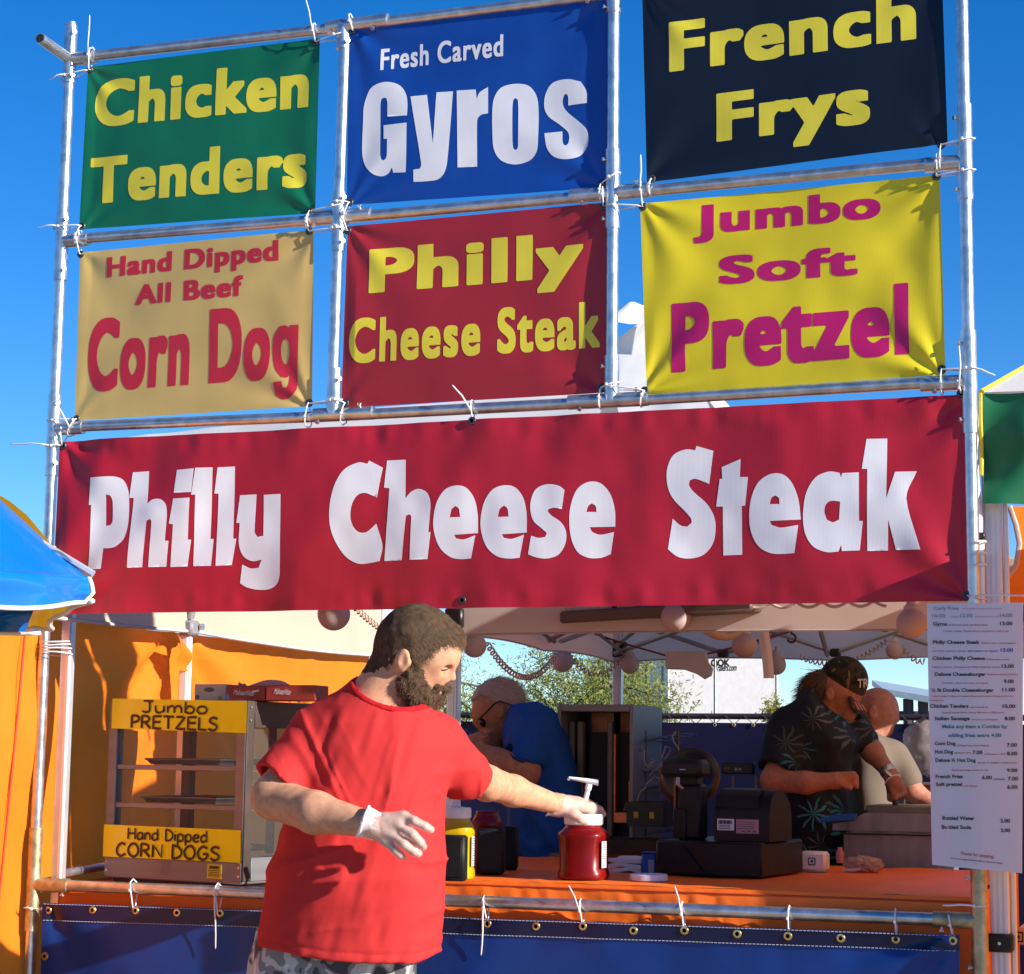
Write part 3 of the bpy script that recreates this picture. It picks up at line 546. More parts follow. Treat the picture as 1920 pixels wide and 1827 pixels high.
def flat_text(s, p0_, p1_, hgt, nrm, m, parent, bold=.0, name='lettering', slant=0, space=1., off=.004):
    V, F = text_mesh(s, bold, space); y0, y1 = caph(bold); p0_ = np.array(p0_); p1_ = np.array(p1_); d = p1_-p0_
    u = (V[:, 0]-V[:, 0].min())/np.ptp(V[:, 0]); v = (V[:, 1]-y0)/(y1-y0); upv = np.cross(nrm, d/np.linalg.norm(d)); upv = upv/np.linalg.norm(upv)
    if upv[2] < 0: upv = -upv
    return obj(name, p0_+u[:, None]*d+v[:, None]*hgt*upv+slant*hgt*v[:, None]*d/np.linalg.norm(d)+np.array(nrm)*off, F, m, parent, smooth=False)
def onface(px, py): # point on the white face
    d = ray(px, py); n_ = NW; k = ((A_-CAM)@n_)/(d@n_); return CAM+d*k
flat_text('OUTLOOK', onface(1293, 1251), onface(1369, 1250), onface(1369, 1236)[2]-onface(1369, 1250)[2], NW, M('black_sign_paint', (.008, .008, .008), .7, bump=0, spec=.1), tr, .05)
flat_text('Trailers.com', onface(1339, 1259), onface(1380, 1258), .09, NW, MATS['black_sign_paint'], tr, .02, slant=.3)
# shed on the right
sh = empty('open_shed', P(1710, 1400, 14)*[1, 1, 0], 'dark open shed with pale blue roof edge beyond the fence', 'shed')
mb = MB(); a, b = P(1655, 1303, 14), P(1800, 1328, 14); mb.hexa([a, b, b+np.array([-.6, 3, .2]), a+np.array([-.6, 3, .2]), a+[0, 0, .06], b+[0, 0, .06], b+np.array([-.6, 3, .26]), a+np.array([-.6, 3, .26])]); mb.obj('roof', M('blue_grey_roof', (.30, .38, .45), .5), sh)
for px in (1668, 1700, 1728, 1790): p = P(px, 1320, 14); mb = MB(); mb.tube([(p[0], p[1]+.1, 0), (p[0], p[1]+.1, p[2]+.05)], .05, 8); mb.obj('post', M('dark_post', (.06, .05, .05), .8), sh)
mb = MB(); a, b = P(1640, 1342, 16), P(1830, 1344, 16); mb.tube([a, b], .05, 6); mb.tube([a-[0, 0, .3], b-[0, 0, .3]], .05, 6); mb.obj('rail', MATS['dark_post'], sh)
# trees
LEAF = M('palo_verde_leaf', (.24, .26, .06), .6, var=.4, scale=.9, bump=0, transl=.35, tcol=(.22, .28, .04)); BARK = M('grey_green_bark', (.11, .10, .06), .8, var=.3)
def tree(px, py, Y, H, spread, label, nleaf, seed, leaf=LEAF, drop=.2, cat='tree', fill=.55):
    rs = np.random.RandomState(seed); b = P(px, 1400, Y)*[1, 1, 0]; t = empty('palo_verde_tree', b, label, cat)
    tip = P(px, py, Y)[2]; mb = MB(); ends = []
    def br(p, d, L, r_, dep):
        n = 4; pts = [p]; d = d/np.linalg.norm(d)
        for i in range(n):
            d = d+rs.randn(3)*.16+np.array([0, 0, -drop*.12*dep]); d /= np.linalg.norm(d); pts.append(pts[-1]+d*L/n)
        mb.tube(pts, list(np.linspace(r_, r_*.55, n+1)), 5 if dep > 1 else 8, cap=False)
        if dep >= 2: ends.extend(pts[1:])
        if dep < 5:
            for k in range(3 if dep else 5):
                a = rs.randn(3)*(.75 if dep else .8); a[2] = abs(a[2])*.5 if dep < 2 else a[2]*.7
                br(pts[rs.randint(2, n+1)], d*.7+a, L*rs.uniform(.55, .82), r_*.55, dep+1)
    br(b, np.array([.1, 0, 1.]), tip*.42, .09, 0)
    mb.obj('trunk', BARK, t, smooth='all')
    E = np.array(ends); n = nleaf; c = E[rs.randint(0, len(E), n)]+rs.randn(n, 3)*.10*spread
    d = rs.randn(n, 3); d[:, 2] -= .5; d /= np.linalg.norm(d, axis=1)[:, None]; w = np.cross(d, rs.randn(n, 3)); w /= np.linalg.norm(w, axis=1)[:, None]
    l = rs.uniform(.018, .045, n)[:, None]; ww = rs.uniform(.0025, .006, n)[:, None]
    V = np.stack([c-w*ww, c+w*ww, c+d*l+w*ww*.6, c+d*l-w*ww*.6], 1).reshape(-1, 3)
    obj('crown', V, np.arange(4*n).reshape(-1, 4), leaf, t, smooth=False); return t
tree(975, 1120, 9.5, 3, 1.2, 'feathery green desert tree behind the kitchen, full fine crown', 60000, 4)
tree(700, 1150, 13., 3, 1.2, 'thin green desert tree left of the bearded man, seen beside the orange tent', 24000, 9)
tree(1748, 1190, 10., 3, 1.0, 'sparse twiggy tree with drooping bare branches near the menu', 7000, 21, leaf=M('dry_leaf', (.09, .085, .05), .7, var=.3, bump=0), drop=1.)
mb = MB(); rs = np.random.RandomState(2); c = P(1452, 1345, 12); n = 1500; V = c+rs.randn(n, 3)*[.05, .06, .07]; d = rs.randn(n, 3)*.014; w = rs.randn(n, 3)*.008
obj('shrub', np.stack([V, V+w, V+d+w, V+d], 1).reshape(-1, 3), np.arange(4*n).reshape(-1, 4), M('yellow_green_leaf', (.26, .24, .04), .6, var=.3, bump=0, transl=.3), label='small yellow green shrub at the trailer corner', cat='shrub', smooth=False)
# umbrella
um = empty('market_umbrella', P(-700, 1400, -1.4)*[1, 1, 0], 'blue and yellow market umbrella at the left edge', 'umbrella')
UB = M('blue_umbrella_vinyl', (.004, .13, .52), .14, var=.06, scale=4, bump=.3, bscale=11, spec=.7, bdist=.012); UYW = M('yellow_umbrella_vinyl', (.75, .42, .01), .3, var=.06, bump=.1, transl=.25); UW = M('white_binding', (.72, .70, .66), .6)
tipc = P(177, 1050, -1.4); R_ = 1.25; a0 = .30; ctr = np.array([tipc[0]-R_*math.cos(a0), tipc[1]-R_*math.sin(a0), 0]); apz = tipc[2]+.72
ang = [a0+k*math.pi/4 for k in range(8)]; rim = [np.array([ctr[0]+R_*math.cos(a), ctr[1]+R_*math.sin(a), tipc[2]]) for a in ang]; ap_ = np.array([ctr[0], ctr[1], apz])
dv = P(177, 1133, -1.4)[2]-tipc[2]
for k in range(8):
    a, b = rim[k-1], rim[k]; m = UB if k % 2 == 0 else UYW; mid = (a+b)/2-np.array([ctr[0], ctr[1], 0]); mid[2] = 0; mid /= np.linalg.norm(mid); ii = 1 if k % 2 == 0 else .994
    def ff(s, t):   # t<.72: sloping panel; beyond: rounded shoulder and hanging flap
        e = a*(1-s)+b*s; bow = math.sin(math.pi*s); u = min(1, t/.72); w = max(0, (t-.72)/.28); p = (e*u+ap_*(1-u)); rd = e-np.array([ctr[0], ctr[1], 0]); rd[2] = 0; rd /= np.linalg.norm(rd)
        p = p+np.array([0, 0, .035*math.sin(math.pi*u)*ii-.012*bow*u+dv*w-.020*math.exp(-((t-.72)/.08)**2)])-rd*.022*math.exp(-((t-.72)/.07)**2)
        c = min(s, 1-s); p = p+mid*((-.035*bow)*u+.022*w*vn(s*7+k*3, t*3, 4)+.012*u*vn(s*11+k, t*16, 2.2)*(.4+math.exp(-c*9)))+np.array([0, 0, .010*u*vn(s*5+k*2, t*6, 7.7)-.012*w*bow])
        return (p-np.array([ctr[0], ctr[1], 0]))*[ii, ii, 1]+np.array([ctr[0], ctr[1], 0])
    mb = MB(); mb.grid(ff, 44, 44); mb.obj('canopy_panel', m, um, smooth='all')
    mb = MB(); mb.tube([ff(i/30, 1) for i in range(31)]+[ff(1, 1-i/14) for i in range(1, 4)], .0052, 6); mb.obj('flap_binding', UW, um, smooth='all')
    mb = MB(); mb.tube([ap_-[0, 0, .03], b-[0, 0, .03]], .007, 6); mb.obj('rib', ALU, um)
    mb = MB(); q = np.array(ff(1, .70)); d = (b-ap_)/np.linalg.norm(b-ap_); mb.grid(lambda s, t: q+np.array([-.0+.0*s, 0, .004])+d*(.05*t-.03)+np.cross(d, [0, 0, 1])*.03*(s-.5)+np.array([0, 0, .006*math.sin(math.pi*t)]), 4, 6); mb.obj('rib_pocket', m, um, smooth='all')
mb = MB(); mb.tube([(ctr[0], ctr[1], 0), (ctr[0], ctr[1], apz+.06)], .022, 14); mb.obj('pole', WALU, um)
# ================================================================ counter and things on it
ZC = 1.078; ORC = M('orange_cloth', (.88, .165, .014), .5, var=.08, scale=6, bump=.15, bscale=60, bdist=.004, spec=.35)
ct = empty('counter_table', (1.75, .6, 0), 'long serving counter under a wrinkled orange cloth', 'table')
x0c = P(833, 1640, .04)[0]-.3; x1c = 2.625; y0c, y1c = .045, 1.18
mb = MB(); mb.box(((x0c+x1c)/2, (y0c+y1c)/2, ZC-.03), (x1c-x0c-.03, y1c-y0c-.03, .035)); mb.obj('table_top', M('folding_table_grey', (.4, .4, .4), .6), ct)
for x in (x0c+.1, x1c-.1):
    for y in (.15, 1.05): mb = MB(); mb.tube([(x, y, 0), (x, y, ZC-.04)], .015, 8); mb.obj('leg', ALU, ct)
def clothtop(s, t):
    x = x0c+(x1c-x0c)*s; y = y0c+(y1c-y0c)*t; return (x, y, ZC+.002*vn(x*9, y*7, 3)+.0015*vn(x*30, y*12, 6)-.006*math.exp(-t*60))
mb = MB(); mb.grid(clothtop, 90, 40)
def skirt(s, t):
    x = x0c+(x1c-x0c)*s; z = ZC-.006-t*.55; k = 1.0 if x < 2.0 else .45
    y = y0c-.004-.012*t**.5+k*(.006*min(1, t*8)*vn(x*14, t*5, 2)+.010*min(1, t*6)*vn(x*6+t*2, t*2, 9)+.0035*min(1, t*12)*vn(x*40+z*12, z*25, 1))
    return (x, y, z)
mb.grid(skirt, 260, 40, flip=True); mb.grid(lambda s, t: (x1c+.003, y0c+(y1c-y0c)*s, ZC-.006-.55*t), 10, 4, flip=True); mb.obj('tablecloth', ORC, ct, smooth='all')
q = [np.array(skirt(i/160, .0))+[0, -.002, -.012] for i in range(161)]; mb = MB(); mb.tube(q, .003, 5); mb.obj('cloth_hem', M('orange_hem', (.5, .06, .01), .6), ct)
# lower table at the left with the display cabinet
ZL = P(452, 1668, .06)[2]; st_ = empty('side_table', (.35, .35, 0), 'low orange covered side table carrying the pretzel cabinet', 'table')
mb = MB(); mb.box((.44, .34, ZL-.016), (.80, .62, .03), bev=.004); mb.obj('table_top', M('red_orange_cloth', (.45, .05, .02), .6, var=.1), st_)
mb = MB(); mb.grid(lambda s, t: (.04+.80*s, .028+.004*vn(s*9, t*3, 5), ZL-.01-.5*t), 60, 10); mb.obj('table_skirt', ORC, st_, smooth='all')
for x in (.1, .78):
    for y in (.1, .6): mb = MB(); mb.tube([(x, y, 0), (x, y, ZL-.03)], .014, 8); mb.obj('leg', ALU, st_)
a = P(108, 1640, .06); b = PX(230, 1618, a[0]+.015); mb = MB(); mb.tube([a, b], .0125, 14); rp = mb.obj('loose_pipe', GALV, label='short galvanised pipe lying along the left end of the side table', cat='pipe')
# display cabinet
FL = P(193, 1652, .16); FRr = P(452, 1668, .06); FL[2] = FRr[2] = ZL
wx = (FRr-FL); Ww = np.linalg.norm(wx); wx /= Ww; wy = np.cross([0, 0, 1.], wx); Hh = P(466, 1314, .06)[2]-ZL; Dd = .36
wm = empty('warming_cabinet', (FL+FRr)/2, 'steel framed glass warming cabinet with two yellow food signs', 'display cabinet')
def WP(u, d, z): return FL+wx*u+wy*d+np.array([0, 0, z])
def wbox(name, u0, u1, d0, d1, z0, z1, m, bev=.002, parent=None): mb = MB(); mb.box(WP((u0+u1)/2, (d0+d1)/2, (z0+z1)/2), (u1-u0, d1-d0, z1-z0), ax=[wx, wy, [0, 0, 1]], bev=bev); return mb.obj(name, m, parent or wm)
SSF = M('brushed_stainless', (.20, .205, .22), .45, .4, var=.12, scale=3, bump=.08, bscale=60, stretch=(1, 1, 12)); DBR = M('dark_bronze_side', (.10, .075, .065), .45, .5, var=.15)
wbox('base_box', 0, Ww, 0, Dd, .012, .075, SSF, .004); wbox('base_foot', .02, Ww-.02, .02, Dd-.02, 0, .012, BLACKP)  # black plastic foot, inset under the base box
for u in (0, Ww-.034):
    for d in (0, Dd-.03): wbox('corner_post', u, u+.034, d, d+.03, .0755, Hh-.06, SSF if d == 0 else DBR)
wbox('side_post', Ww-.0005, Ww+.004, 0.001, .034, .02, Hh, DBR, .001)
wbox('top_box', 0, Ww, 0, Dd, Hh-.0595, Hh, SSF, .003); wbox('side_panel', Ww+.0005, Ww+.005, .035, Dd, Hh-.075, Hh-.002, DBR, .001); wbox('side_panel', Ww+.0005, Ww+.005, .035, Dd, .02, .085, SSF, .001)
wbox('back_pillar', Ww*.62, Ww*.62+.028, Dd-.01, Dd, .08, Hh-.06, DBR)
GL = M('cabinet_glass', (.5, .5, .5), .08, bump=0, alpha=.04, var=0, spec=.3)
wbox('front_glass', .034, Ww-.034, .010, .013, .076, Hh-.06, GL, 0); wbox('side_glass', Ww-.006, Ww-.004, .034, Dd-.03, .086, Hh-.076, GL, 0)
for z in (.215, .325): wbox('shelf_rail', .034, Ww-.034, .004, .0095, z, z+.014, SSF, .001); wbox('rack_wire', .034, Ww-.034, .02, Dd-.03, z-.002, z+.002, M('wire_rack', (.25, .24, .24), .4, .8, alpha=.4), 0)
for z in (.034, .058):
    for u in (.012, Ww-.012): mb = MB(); mb.tube([WP(u, -.001, z), WP(u, .002, z)], .0035, 8); mb.obj('rivet', STEEL, wm)
for z in (Hh-.018, Hh-.055): mb = MB(); mb.tube([WP(Ww+.005, .014, z), WP(Ww+.008, .014, z)], .0035, 8); mb.obj('rivet', STEEL, wm)
mb = MB(); mb.box(WP(Ww*.46, -.0006, .048), (.034, .001, .038), ax=[wx, wy, [0, 0, 1]]); mb.obj('badge', M('badge_grey', (.16, .16, .17), .4, .2), wm)
mb = MB(); mb.box(WP(Ww*.81, -.0008, .045), (.052, .001, .040), ax=[wx, wy, [0, 0, 1]]); lbv = mb.obj('caution_label', M('label_yellow', (.6, .48, .02), .5), wm)
for k in range(6): mb = MB(); mb.box(WP(Ww*.81+.0, -.0016, .033+k*.0048), (.042-.004*(k % 3), .0006, .0016 if k < 5 else .006), ax=[wx, wy, [0, 0, 1]]); mb.obj('label_print', BLACKP, lbv)
TRY = M('dark_tray', (.09, .085, .085), .4, .7, var=.3)
for z, u0 in ((.2295, .10), (.3395, .11), (.09, .08)):
    t_ = empty('baking_tray', WP(u0+.13, .2, z), {.2295: 'dark baking tray on the lower wire shelf of the cabinet', .3395: 'dark baking tray on the upper wire shelf of the cabinet', .09: 'dark baking tray on the cabinet floor behind the lower sign'}[z], 'tray', 'trays inside the warming cabinet')
    mb = MB(); mb.box(WP(u0+.14, .18, z+.004), (.26, .26, .006), ax=[wx, wy, [0, 0, 1]]); mb.obj('tray_bottom', TRY, t_)
    rim_ = [WP(u, d, z+.016) for u, d in ((u0, .04), (u0+.28, .04), (u0+.28, .32), (u0, .32))]
    low = [WP(u, d, z+.001) for u, d in ((u0+.012, .05), (u0+.268, .05), (u0+.268, .31), (u0+.012, .31))]
    mb = MB(); [mb.add([rim_[k], rim_[(k+1) % 4], low[(k+1) % 4], low[k]], [(0, 1, 2, 3)]) for k in range(4)]; mb.tube(rim_, .003, 6, closed=True); mb.obj('tray_rim', TRY, t_, smooth=False)
# hand-lettered yellow signs: pen strokes
GL_ = {'J': (.62, [[(.1, 1), (.62, 1)], [(.42, 1), (.44, .3), (.36, .05), (.18, .0), (.02, .12)]]), 'u': (.55, [[(.03, .62), (.03, .2), (.15, 0), (.32, .02), (.48, .2)], [(.5, .62), (.5, .02)]]), 'm': (.85, [[(.03, .62), (.04, 0)], [(.05, .4), (.18, .58), (.34, .56), (.4, .4), (.4, 0)], [(.41, .42), (.55, .6), (.7, .56), (.78, .4), (.8, 0)]]),
 'b': (.55, [[(.04, 1), (.04, .02)], [(.05, .35), (.2, .6), (.4, .55), (.52, .32), (.42, .06), (.22, 0), (.05, .12)]]), 'o': (.55, [[(.28, .62), (.1, .54), (.02, .3), (.1, .06), (.28, 0), (.46, .08), (.54, .32), (.46, .55), (.28, .62)]]),
 'P': (.58, [[(.05, 1), (.04, 0)], [(.03, .98), (.3, 1), (.52, .86), (.5, .62), (.3, .48), (.06, .46)]]), 'R': (.66, [[(.05, 1), (.04, 0)], [(.03, .98), (.3, 1), (.54, .85), (.5, .62), (.3, .5), (.06, .47)], [(.25, .48), (.64, 0)]]), 'E': (.62, [[(.6, 1), (.05, .98), (.04, .02), (.6, 0)], [(.05, .52), (.54, .54)]]), 'T': (.7, [[(0, 1), (.7, .98)], [(.34, .98), (.33, 0)]]), 'Z': (.68, [[(.06, .98), (.64, .98), (.02, .03), (.68, .02)]]), 'L': (.55, [[(.05, 1), (.04, .04), (.55, 0)]]), 'S': (.6, [[(.56, .88), (.4, 1), (.18, .96), (.06, .76), (.2, .58), (.44, .46), (.56, .26), (.44, .04), (.2, 0), (.02, .14)]]),
 'H': (.7, [[(.05, 1), (.03, 0)], [(.66, 1), (.66, 0)], [(.04, .52), (.66, .52)]]), 'a': (.55, [[(.48, .54), (.28, .62), (.08, .48), (.02, .22), (.14, 0), (.34, .08), (.48, .36)], [(.5, .6), (.5, .2), (.56, 0)]]), 'n': (.52, [[(.04, .62), (.05, 0)], [(.05, .4), (.2, .6), (.38, .56), (.47, .35), (.48, 0)]]), 'd': (.56, [[(.5, 1), (.52, 0)], [(.5, .48), (.3, .62), (.08, .48), (.03, .2), (.16, 0), (.36, .06), (.5, .26)]]),
 'D': (.68, [[(.06, 1), (.05, 0)], [(.02, 1), (.38, .9), (.64, .6), (.6, .26), (.36, .04), (.02, 0)]]), 'i': (.12, [[(.06, .6), (.06, 0)], [(.05, .84), (.07, .8)]]), 'p': (.55, [[(.04, .62), (.04, -.36)], [(.05, .4), (.2, .62), (.42, .56), (.52, .32), (.42, .06), (.22, 0), (.06, .12)]]), 'e': (.54, [[(.04, .3), (.48, .38), (.42, .58), (.24, .62), (.06, .46), (.02, .22), (.14, .02), (.34, 0), (.5, .12)]]), 'C': (.66, [[(.6, .86), (.42, 1), (.2, .86), (.04, .54), (.06, .2), (.24, .02), (.44, .04), (.62, .2)]]), 'O': (.76, [[(.4, 1), (.16, .84), (.03, .5), (.14, .14), (.38, 0), (.62, .12), (.73, .48), (.62, .86), (.4, 1)]]), 'N': (.72, [[(.05, 0), (.08, .98), (.64, .03), (.68, 1)]]), 'G': (.74, [[(.64, .84), (.44, 1), (.2, .86), (.04, .5), (.12, .14), (.34, 0), (.58, .08), (.68, .42), (.4, .42)]])}
BRN = M('brown_sign_ink', (.06, .018, .012), .5, bump=0); SGY = M('yellow_sign_card', (.86, .74, .008), .35, var=.05, bump=.05)
def penline(s, c, s0, s1, t0, tcap, pen, parent):
    """c: sign corners, text between s0..s1, baseline at t0, capital top at tcap (fractions)"""
    tot = 0; pos = []
    for ch in s:
        if ch == ' ': tot += .5; continue
        pos.append((ch, tot)); tot += GL_[ch][0]+.13
    tot -= .13; mb = MB(); nrm = np.cross(c[1]-c[0], c[3]-c[0]); nrm /= np.linalg.norm(nrm)
    if nrm[1] > 0: nrm = -nrm
    for ch, x in pos:
        for stv in GL_[ch][1]:
            p = [np.array([a, b, 0]) for a, b in stv]
            if len(p) > 2:
                cl = np.linalg.norm(p[0]-p[-1]) < 1e-6; q = []
                for i in range(len(p)-1):
                    a = p[i-1] if i else (p[-2] if cl else p[0]); d = p[i+2] if i+2 < len(p) else (p[1] if cl else p[-1])
                    sharp = ch in 'ZELTN'
                    for k in range(4):
                        u = k/4; q.append(p[i]*(1-u)+p[i+1]*u if sharp else .5*((2*p[i])+(-a+p[i+1])*u+(2*a-5*p[i]+4*p[i+1]-d)*u*u+(-a+3*p[i]-3*p[i+1]+d)*u**3))
                q.append(p[-1]); p = q
            mb.tube([bilin(c, s0+(s1-s0)*(x+v[0])/tot, t0+(tcap-t0)*v[1])+nrm*.0012 for v in p], pen, 8, flat=.25, up=nrm if False else None)
    return mb.obj('lettering', BRN, parent)
def sign(px, dep, label):
    def fp(x, y): # point on the cabinet's front plane, dep in front of it
        d = ray(x, y); o = FL-wy*dep; k = ((o-CAM)@wy)/(d@wy); return CAM+d*k
    c = [fp(*p) for p in px]; root = empty('food_sign', c[3], label, 'sign'); mb = MB()
    f = lambda s, t: bilin(c, s, t)-wy*(.003*math.sin(s*2.6+t)+.004*(s**6))
    mb.grid(f, 24, 8); mb.obj('sign_card', SGY, root, smooth='all'); return [p-wy*.0045 for p in c], root
c_, r_ = sign([(211, 1310), (466, 1315), (463, 1375), (210, 1366)], .005, 'yellow sign reading Jumbo Pretzels on the top of the cabinet')
penline('Jumbo', c_, .235, .715, .43, .06, .0032, r_); penline('PRETZELS', c_, .155, .795, .955, .55, .0036, r_)
c_, r_ = sign([(195, 1546), (454, 1557), (452, 1618), (194, 1606)], .007, 'yellow sign reading Hand Dipped Corn Dogs low on the cabinet')
penline('Hand Dipped', c_, .19, .765, .42, .07, .0030, r_); penline('CORN DOGS', c_, .105, .855, .955, .55, .0036, r_)
# boxes on the cabinet
GB = M('grey_green_card', (.34, .33, .26), .6, var=.1); RB = M('dark_red_card', (.26, .03, .02), .45, var=.12)
def carton(px0, px1, ybase, ytop, dep, m, label, ang=0, depth=.09):
    a = P(px0, ybase, dep); b = P(px1, ybase, dep); a[2] = b[2] = ZL+Hh; w = np.linalg.norm(b-a); d = (b-a)/w; h = (ybase-ytop)/ppm(px0, dep)
    n_ = np.cross([0, 0, 1.], d); root = empty('food_carton', (a+b)/2, label, 'carton', 'cartons stacked on the cabinet'); mb = MB(); mb.box((a+b)/2+n_*depth/2+np.array([0, 0, h/2+.001]), (w, depth, h), ax=[d, n_, [0, 0, 1]], bev=.002); mb.obj('box', m, root); return root, a, b, h, -n_
r_, a, b, h, nn = carton(364, 424, 1314, 1283, .12, GB, 'grey green food carton at the left on top of the cabinet')
mb = MB(); mb.lathe((a+b)/2+nn*.0005+np.array([-.004, 0, h*.68]), [(.0001, .001), (.016, .001), (.016, 0)], 20, ax=[(b-a)/np.linalg.norm(b-a), [0, 0, .4], nn]); mb.obj('oval_mark', M('dark_print', (.08, .08, .07), .6), r_)
mb = MB(); mb.lathe(a*.9+b*.1+nn*.0005+np.array([0, 0, h*.25]), [(.0001, .001), (.006, .001), (.006, 0)], 14, ax=[(b-a)/np.linalg.norm(b-a), [0, 0, 1], nn]); mb.obj('round_mark', M('blue_print', (.05, .08, .2), .6), r_)
mb = MB(); mb.box(a*.2+b*.8+nn*.0008+np.array([0, 0, h*.2]), (.011, .001, .009)); mb.obj('patch_mark', M('olive_print', (.2, .2, .02), .6), r_)
r_, a, b, h, nn = carton(424, 497, 1317, 1289, .105, RB, 'dark red food carton with white script, nearer the grey carton'); flat_text('MaheatVitas', a*.82+b*.18+[0, 0, h*.42], a*.3+b*.7+[0, 0, h*.36], h*.34, nn, M('white_print', (.6, .55, .52), .6, bump=0), r_, .01, slant=.3, off=.0015)
mb = MB(); mb.box(a*.25+b*.75+nn*.001+np.array([0, 0, h*.66]), (.022, .001, .005), ax=[[.98, 0, .17], [0, 1, 0], [-.17, 0, .98]]); mb.obj('white_stroke', MATS['white_print'], r_)
mb = MB(); mb.box(a*.98+b*.02+nn*.001+np.array([0, 0, h*.3]), (.012, .001, h*.4)); mb.obj('round_mark', MATS['blue_print'], r_)
r_, a, b, h, nn = carton(498, 590, 1321, 1292, .09, RB, 'dark red food carton with white script, partly behind the red shirt'); flat_text('MaheatVitas', a*.84+b*.16+[0, 0, h*.45], a*.5+b*.5+[0, 0, h*.40], h*.36, nn, MATS['white_print'], r_, .01, slant=.3, off=.0015)
mb = MB(); cc = P(455, 1298, .2); cc[2] = ZL+Hh
rs = np.random.RandomState(5)
mb.grid(lambda s, t: (cc[0]+.10*(s-.5)*(1-.2*t), cc[1]+.02*vn(s*5, t*4, 1), cc[2]+(.055+.014*vn(s*12, 2, 3)-.05*(abs(s-.5)*2)**2)*t), 18, 8); mb.obj('crumpled_wrapper', M('grey_paper', (.25, .25, .24), .7), label='crumpled grey paper bag behind the red carton on the cabinet', cat='paper bag', smooth='all')
mb = MB(); cc = P(508, 1295, .24); cc[2] = ZL+Hh; mb.grid(lambda s, t: (cc[0]+.083*math.cos(math.pi*(1-s))*(1-.1*t*t), cc[1]+.10*(t-.5), cc[2]+.001+.062*math.sin(math.pi*s)**.7*(1-.5*(2*t-1)**4)+.004*vn(s*6, t*4, 2)), 24, 12); mb.obj('plastic_bag', M('pink_plastic_film', (.62, .36, .32), .4, alpha=.85, transl=.3), label='rounded pinkish plastic bag behind the red cartons', cat='bag', smooth='all')
# squeeze jars
KET = M('ketchup_jar', (.16, .003, .004), .3, var=.12, bump=0, coat=.12, spec=.3); MUS = M('mustard_jar', (.62, .40, .005), .25, var=.08, bump=0, coat=.2, transl=.2); LBLW = M('label_white', (.62, .58, .60), .5, var=.05)
def jar(px, ybase, w, h, m, label, pump=True, lid=WHITEP, name='pump_jar', lab=True, rot=0., zb=None):
    zb = ZC if zb is None else zb; b = PZ(px, ybase, zb+.002); k = ppm(px, b[1]); r_ = w/k/2; H = h/k; root = empty(name, b, label, 'jar')
    ca, sa = math.cos(rot), math.sin(rot); ax = [[ca, sa, 0], [-sa, ca, 0], [0, 0, 1]]
    V = MB(); prof = [(.9, 0), (.985, .02), (1, .06), (.99, .14), (.93, .20), (.93, .66), (.97, .74), (.99, .80), (.96, .84), (.80, .915), (.71, .95), (.71, 1.0)]
    n = 48; pts = []
    for a_, h_ in prof:
        for j in range(n):
            th = 2*math.pi*j/n; q = (abs(math.cos(th))**3.2+abs(math.sin(th))**3.2)**(-1/3.2) if h_ < .85 else 1.
            ind = .13*math.exp(-((h_-.43)/.22)**6)*(math.exp(-(((th-math.pi/4*7.3)/.28))**4)+math.exp(-((th-math.pi*.92)/.28)**4)) if .15 < h_ < .7 else 0
            pts.append(b+np.array([ca*math.cos(th)-sa*math.sin(th), sa*math.cos(th)+ca*math.sin(th), 0])*r_*a_*(q*.94 if h_ < .85 else 1)*(1-ind)+np.array([0, 0, H*h_]))
    V.add(pts, [(i*n+j, i*n+(j+1) % n, (i+1)*n+(j+1) % n, (i+1)*n+j) for i in range(len(prof)-1) for j in range(n)]+[tuple(range(n))[::-1], tuple((len(prof)-1)*n+j for j in range(n))])
    V.obj('jar_body', m, root, smooth='all')
    if lab:
        mb = MB(); th0 = -.55+rot; mb.grid(lambda s, t: b+np.array([math.cos(th0+.42*s), math.sin(th0+.42*s), 0])*r_*1.0*(abs(math.cos(th0-rot+.42*s))**3.2+abs(math.sin(th0-rot+.42*s))**3.2)**(-1/3.2)*.96+np.array([0, 0, H*(.70-.48*t)]), 8, 2); lo = mb.obj('nutrition_label', LBLW, root, smooth='all')
        mb = MB()
        for r2 in range(11): mb.grid(lambda s, t: b+np.array([math.cos(th0+.05+.30*s), math.sin(th0+.05+.30*s), 0])*r_*1.0*(abs(math.cos(th0-rot+.05+.30*s))**3.2+abs(math.sin(th0-rot+.05+.30*s))**3.2)**(-1/3.2)*.972+np.array([0, 0, H*(.675-.04*r2-.014*t)]), 4 if r2 % 3 else 2, 1)
        mb.obj('label_print', MATS['dark_print'], lo, smooth=False)
    if lid:
        V = MB(); V.lathe(b+np.array([0, 0, H]), [(.72*r_, -.002), (.76*r_, .001), (.76*r_, .022), (.73*r_, .026), (.2*r_, .028), (.0001, .028)], 40); V.obj('lid', lid, root)
        if pump:
            V = MB(); V.lathe(b+np.array([0, 0, H+.028]), [(.0145, 0), (.0125, .022), (.0001, .0225)], 20); V.obj('pump_collar', lid, root)
    return root, b, r_, H
jr, jb, jr_, jH = jar(1094, 1648, 96, 100, KET, 'tall dark red ketchup jar with white pump lid under the gloved hand')
jt = P(1105, 1470, jb[1]); jc = jb+np.array([0, 0, jH+.045]); mb = MB(); mb.tube([jc, jt], .0068, 12); mb.tube([jt*.75+jc*.25, jt], .009, 12); mb.obj('pump_stem', WHITEP, jr)
h0, h1 = P(1067, 1459, jb[1]-.01), P(1122, 1467, jb[1]+.01); mb = MB(); d = (h1-h0)/np.linalg.norm(h1-h0); n_ = np.array([-d[1], d[0], 0.])
def pz(u, w, z): return h0+d*u*np.linalg.norm(h1-h0)+n_*w+np.array([0, 0, z])
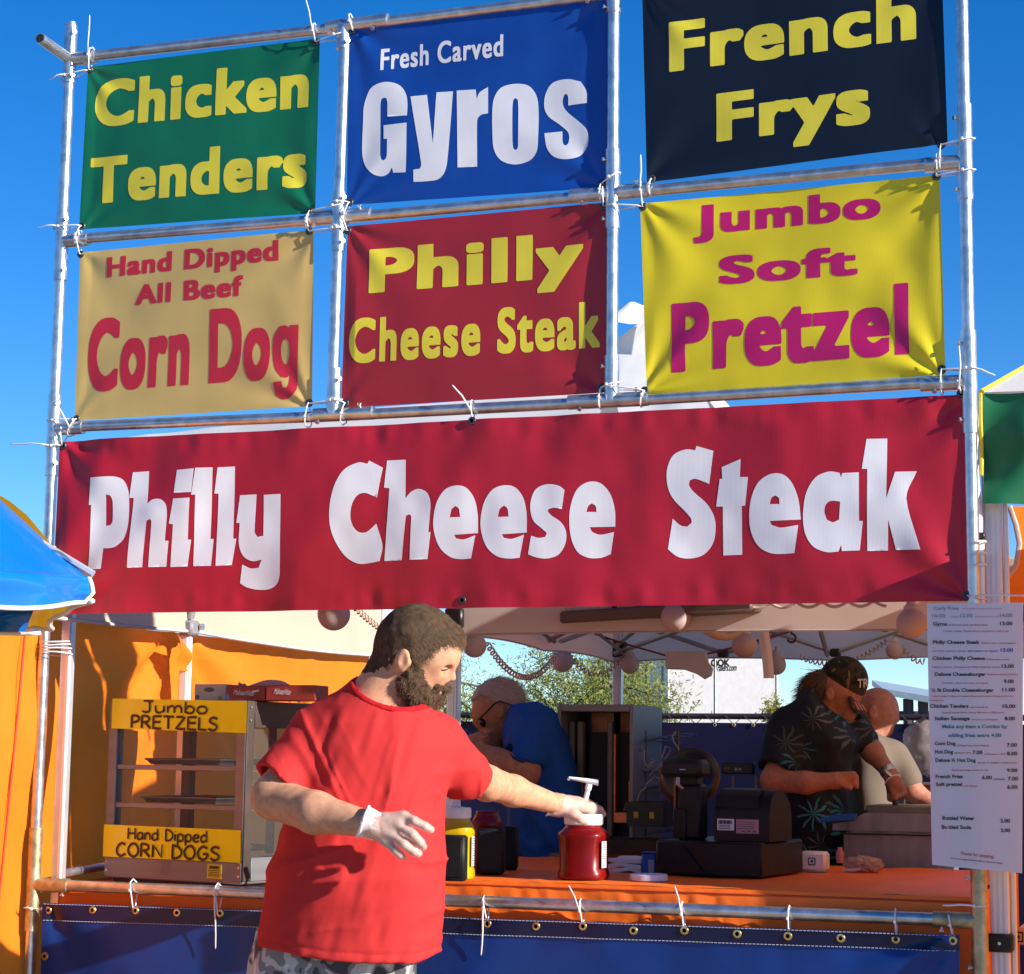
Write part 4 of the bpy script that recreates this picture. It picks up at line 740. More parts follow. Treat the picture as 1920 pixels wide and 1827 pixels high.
mb.grid(lambda s, t: pz(s, math.cos(2*math.pi*t)*(.007+.006*s), math.sin(2*math.pi*t)*(.004+.0045*s)-.001*s), 10, 14); mb.add([pz(1, math.cos(2*math.pi*t/14)*.013, math.sin(2*math.pi*t/14)*.0085-.001) for t in range(14)], [tuple(range(14))]); mb.tube([pz(0, 0, 0), pz(-.02, 0, -.006)], .0045, 8); mb.obj('pump_head', WHITEP, jr)
k2, kb, kr, kH = jar(912, 1636, 60, 112, KET, 'dark red ketchup jar without a lid inside the black holder', pump=False, lid=None, rot=.2)
m2, m2b, m2r, m2H = jar(852, 1648, 78, 112, MUS, 'yellow mustard jar with white pump lid beside the red shirt', rot=.2)
mb = MB(); t0 = m2b+np.array([0, 0, m2H+.045]); mb.tube([t0, P(845, 1478, m2b[1])], .0065, 12); mb.obj('pump_stem', WHITEP, m2); mb = MB(); mb.box(P(838, 1474, m2b[1]), (.07, .022, .012), bev=.004); mb.obj('pump_head', WHITEP, m2)
BLK = M('black_holder', (.010, .010, .011), .5, var=.3, bump=.05, spec=.2)
def holder(px0, px1, ybase, ytop, dpt, label, name='napkin_holder', yaw=.12, m=BLK, zb=None):
    zb = ZC if zb is None else zb; a = PZ(px0, ybase, zb+.002); b = PZ(px1, ybase, zb+.002); b = P(px1, ybase, a[1]+.0); b[2] = a[2]; w = np.linalg.norm(b-a)
    d = np.array([math.cos(yaw), math.sin(yaw), 0]); n_ = np.array([-d[1], d[0], 0]); h = (ybase-ytop)/ppm(px0, a[1]); root = empty(name, a+d*w/2, label, 'holder')
    mb = MB(); mb.box(a+d*w/2+n_*dpt/2+np.array([0, 0, h/2]), (w, dpt, h), ax=[d, n_, [0, 0, 1]], bev=.006); mb.obj('holder_body', m, root)
    mb = MB(); mb.box(a+d*w/2-n_*.0008+np.array([0, 0, h/2]), (w*.8, .003, h*.82), ax=[d, n_, [0, 0, 1]], bev=.001); mb.obj('face_plate', m, root); return root
holder(812, 868, 1652, 1568, .04, 'small black holder in front of the mustard jar')
holder(893, 942, 1640, 1556, .09, 'black holder with the ketchup jar behind it', yaw=.3); holder(940, 968, 1632, 1552, .09, 'narrow black holder to the right of the lidless ketchup jar', yaw=.3)
# napkins, blue box, loose lid
nb = PZ(1175, 1634, ZC+.003); root = empty('napkin_stack', nb, 'stack of three folded white napkins beside the ketchup jar', 'napkins'); NAP = M('napkin_paper', (.66, .58, .60), .8, var=.04)
for k in range(3):
    mb = MB(); mb.grid(lambda s, t: nb+np.array([-.048+.096*s+.004*vn(t*4, k, 1), -.02+.11*t, .007+.0135*k+.004*vn(s*3+k, t*3, 2)+.004*math.sin(3*s)]), 14, 10); mb.grid(lambda s, t: nb+np.array([-.048+.096*s, -.02-.001*math.sin(3*t), .007+.0135*k+.004*vn(s*3+k, 0, 2)+.004*math.sin(3*s)-.011*t]), 14, 3, flip=True); mb.grid(lambda s, t: nb+np.array([.048, -.02+.11*s, .007+.0135*k+.004*math.sin(3)+.004*vn(3+k, s*3, 2)-.011*t]), 10, 3, flip=True); mb.obj('napkin', NAP, root, smooth='all')
bb_ = PZ(1216, 1637, ZC+.002); k = ppm(1216, bb_[1]); mb = MB(); mb.box(bb_+np.array([0, .02, 19/k]), (26/k, .04, 38/k), bev=.002); root = empty('blue_carton', bb_, 'small bright blue carton against the black register', 'carton'); mb.obj('box', M('blue_card', (.01, .09, .42), .4, var=.1), root); mb = MB(); mb.box(bb_+np.array([.008, -.0008, 12/k]), (11/k, .0015, 24/k)); mb.obj('pale_panel', M('pale_print', (.35, .35, .45), .5), root); mb = MB(); mb.box(bb_+np.array([0, -.0005, 35/k]), (25/k, .0012, 3/k)); mb.obj('dark_band', BLACKP, root)
lb_ = PZ(1216, 1652, ZC+.001); mb = MB(); mb.lathe(lb_+np.array([0, .0, 0]), [(.0001, .001), (.048, .001), (.050, .003), (.050, .016), (.048, .018), (.046, .017), (.046, .010), (.0001, .010)], 40); mb.obj('jar_lid', M('translucent_white_lid', (.68, .68, .78), .3, transl=.3), label='loose white jar lid lying on the orange counter', cat='lid')
# cash register
RG_ = empty('cash_register', PZ(1330, 1645, ZC), 'black cash register with drawer base, customer display pole and paper stickers', 'cash register'); g0 = PZ(1229, 1640, ZC+.003); g1 = PZ(1428, 1648, ZC+.003)
d = (g1-g0); Lr = np.linalg.norm(d); d /= Lr; n_ = np.cross([0, 0, 1.], d); kk = ppm(1330, g0[1])
REG = M('register_black', (.006, .006, .0065), .42, var=.25, bump=.08, bscale=500, spec=.25); REG2 = M('register_charcoal', (.014, .013, .013), .45, var=.2, bump=.08, bscale=500, spec=.25)
def rp_(u, v, z): return g0+d*u*Lr+n_*v+np.array([0, 0, z])
hb = 64/kk; dp = .36
mb = MB(); mb.box(rp_(.5, dp/2, hb/2), (Lr, dp, hb), ax=[d, n_, [0, 0, 1]], bev=.006); mb.obj('cash_drawer', REG, RG_)
mb = MB(); mb.box(rp_(.5, -.001, hb*.9), (Lr*.97, .003, .0025), ax=[d, n_, [0, 0, 1]]); mb.obj('drawer_seam', REG2, RG_)
# body: rounded drum
pr = [(.0, 0), (.0, .07), (.004, .10), (.02, .135), (.05, .155), (.09, .16), (.14, .145), (.18, .11), (.19, .07), (.19, 0)]; sc_ = (95/kk)/.16
A = [rp_(.50, .05+a, hb+.001+b*sc_) for a, b in pr]; B = [p+d*Lr*.52 for p in A]; mb = MB(); n = len(pr)
mb.add(A+B, [tuple(range(n)), tuple(range(n, 2*n))[::-1]]+[(i, n+i, n+(i+1) % n, (i+1) % n) for i in range(n)]); body = mb.obj('register_body', REG, RG_)
A2 = [p-d*.002-n_*.001+[0, 0, .001] for p in A[2:6]]; mb = MB(); mb.grid(lambda s, t: (lambda k: A2[k]*(1-(t*3-k))+A2[k+1]*(t*3-k)+d*(s*(Lr*.40)+.004))(min(2, int(t*3)))-n_*.0015+np.array([0, 0, .0015]), 4, 9); mb.obj('paper_cover', REG2, RG_, smooth='all')
def stick(u0, u1, z0, z1, m, name): mb = MB(); mb.box(rp_((u0+u1)/2, .049, hb+(z0+z1)/2), ((u1-u0)*Lr, .0015, z1-z0), ax=[d, n_, [0, 0, 1]]); return mb.obj(name, m, RG_)
s_ = stick(.53, .69, 20/kk, 41/kk, LBLW, 'white_sticker'); mb = MB()
rs = random.Random(3)
for i in range(16): mb.box(rp_(.545+.0083*i, .0478, hb+35/kk), (.0011*rs.choice((1, 1.8)), .001, 7/kk), ax=[d, n_, [0, 0, 1]])
for z in (29, 26, 23): mb.box(rp_(.60, .0478, hb+z/kk), (.11*Lr*1.0, .001, .0018), ax=[d, n_, [0, 0, 1]])
mb.obj('barcode', BLACKP, s_)
s_ = stick(.71, .92, 15/kk, 41/kk, M('pink_label', (.42, .20, .24), .5), 'pink_sticker'); mb = MB()
for z in (36, 32, 28, 24): mb.box(rp_(.80, .0478, hb+z/kk), (.16*Lr, .001, .0015), ax=[d, n_, [0, 0, 1]])
for u in (.78, .83, .88): mb.box(rp_(u, .0478, hb+19/kk), (.03*Lr, .001, .004), ax=[d, n_, [0, 0, 1]])
mb.obj('sticker_print', MATS['dark_print'], s_)
# display pole
mb = MB(); mb.box(rp_(.24, .09, hb+52/kk), (50/kk, .06, 104/kk), ax=[d, n_, [0, 0, 1]], bev=.008); mb.box(rp_(.16, .058, hb+30/kk), (26/kk, .006, 56/kk), ax=[d, n_, [0, 0, 1]], bev=.002); mb.obj('display_pole', REG, RG_)
mb = MB(); mb.box(rp_(.10, .085, hb+60/kk), (.006, .04, 110/kk), ax=[d, n_, [0, 0, 1]], bev=.001); mb.obj('red_edge_strip', M('copper_red_edge', (.25, .05, .03), .4), RG_)
mb = MB(); mb.box(rp_(.19, .075, hb+133/kk), (84/kk, .085, 34/kk), ax=[d, n_, [0, 0, 1]], bev=.012); mb.box(rp_(.22, .09, hb+110/kk), (40/kk, .05, 20/kk), ax=[d, n_, [0, 0, 1]], bev=.006); mb.obj('display_head', REG2, RG_)
mb = MB(); mb.box(rp_(.22, .031, hb+131/kk), (12/kk, .001, 2/kk), ax=[d, n_, [0, 0, 1]]); mb.obj('display_mark', MATS['pale_print'], RG_)
mb = MB()
for k in range(3): mb.tube([rp_(.16+.012*k, .035, hb+116/kk), rp_(.165+.014*k, .025, hb+103/kk), rp_(.19+.01*k, .045, hb+96/kk)], .0018, 6)
mb.obj('display_wires', M('pale_wire', (.5, .4, .38), .5), RG_)
mb = MB(); mb.tube([rp_(.22, .05, hb+6/kk), rp_(.25, .0, hb-4/kk), rp_(.36, -.006, hb*.5), rp_(.47, -.008, .004)], .0035, 8); mb.obj('cable', REG, RG_)
dk = P(1293, 1458, .75); mb = MB(); mb.lathe(dk, [(.0001, .02), (.07, .018), (.088, .006), (.09, 0), (.0001, -.004)], 40, ax=[[1, 0, 0], [0, .3, .95], [0, -.95, .3]]); root = empty('round_fan', dk-[0, 0, .3], 'black round disc shaped fan head behind the register display', 'fan'); mb.obj('fan_head', M('fan_black', (.015, .014, .014), .3, var=.3), root); mb = MB(); mb.tube([dk+[0, .02, -.05], [dk[0], dk[1]+.02, ZC]], .012, 10); mb.obj('stand', BLACKP, root); mb = MB(); mb.lathe(dk+np.array([0, -.0, 0]), [(.088, .007), (.091, .004), (.092, -.002)], 40, ax=[[1, 0, 0], [0, .3, .95], [0, -.95, .3]]); mb.obj('rim', M('bronze_rim', (.07, .045, .035), .4, .6), root)
# card reader
cr = PZ(1523, 1636, ZC+.001); kk2 = ppm(1523, cr[1]); root = empty('card_reader', cr, 'small white square card reader with black square emblem on the counter', 'card reader')
mb = MB(); w = 50/kk2; mb.box(cr+np.array([0, w*.45, 19.5/kk2]), (w, w*.9, 36/kk2), bev=.008); mb.obj('reader_body', WHITEP, root); mb = MB(); mb.box(cr+np.array([0, w*.45, .002]), (w*.93, w*.8, .006), bev=.002); mb.obj('reader_base', M('grey_rubber', (.3, .3, .32), .6), root)
mb = MB(); c = cr+np.array([-.001, -.0006, 20/kk2]); q = 6/kk2
for dx, dz, sx_, sz_ in ((-q, 0, .0026, 2*q+.0026), (q, 0, .0026, 2*q+.0026), (0, q, 2*q-.0026, .0026), (0, -q, 2*q-.0026, .0026), (0, 0, q*.7, q*.7)): mb.box(c+np.array([dx, 0, dz]), (sx_, .0015, sz_))
mb.obj('square_emblem', BLACKP, root); mb = MB(); mb.tube([cr+np.array([-w*.5, .02, .006]), cr+np.array([-w*.9, .03, .003]), cr+np.array([-w*1.9, .0, .003])], .0022, 6); mb.obj('cable', BLACKP, root)
# bag of bread rolls / crumpled gloves
gb = PZ(1617, 1637, ZC+.001); kk3 = ppm(1617, gb[1]); mb = MB(); mb.ball(gb+np.array([0, .03, .5*28/kk3]), 1, 56, 34, sc=(32/kk3, .045, 15/kk3)); V = np.array(mb.V); c = gb+np.array([0, .03, 14/kk3]); dn = V-c; V = c+dn*(1+.30*vnoise(V*70)[:, None]+.22*vnoise(V*170)[:, None]); V[:, 2] = np.maximum(V[:, 2], ZC+.002); root = empty('glove_bundle', gb, 'crumpled clear plastic glove bundle on the counter under the menu', 'plastic bundle'); obj('plastic_film', V, mb.F, M('crumpled_film', (.55, .40, .34), .3, var=.25, scale=60, bump=.6, bscale=120, alpha=.75, transl=.2), root, smooth='all')
mb = MB(); mb.tube([gb+np.array([-34/kk3, 0, .006]), gb+np.array([-16/kk3, -.006, .008]), gb+np.array([-2/kk3, -.004, .012])], [.005, .0062, .005], 10); mb.obj('rolled_end', M('film_roll', (.62, .55, .58), .4), root)
# ================================================================ people: implicit bodies meshed with surface nets
class Field:
    def __init__(s, lo, hi, h):
        s.lo = np.array(lo, float); s.h = h; s.n = np.ceil((np.array(hi)-s.lo)/h).astype(int)+1; s.f = np.full(s.n, 1e3, np.float32)
    def sub_(s, lo, hi):
        a = np.clip(np.floor((np.array(lo)-s.lo)/s.h).astype(int), 0, s.n); b = np.clip(np.ceil((np.array(hi)-s.lo)/s.h).astype(int)+1, 0, s.n)
        sl_ = tuple(slice(i, j) for i, j in zip(a, b)); g = [(s.lo[k]+s.h*np.arange(a[k], b[k])).astype(np.float32) for k in range(3)]
        return sl_, g[0][:, None, None], g[1][None, :, None], g[2][None, None, :]
    def op(s, fn, lo, hi, k=.01, mode='add'):
        m = k+3*s.h; sl_, X, Y, Z = s.sub_(np.array(lo)-m, np.array(hi)+m)
        if 0 in s.f[sl_].shape: return
        d = fn(X, Y, Z); a = s.f[sl_]
        if mode == 'add': s.f[sl_] = smin(a, d, k)
        else: s.f[sl_] = -smin(-a, d, k)
    def cone(s, a, b, ra, rb, k=.012, mode='add'):
        a = np.array(a); b = np.array(b); r_ = max(ra, rb); s.op(lambda X, Y, Z: rcone(X, Y, Z, a, b, ra, rb), np.minimum(a, b)-r_, np.maximum(a, b)+r_, k, mode)
    def ell(s, c, r, k=.012, mode='add', ax=None):
        c = np.array(c); r = np.array(r, float); ax = np.eye(3) if ax is None else np.array(ax); rm = r.max(); s.op(lambda X, Y, Z: ellip(X, Y, Z, c, r, ax), c-rm, c+rm, k, mode)
    def plane(s, c, n, lo, hi):
        c = np.array(c); n = np.array(n, float); n /= np.linalg.norm(n); sl_, X, Y, Z = s.sub_(lo, hi); s.f[sl_] = np.maximum(s.f[sl_], (X-c[0])*n[0]+(Y-c[1])*n[1]+(Z-c[2])*n[2])
    def grid(s): return s.sub_(s.lo, s.lo+s.n*s.h)[1:]
    def band(s, fn):
        i = np.nonzero(np.abs(s.f) < .03); p = np.stack([s.lo[k]+s.h*i[k] for k in range(3)], 1); s.f[i] += fn(p).astype(np.float32)
    def mask(s, fn): # intersect with fn(points) < 0
        i = np.nonzero(s.f < .03); p = np.stack([s.lo[k]+s.h*i[k] for k in range(3)], 1); s.f[i] = np.maximum(s.f[i], fn(p).astype(np.float32))
    def mesh(s, relax=1):
        f = s.f; ins = f < 0; nx, ny, nz = f.shape
        c = np.zeros((nx-1, ny-1, nz-1), np.int8)
        for a in (0, 1):
            for b in (0, 1):
                for d in (0, 1): c += ins[a:nx-1+a, b:ny-1+b, d:nz-1+d]
        act = (c > 0) & (c < 8); I = np.stack(np.nonzero(act), 1); idx = np.full(act.shape, -1, np.int32); idx[act] = np.arange(len(I))
        acc = np.zeros((len(I), 3)); cnt = np.zeros(len(I)); cor = [(a, b, d) for a in (0, 1) for b in (0, 1) for d in (0, 1)]
        val = {q: f[I[:, 0]+q[0], I[:, 1]+q[1], I[:, 2]+q[2]].astype(float) for q in cor}
        for q in cor:
            for k in range(3):
                if q[k]: continue
                q2 = list(q); q2[k] = 1; q2 = tuple(q2); a, b = val[q], val[q2]; cr = (a < 0) != (b < 0); t = np.where(cr, a/(a-b+1e-12*(a == b)), 0)
                p = np.array(q, float)[None]+np.zeros((len(I), 3)); p[:, k] += t; acc[cr] += p[cr]; cnt[cr] += 1
        V = s.lo+s.h*(I+acc/cnt[:, None]); F = []
        for k in range(3):
            u, v = (k+1) % 3, (k+2) % 3; sl0 = [slice(None)]*3; sl1 = [slice(None)]*3; sl0[k] = slice(0, -1); sl1[k] = slice(1, None)
            A, B = ins[tuple(sl0)], ins[tuple(sl1)]; E = np.stack(np.nonzero(A != B), 1); E = E[(E[:, u] > 0) & (E[:, v] > 0) & (E[:, u] < f.shape[u]-1) & (E[:, v] < f.shape[v]-1)]
            fl = A[E[:, 0], E[:, 1], E[:, 2]]; q = []
            for du, dv_ in ((-1, -1), (0, -1), (0, 0), (-1, 0)):
                e = E.copy(); e[:, u] += du; e[:, v] += dv_; q.append(idx[e[:, 0], e[:, 1], e[:, 2]])
            q = np.stack(q, 1); q[~fl] = q[~fl][:, ::-1]; F.append(q)
        F = np.concatenate(F); F = F[(F >= 0).all(1)]
        for _ in range(relax):
            S = np.zeros_like(V); n = np.zeros(len(V))
            for i in range(4): np.add.at(S, F[:, i], V[F[:, (i+1) % 4]]); np.add.at(n, F[:, i], 1)
            n[n == 0] = 1; V = V*.5+.5*S/n[:, None]
        return V, F
def smin(a, b, k):
    if k <= 0: return np.minimum(a, b)
    h = np.clip(.5+.5*(a-b)/k, 0, 1); return a*(1-h)+b*h-k*h*(1-h)
def rcone(X, Y, Z, a, b, ra, rb):
    d = b-a; L = d@d; t = np.clip(((X-a[0])*d[0]+(Y-a[1])*d[1]+(Z-a[2])*d[2])/L, 0, 1)
    return np.sqrt((X-a[0]-t*d[0])**2+(Y-a[1]-t*d[1])**2+(Z-a[2]-t*d[2])**2)-(ra+(rb-ra)*t)
def ellip(X, Y, Z, c, r, ax):
    x, y, z = X-c[0], Y-c[1], Z-c[2]; q = [(x*a[0]+y*a[1]+z*a[2])/r[i] for i, a in enumerate(ax)]
    k0 = np.sqrt(q[0]**2+q[1]**2+q[2]**2); k1 = np.sqrt((q[0]/r[0])**2+(q[1]/r[1])**2+(q[2]/r[2])**2); return k0*(k0-1)/(k1+1e-9)
class Body:  # joints are given as (photo x, photo y, metres behind the figure's own plane)
    def __init__(s, D0): s.D = D0
    def J(s, x, y, d=0): return CAM+ray(x, y)*(s.D+d)
    def r(s, px, d=0): return px*(s.D+d)/FPX
def topx(p):
    q = p-CAM; D = q@FW; return 960+FPX*(q@RT)/D, 913.5-FPX*(q@UP)/D, D
def loft(Fd, B, ys, L, Rr, dc, b, k=.02, ex=2.4, bot=None):
    ys, L, Rr, dc, b = [np.array(v, float) for v in (ys, L, Rr, dc, b)]
    def fn(X, Y, Z):
        x, y, z = X-CAM[0], Y-CAM[1], Z-CAM[2]; D = x*FW[0]+y*FW[1]+z*FW[2]; px = 960+FPX*(x*RT[0]+y*RT[1]+z*RT[2])/D; py = 913.5-FPX*(x*UP[0]+y*UP[1]+z*UP[2])/D
        l, r_, c, bb = [np.interp(py, ys, v) for v in (L, Rr, dc, b)]; a = (r_-l)/2; s_ = D/FPX
        kx = np.abs((px-(l+r_)/2)/a); ky = np.abs((D-B.D-c)/bb); kk = (kx**ex+ky**ex)**(1/ex); d = (kk-1)*np.minimum(a*s_, bb)
        yb = ys[-1] if bot is None else np.interp(px, *bot)
        return np.maximum(np.maximum(d, (ys[0]-py)*s_), (py-yb)*s_).astype(np.float32)
    pts = [B.J(x, y, c+e*q) for y, l, r_, c, q in zip(ys, L, Rr, dc, b) for x in (l, r_) for e in (-1, 1)]
    Fd.op(fn, np.min(pts, 0)-.02, np.max(pts, 0)+.02, k)
def strands(name, V, F, keep, n, L, w, m, parent, comb, curl=.3, lift=.5, seed=1, nseg=3):
    rs = np.random.RandomState(seed); a, b, c = V[F[:, 0]], V[F[:, 1]], V[F[:, 2]]; N = np.cross(b-a, c-a); A = np.linalg.norm(N, axis=1); N /= A[:, None]+1e-12; cen = V[F].mean(1)
    ok = keep(cen); fi = np.nonzero(ok)[0]; pr = A[fi]/A[fi].sum(); f = fi[rs.choice(len(fi), n, p=pr)]; u = rs.rand(n, 4); u /= u.sum(1)[:, None]; p = (V[F[f]]*u[:, :, None]).sum(1); nn = N[f]
    d = nn*lift+comb(p)+rs.randn(n, 3)*curl; d /= np.linalg.norm(d, axis=1)[:, None]; l = (L*rs.uniform(.6, 1.25, n))[:, None]; bend = comb(p)*.4+rs.randn(n, 3)*curl
    q = []; x = p-nn*.001
    for i in range(nseg+1):
        t = i/nseg; side = np.cross(d, FW[None]+rs.randn(1, 3)*.1); side /= np.linalg.norm(side, axis=1)[:, None]+1e-9; ww = w*(1-.75*t); q += [x-side*ww, x+side*ww]; d = d+bend/nseg; d /= np.linalg.norm(d, axis=1)[:, None]; x = x+d*l/nseg
    VV = np.stack(q, 1).reshape(-1, 3); m_ = 2*(nseg+1); base = (np.arange(n)*m_)[:, None, None]; fq = np.array([[2*i, 2*i+1, 2*i+3, 2*i+2] for i in range(nseg)])[None]
    return obj(name, VV, (base+fq).reshape(-1, 4), m, parent, smooth=False)
def hairmat(name, c, var=.35, rough=.6):
    m = bpy.data.materials.new(name); m.use_nodes = True; n = m.node_tree.nodes; l = m.node_tree.links; g = n.new('ShaderNodeNewGeometry'); r_ = n.new('ShaderNodeValToRGB')
    r_.color_ramp.elements[0].color = (*[x*(1-var) for x in c], 1); r_.color_ramp.elements[1].color = (*[x*(1+var) for x in c], 1); l.new(g.outputs['Random Per Island'], r_.inputs[0]); l.new(r_.outputs[0], n['Principled BSDF'].inputs['Base Color']); n['Principled BSDF'].inputs['Roughness'].default_value = rough; n['Principled BSDF'].inputs['Specular IOR Level'].default_value = .15; return m
def skin(name, c, var=.17):
    m = M(name, c, .55, var=var, scale=55, bump=.3, bscale=330, bdist=.0015, spec=.25); b = m.node_tree.nodes['Principled BSDF']; b.inputs['Subsurface Weight'].default_value = .06; b.inputs['Subsurface Radius'].default_value = (.012, .004, .002); b.inputs['Subsurface Scale'].default_value = 1; return m
def ramp3(name, stops, scale, rough=.75, vor=False, stretch=None, bump=.12, detail=2, dist=0., lac=None):
    m = M(name, (.5, .5, .5), rough, bump=bump, bscale=350, bdist=.001, stretch=stretch, scale=scale, spec=.2); n = m.node_tree.nodes; rp = [x for x in n if x.type == 'VALTORGB'][0]; nz = [x for x in n if x.type == 'TEX_NOISE'][0]; nz.inputs['Detail'].default_value = detail; nz.inputs['Distortion'].default_value = dist
    rp.color_ramp.interpolation = 'CONSTANT' if not vor else 'LINEAR'; e = rp.color_ramp.elements
    while len(e) < len(stops): e.new(.5)
    for k, (p, c) in enumerate(stops): e[k].position = p; e[k].color = (*c, 1)
    return m
SHIRT = M('red_cotton', (.49, .030, .030), .85, var=.05, scale=6, bump=.25, bscale=520, bdist=.0012, spec=.15, stretch=(1, 1, 1)); SHIRTD = M('red_rib_knit', (.42, .010, .014), .85, var=.05, bump=.2, bscale=400, spec=.15)
GLOVE = M('clear_vinyl_glove', (.82, .66, .61), .3, var=.1, scale=40, bump=.5, bscale=70, bdist=.003, alpha=.38, spec=.7)
CUFFM = M('glove_cuff_roll', (.82, .80, .82), .35, var=.05, bump=.2, bscale=90, alpha=.92)
# ---------------------------------------------------------------- man in red
D0 = (P(680, 1500, -.6)-CAM)@FW; m1 = Body(D0); J, r = m1.J, m1.r
man = empty('person', J(680, 1827, 0)*[1, 1, 0], 'bearded man in red t-shirt and gloves reaching to the ketchup jar', 'person')
dj = ((jb-CAM)@FW)-D0
SK = skin('fair_skin', (.54, .275, .165)); lo, hi = J(440, 1900, -.5), J(1200, 1080, .9); lo, hi = np.minimum(lo, hi)-.15, np.maximum(lo, hi)+.15; lo[2] = J(680, 1700, 0)[2]
B = Field(lo, hi, .0038)
RTh = RT; HF = RT*.90-UP*.43; HU = RT*.43+UP*.90; HX = [HF, HU, FW]
def px(v, d=0): return r(v, d)
# neck and head
B.cone(J(706, 1322), J(756, 1240), px(60), px(49), .02); B.ell(J(783, 1212), (px(79), px(76), px(64)), .03, ax=HX); B.ell(J(820, 1228), (px(36), px(42), px(54)), .03, ax=HX)
B.ell(J(799, 1262, 0), (px(32), px(38), px(43)), .02, ax=HX); B.ell(J(820, 1272, 0), (px(18), px(24), px(26)), .02, ax=HX); B.cone(J(770, 1272, -.035), J(800, 1304, -.01), px(32), px(17), .02); B.cone(J(770, 1272, .035), J(800, 1304, .01), px(32), px(17), .02)
B.cone(J(840, 1246, 0), J(844, 1264, 0), px(6), px(8), .009); B.ell(J(846, 1270, 0), (px(9.5), px(8), px(9)), .006, ax=HX); B.ell(J(834, 1274, -.016), (px(9), px(6.5), px(6)), .005, ax=HX); B.ell(J(834, 1274, .016), (px(9), px(6.5), px(6)), .005, ax=HX); B.ell(J(836, 1280, -.011), (px(5), px(3), px(4)), .003, 'sub', ax=HX)
B.cone(J(815, 1242, -.050), J(846, 1239, -.014), px(8), px(8), .014); B.ell(J(834, 1254, -.040), (px(15), px(9), px(11)), .014, 'sub', ax=HX); B.ell(J(828, 1255, -.032), (px(12), px(8.5), px(11)), .006, ax=HX)
B.cone(J(822, 1299, -.02), J(827, 1296, .02), px(6), px(6), .008)
EX = [RT*.3+UP*.95, RT*.95-UP*.3, FW+RT*.35]; EX = [v/np.linalg.norm(v) for v in EX]
B.ell(J(754, 1240, -.082), (px(23), px(14), px(8)), .006, ax=EX); B.ell(J(757, 1238, -.096), (px(15), px(8), px(6)), .004, 'sub', ax=EX); B.ell(J(765, 1243, -.082), (px(7), px(6), px(7)), .006, ax=EX)
# arms
B.cone(J(604, 1380, 0), J(512, 1494, -.105), px(43), px(38), .03); B.cone(J(512, 1496, -.105), J(592, 1524, -.215), px(38), px(36), .02); B.cone(J(592, 1524, -.215), J(692, 1546, -.295), px(36), px(23), .02)
B.cone(J(825, 1398, .06), J(912, 1470, .29), px(40), px(33), .03); B.cone(J(915, 1468, .30), J(962, 1483, .40), px(34), px(30), .02); B.cone(J(962, 1483, .40), J(1046, 1509, dj-.06), px(30), px(20), .02)
def hand1(Fd, e, k=.008):
    w = (690, 1544, -.297)
    Fn = [[(757, 1531, -.318), (777, 1540, -.336), (797, 1550, -.338), (808, 1556, -.330)], [(748, 1547, -.324), (774, 1565, -.342), (788, 1580, -.338), (794, 1588, -.328)], [(735, 1565, -.322), (758, 1583, -.340), (776, 1597, -.336), (785, 1601, -.327)], [(723, 1578, -.314), (740, 1594, -.330), (750, 1603, -.328), (756, 1607, -.322)]]
    for i, f in enumerate(Fn):
        Fd.cone(J(*w), J(*f[0]), px(14)+e, px(10)+e, .015); rr = [8.8, 8.4, 7.9, 6.6] if i < 3 else [7.8, 7.4, 6.9, 5.9]
        for a in range(3): Fd.cone(J(*f[a]), J(*f[a+1]), px(rr[a])+e, px(rr[a+1])+e, k*.4 if a else .006)
    for a, b, ra, rb in (((700, 1542, -.288), (742, 1556, -.272), 15, 12), ((742, 1556, -.272), (768, 1568, -.275), 12, 10), ((768, 1568, -.275), (784, 1580, -.285), 10, 8)): Fd.cone(J(*a), J(*b), px(ra)+e, px(rb)+e, .008)
def hand2(Fd, e, k=.008):
    d = dj; w = (1046, 1509, d-.06)
    Fn = [[(1086, 1510, d-.015), (1108, 1512, d+.015), (1124, 1519, d+.035), (1131, 1527, d+.045)], [(1086, 1512, d-.03), (1106, 1518, d+.01), (1117, 1523, d+.03), (1125, 1530, d+.04)], [(1083, 1506, d+.0), (1102, 1506, d+.04), (1115, 1513, d+.06), (1121, 1523, d+.06)], [(1080, 1505, d+.02), (1094, 1506, d+.06), (1102, 1513, d+.075), (1106, 1522, d+.075)]]
    for i, f in enumerate(Fn):
        Fd.cone(J(*w), J(*f[0]), px(14)+e, px(10.5)+e, .02); rr = [9, 8.6, 8, 7]
        for a in range(3): Fd.cone(J(*f[a]), J(*f[a+1]), px(rr[a])+e, px(rr[a+1])+e, k*.6 if a else .009)
    for a, b, ra, rb in (((1054, 1514, d-.065), (1075, 1526, d-.072), 14, 11.5), ((1075, 1526, d-.072), (1088, 1535, d-.075), 11.5, 9.6), ((1088, 1535, d-.075), (1098, 1541, d-.070), 9.6, 8)): Fd.cone(J(*a), J(*b), px(ra)+e, px(rb)+e, .01)
hand1(B, -.0012); hand2(B, -.0012)
# torso inside the shirt and legs
B.cone(J(690, 1400, .0), J(670, 1680, .0), .11, .13, .03)
V, F = B.mesh(); obj('body', V, F, SK, man, smooth='all')
mb = MB()
for x, d in ((560, .02), (690, .06)): a = J(x, 2060, d); mb.tube([J(x, 1880, d), a*[1, 1, 0]+[0, 0, .45], a*[1, 1, 0]+[0, 0, .05]], [.085, .06, .042], 14)
mb.obj('lower_legs', SK, man)
mb = MB()
for x, d in ((560, .02), (690, .06)): a = J(x, 2060, d)*[1, 1, 0]; mb.ball(a+np.array([.03, -.05, .045]), 1, 18, 10, sc=(.05, .14, .05))
mb.obj('shoes', M('dark_shoe', (.03, .03, .03), .6), man)
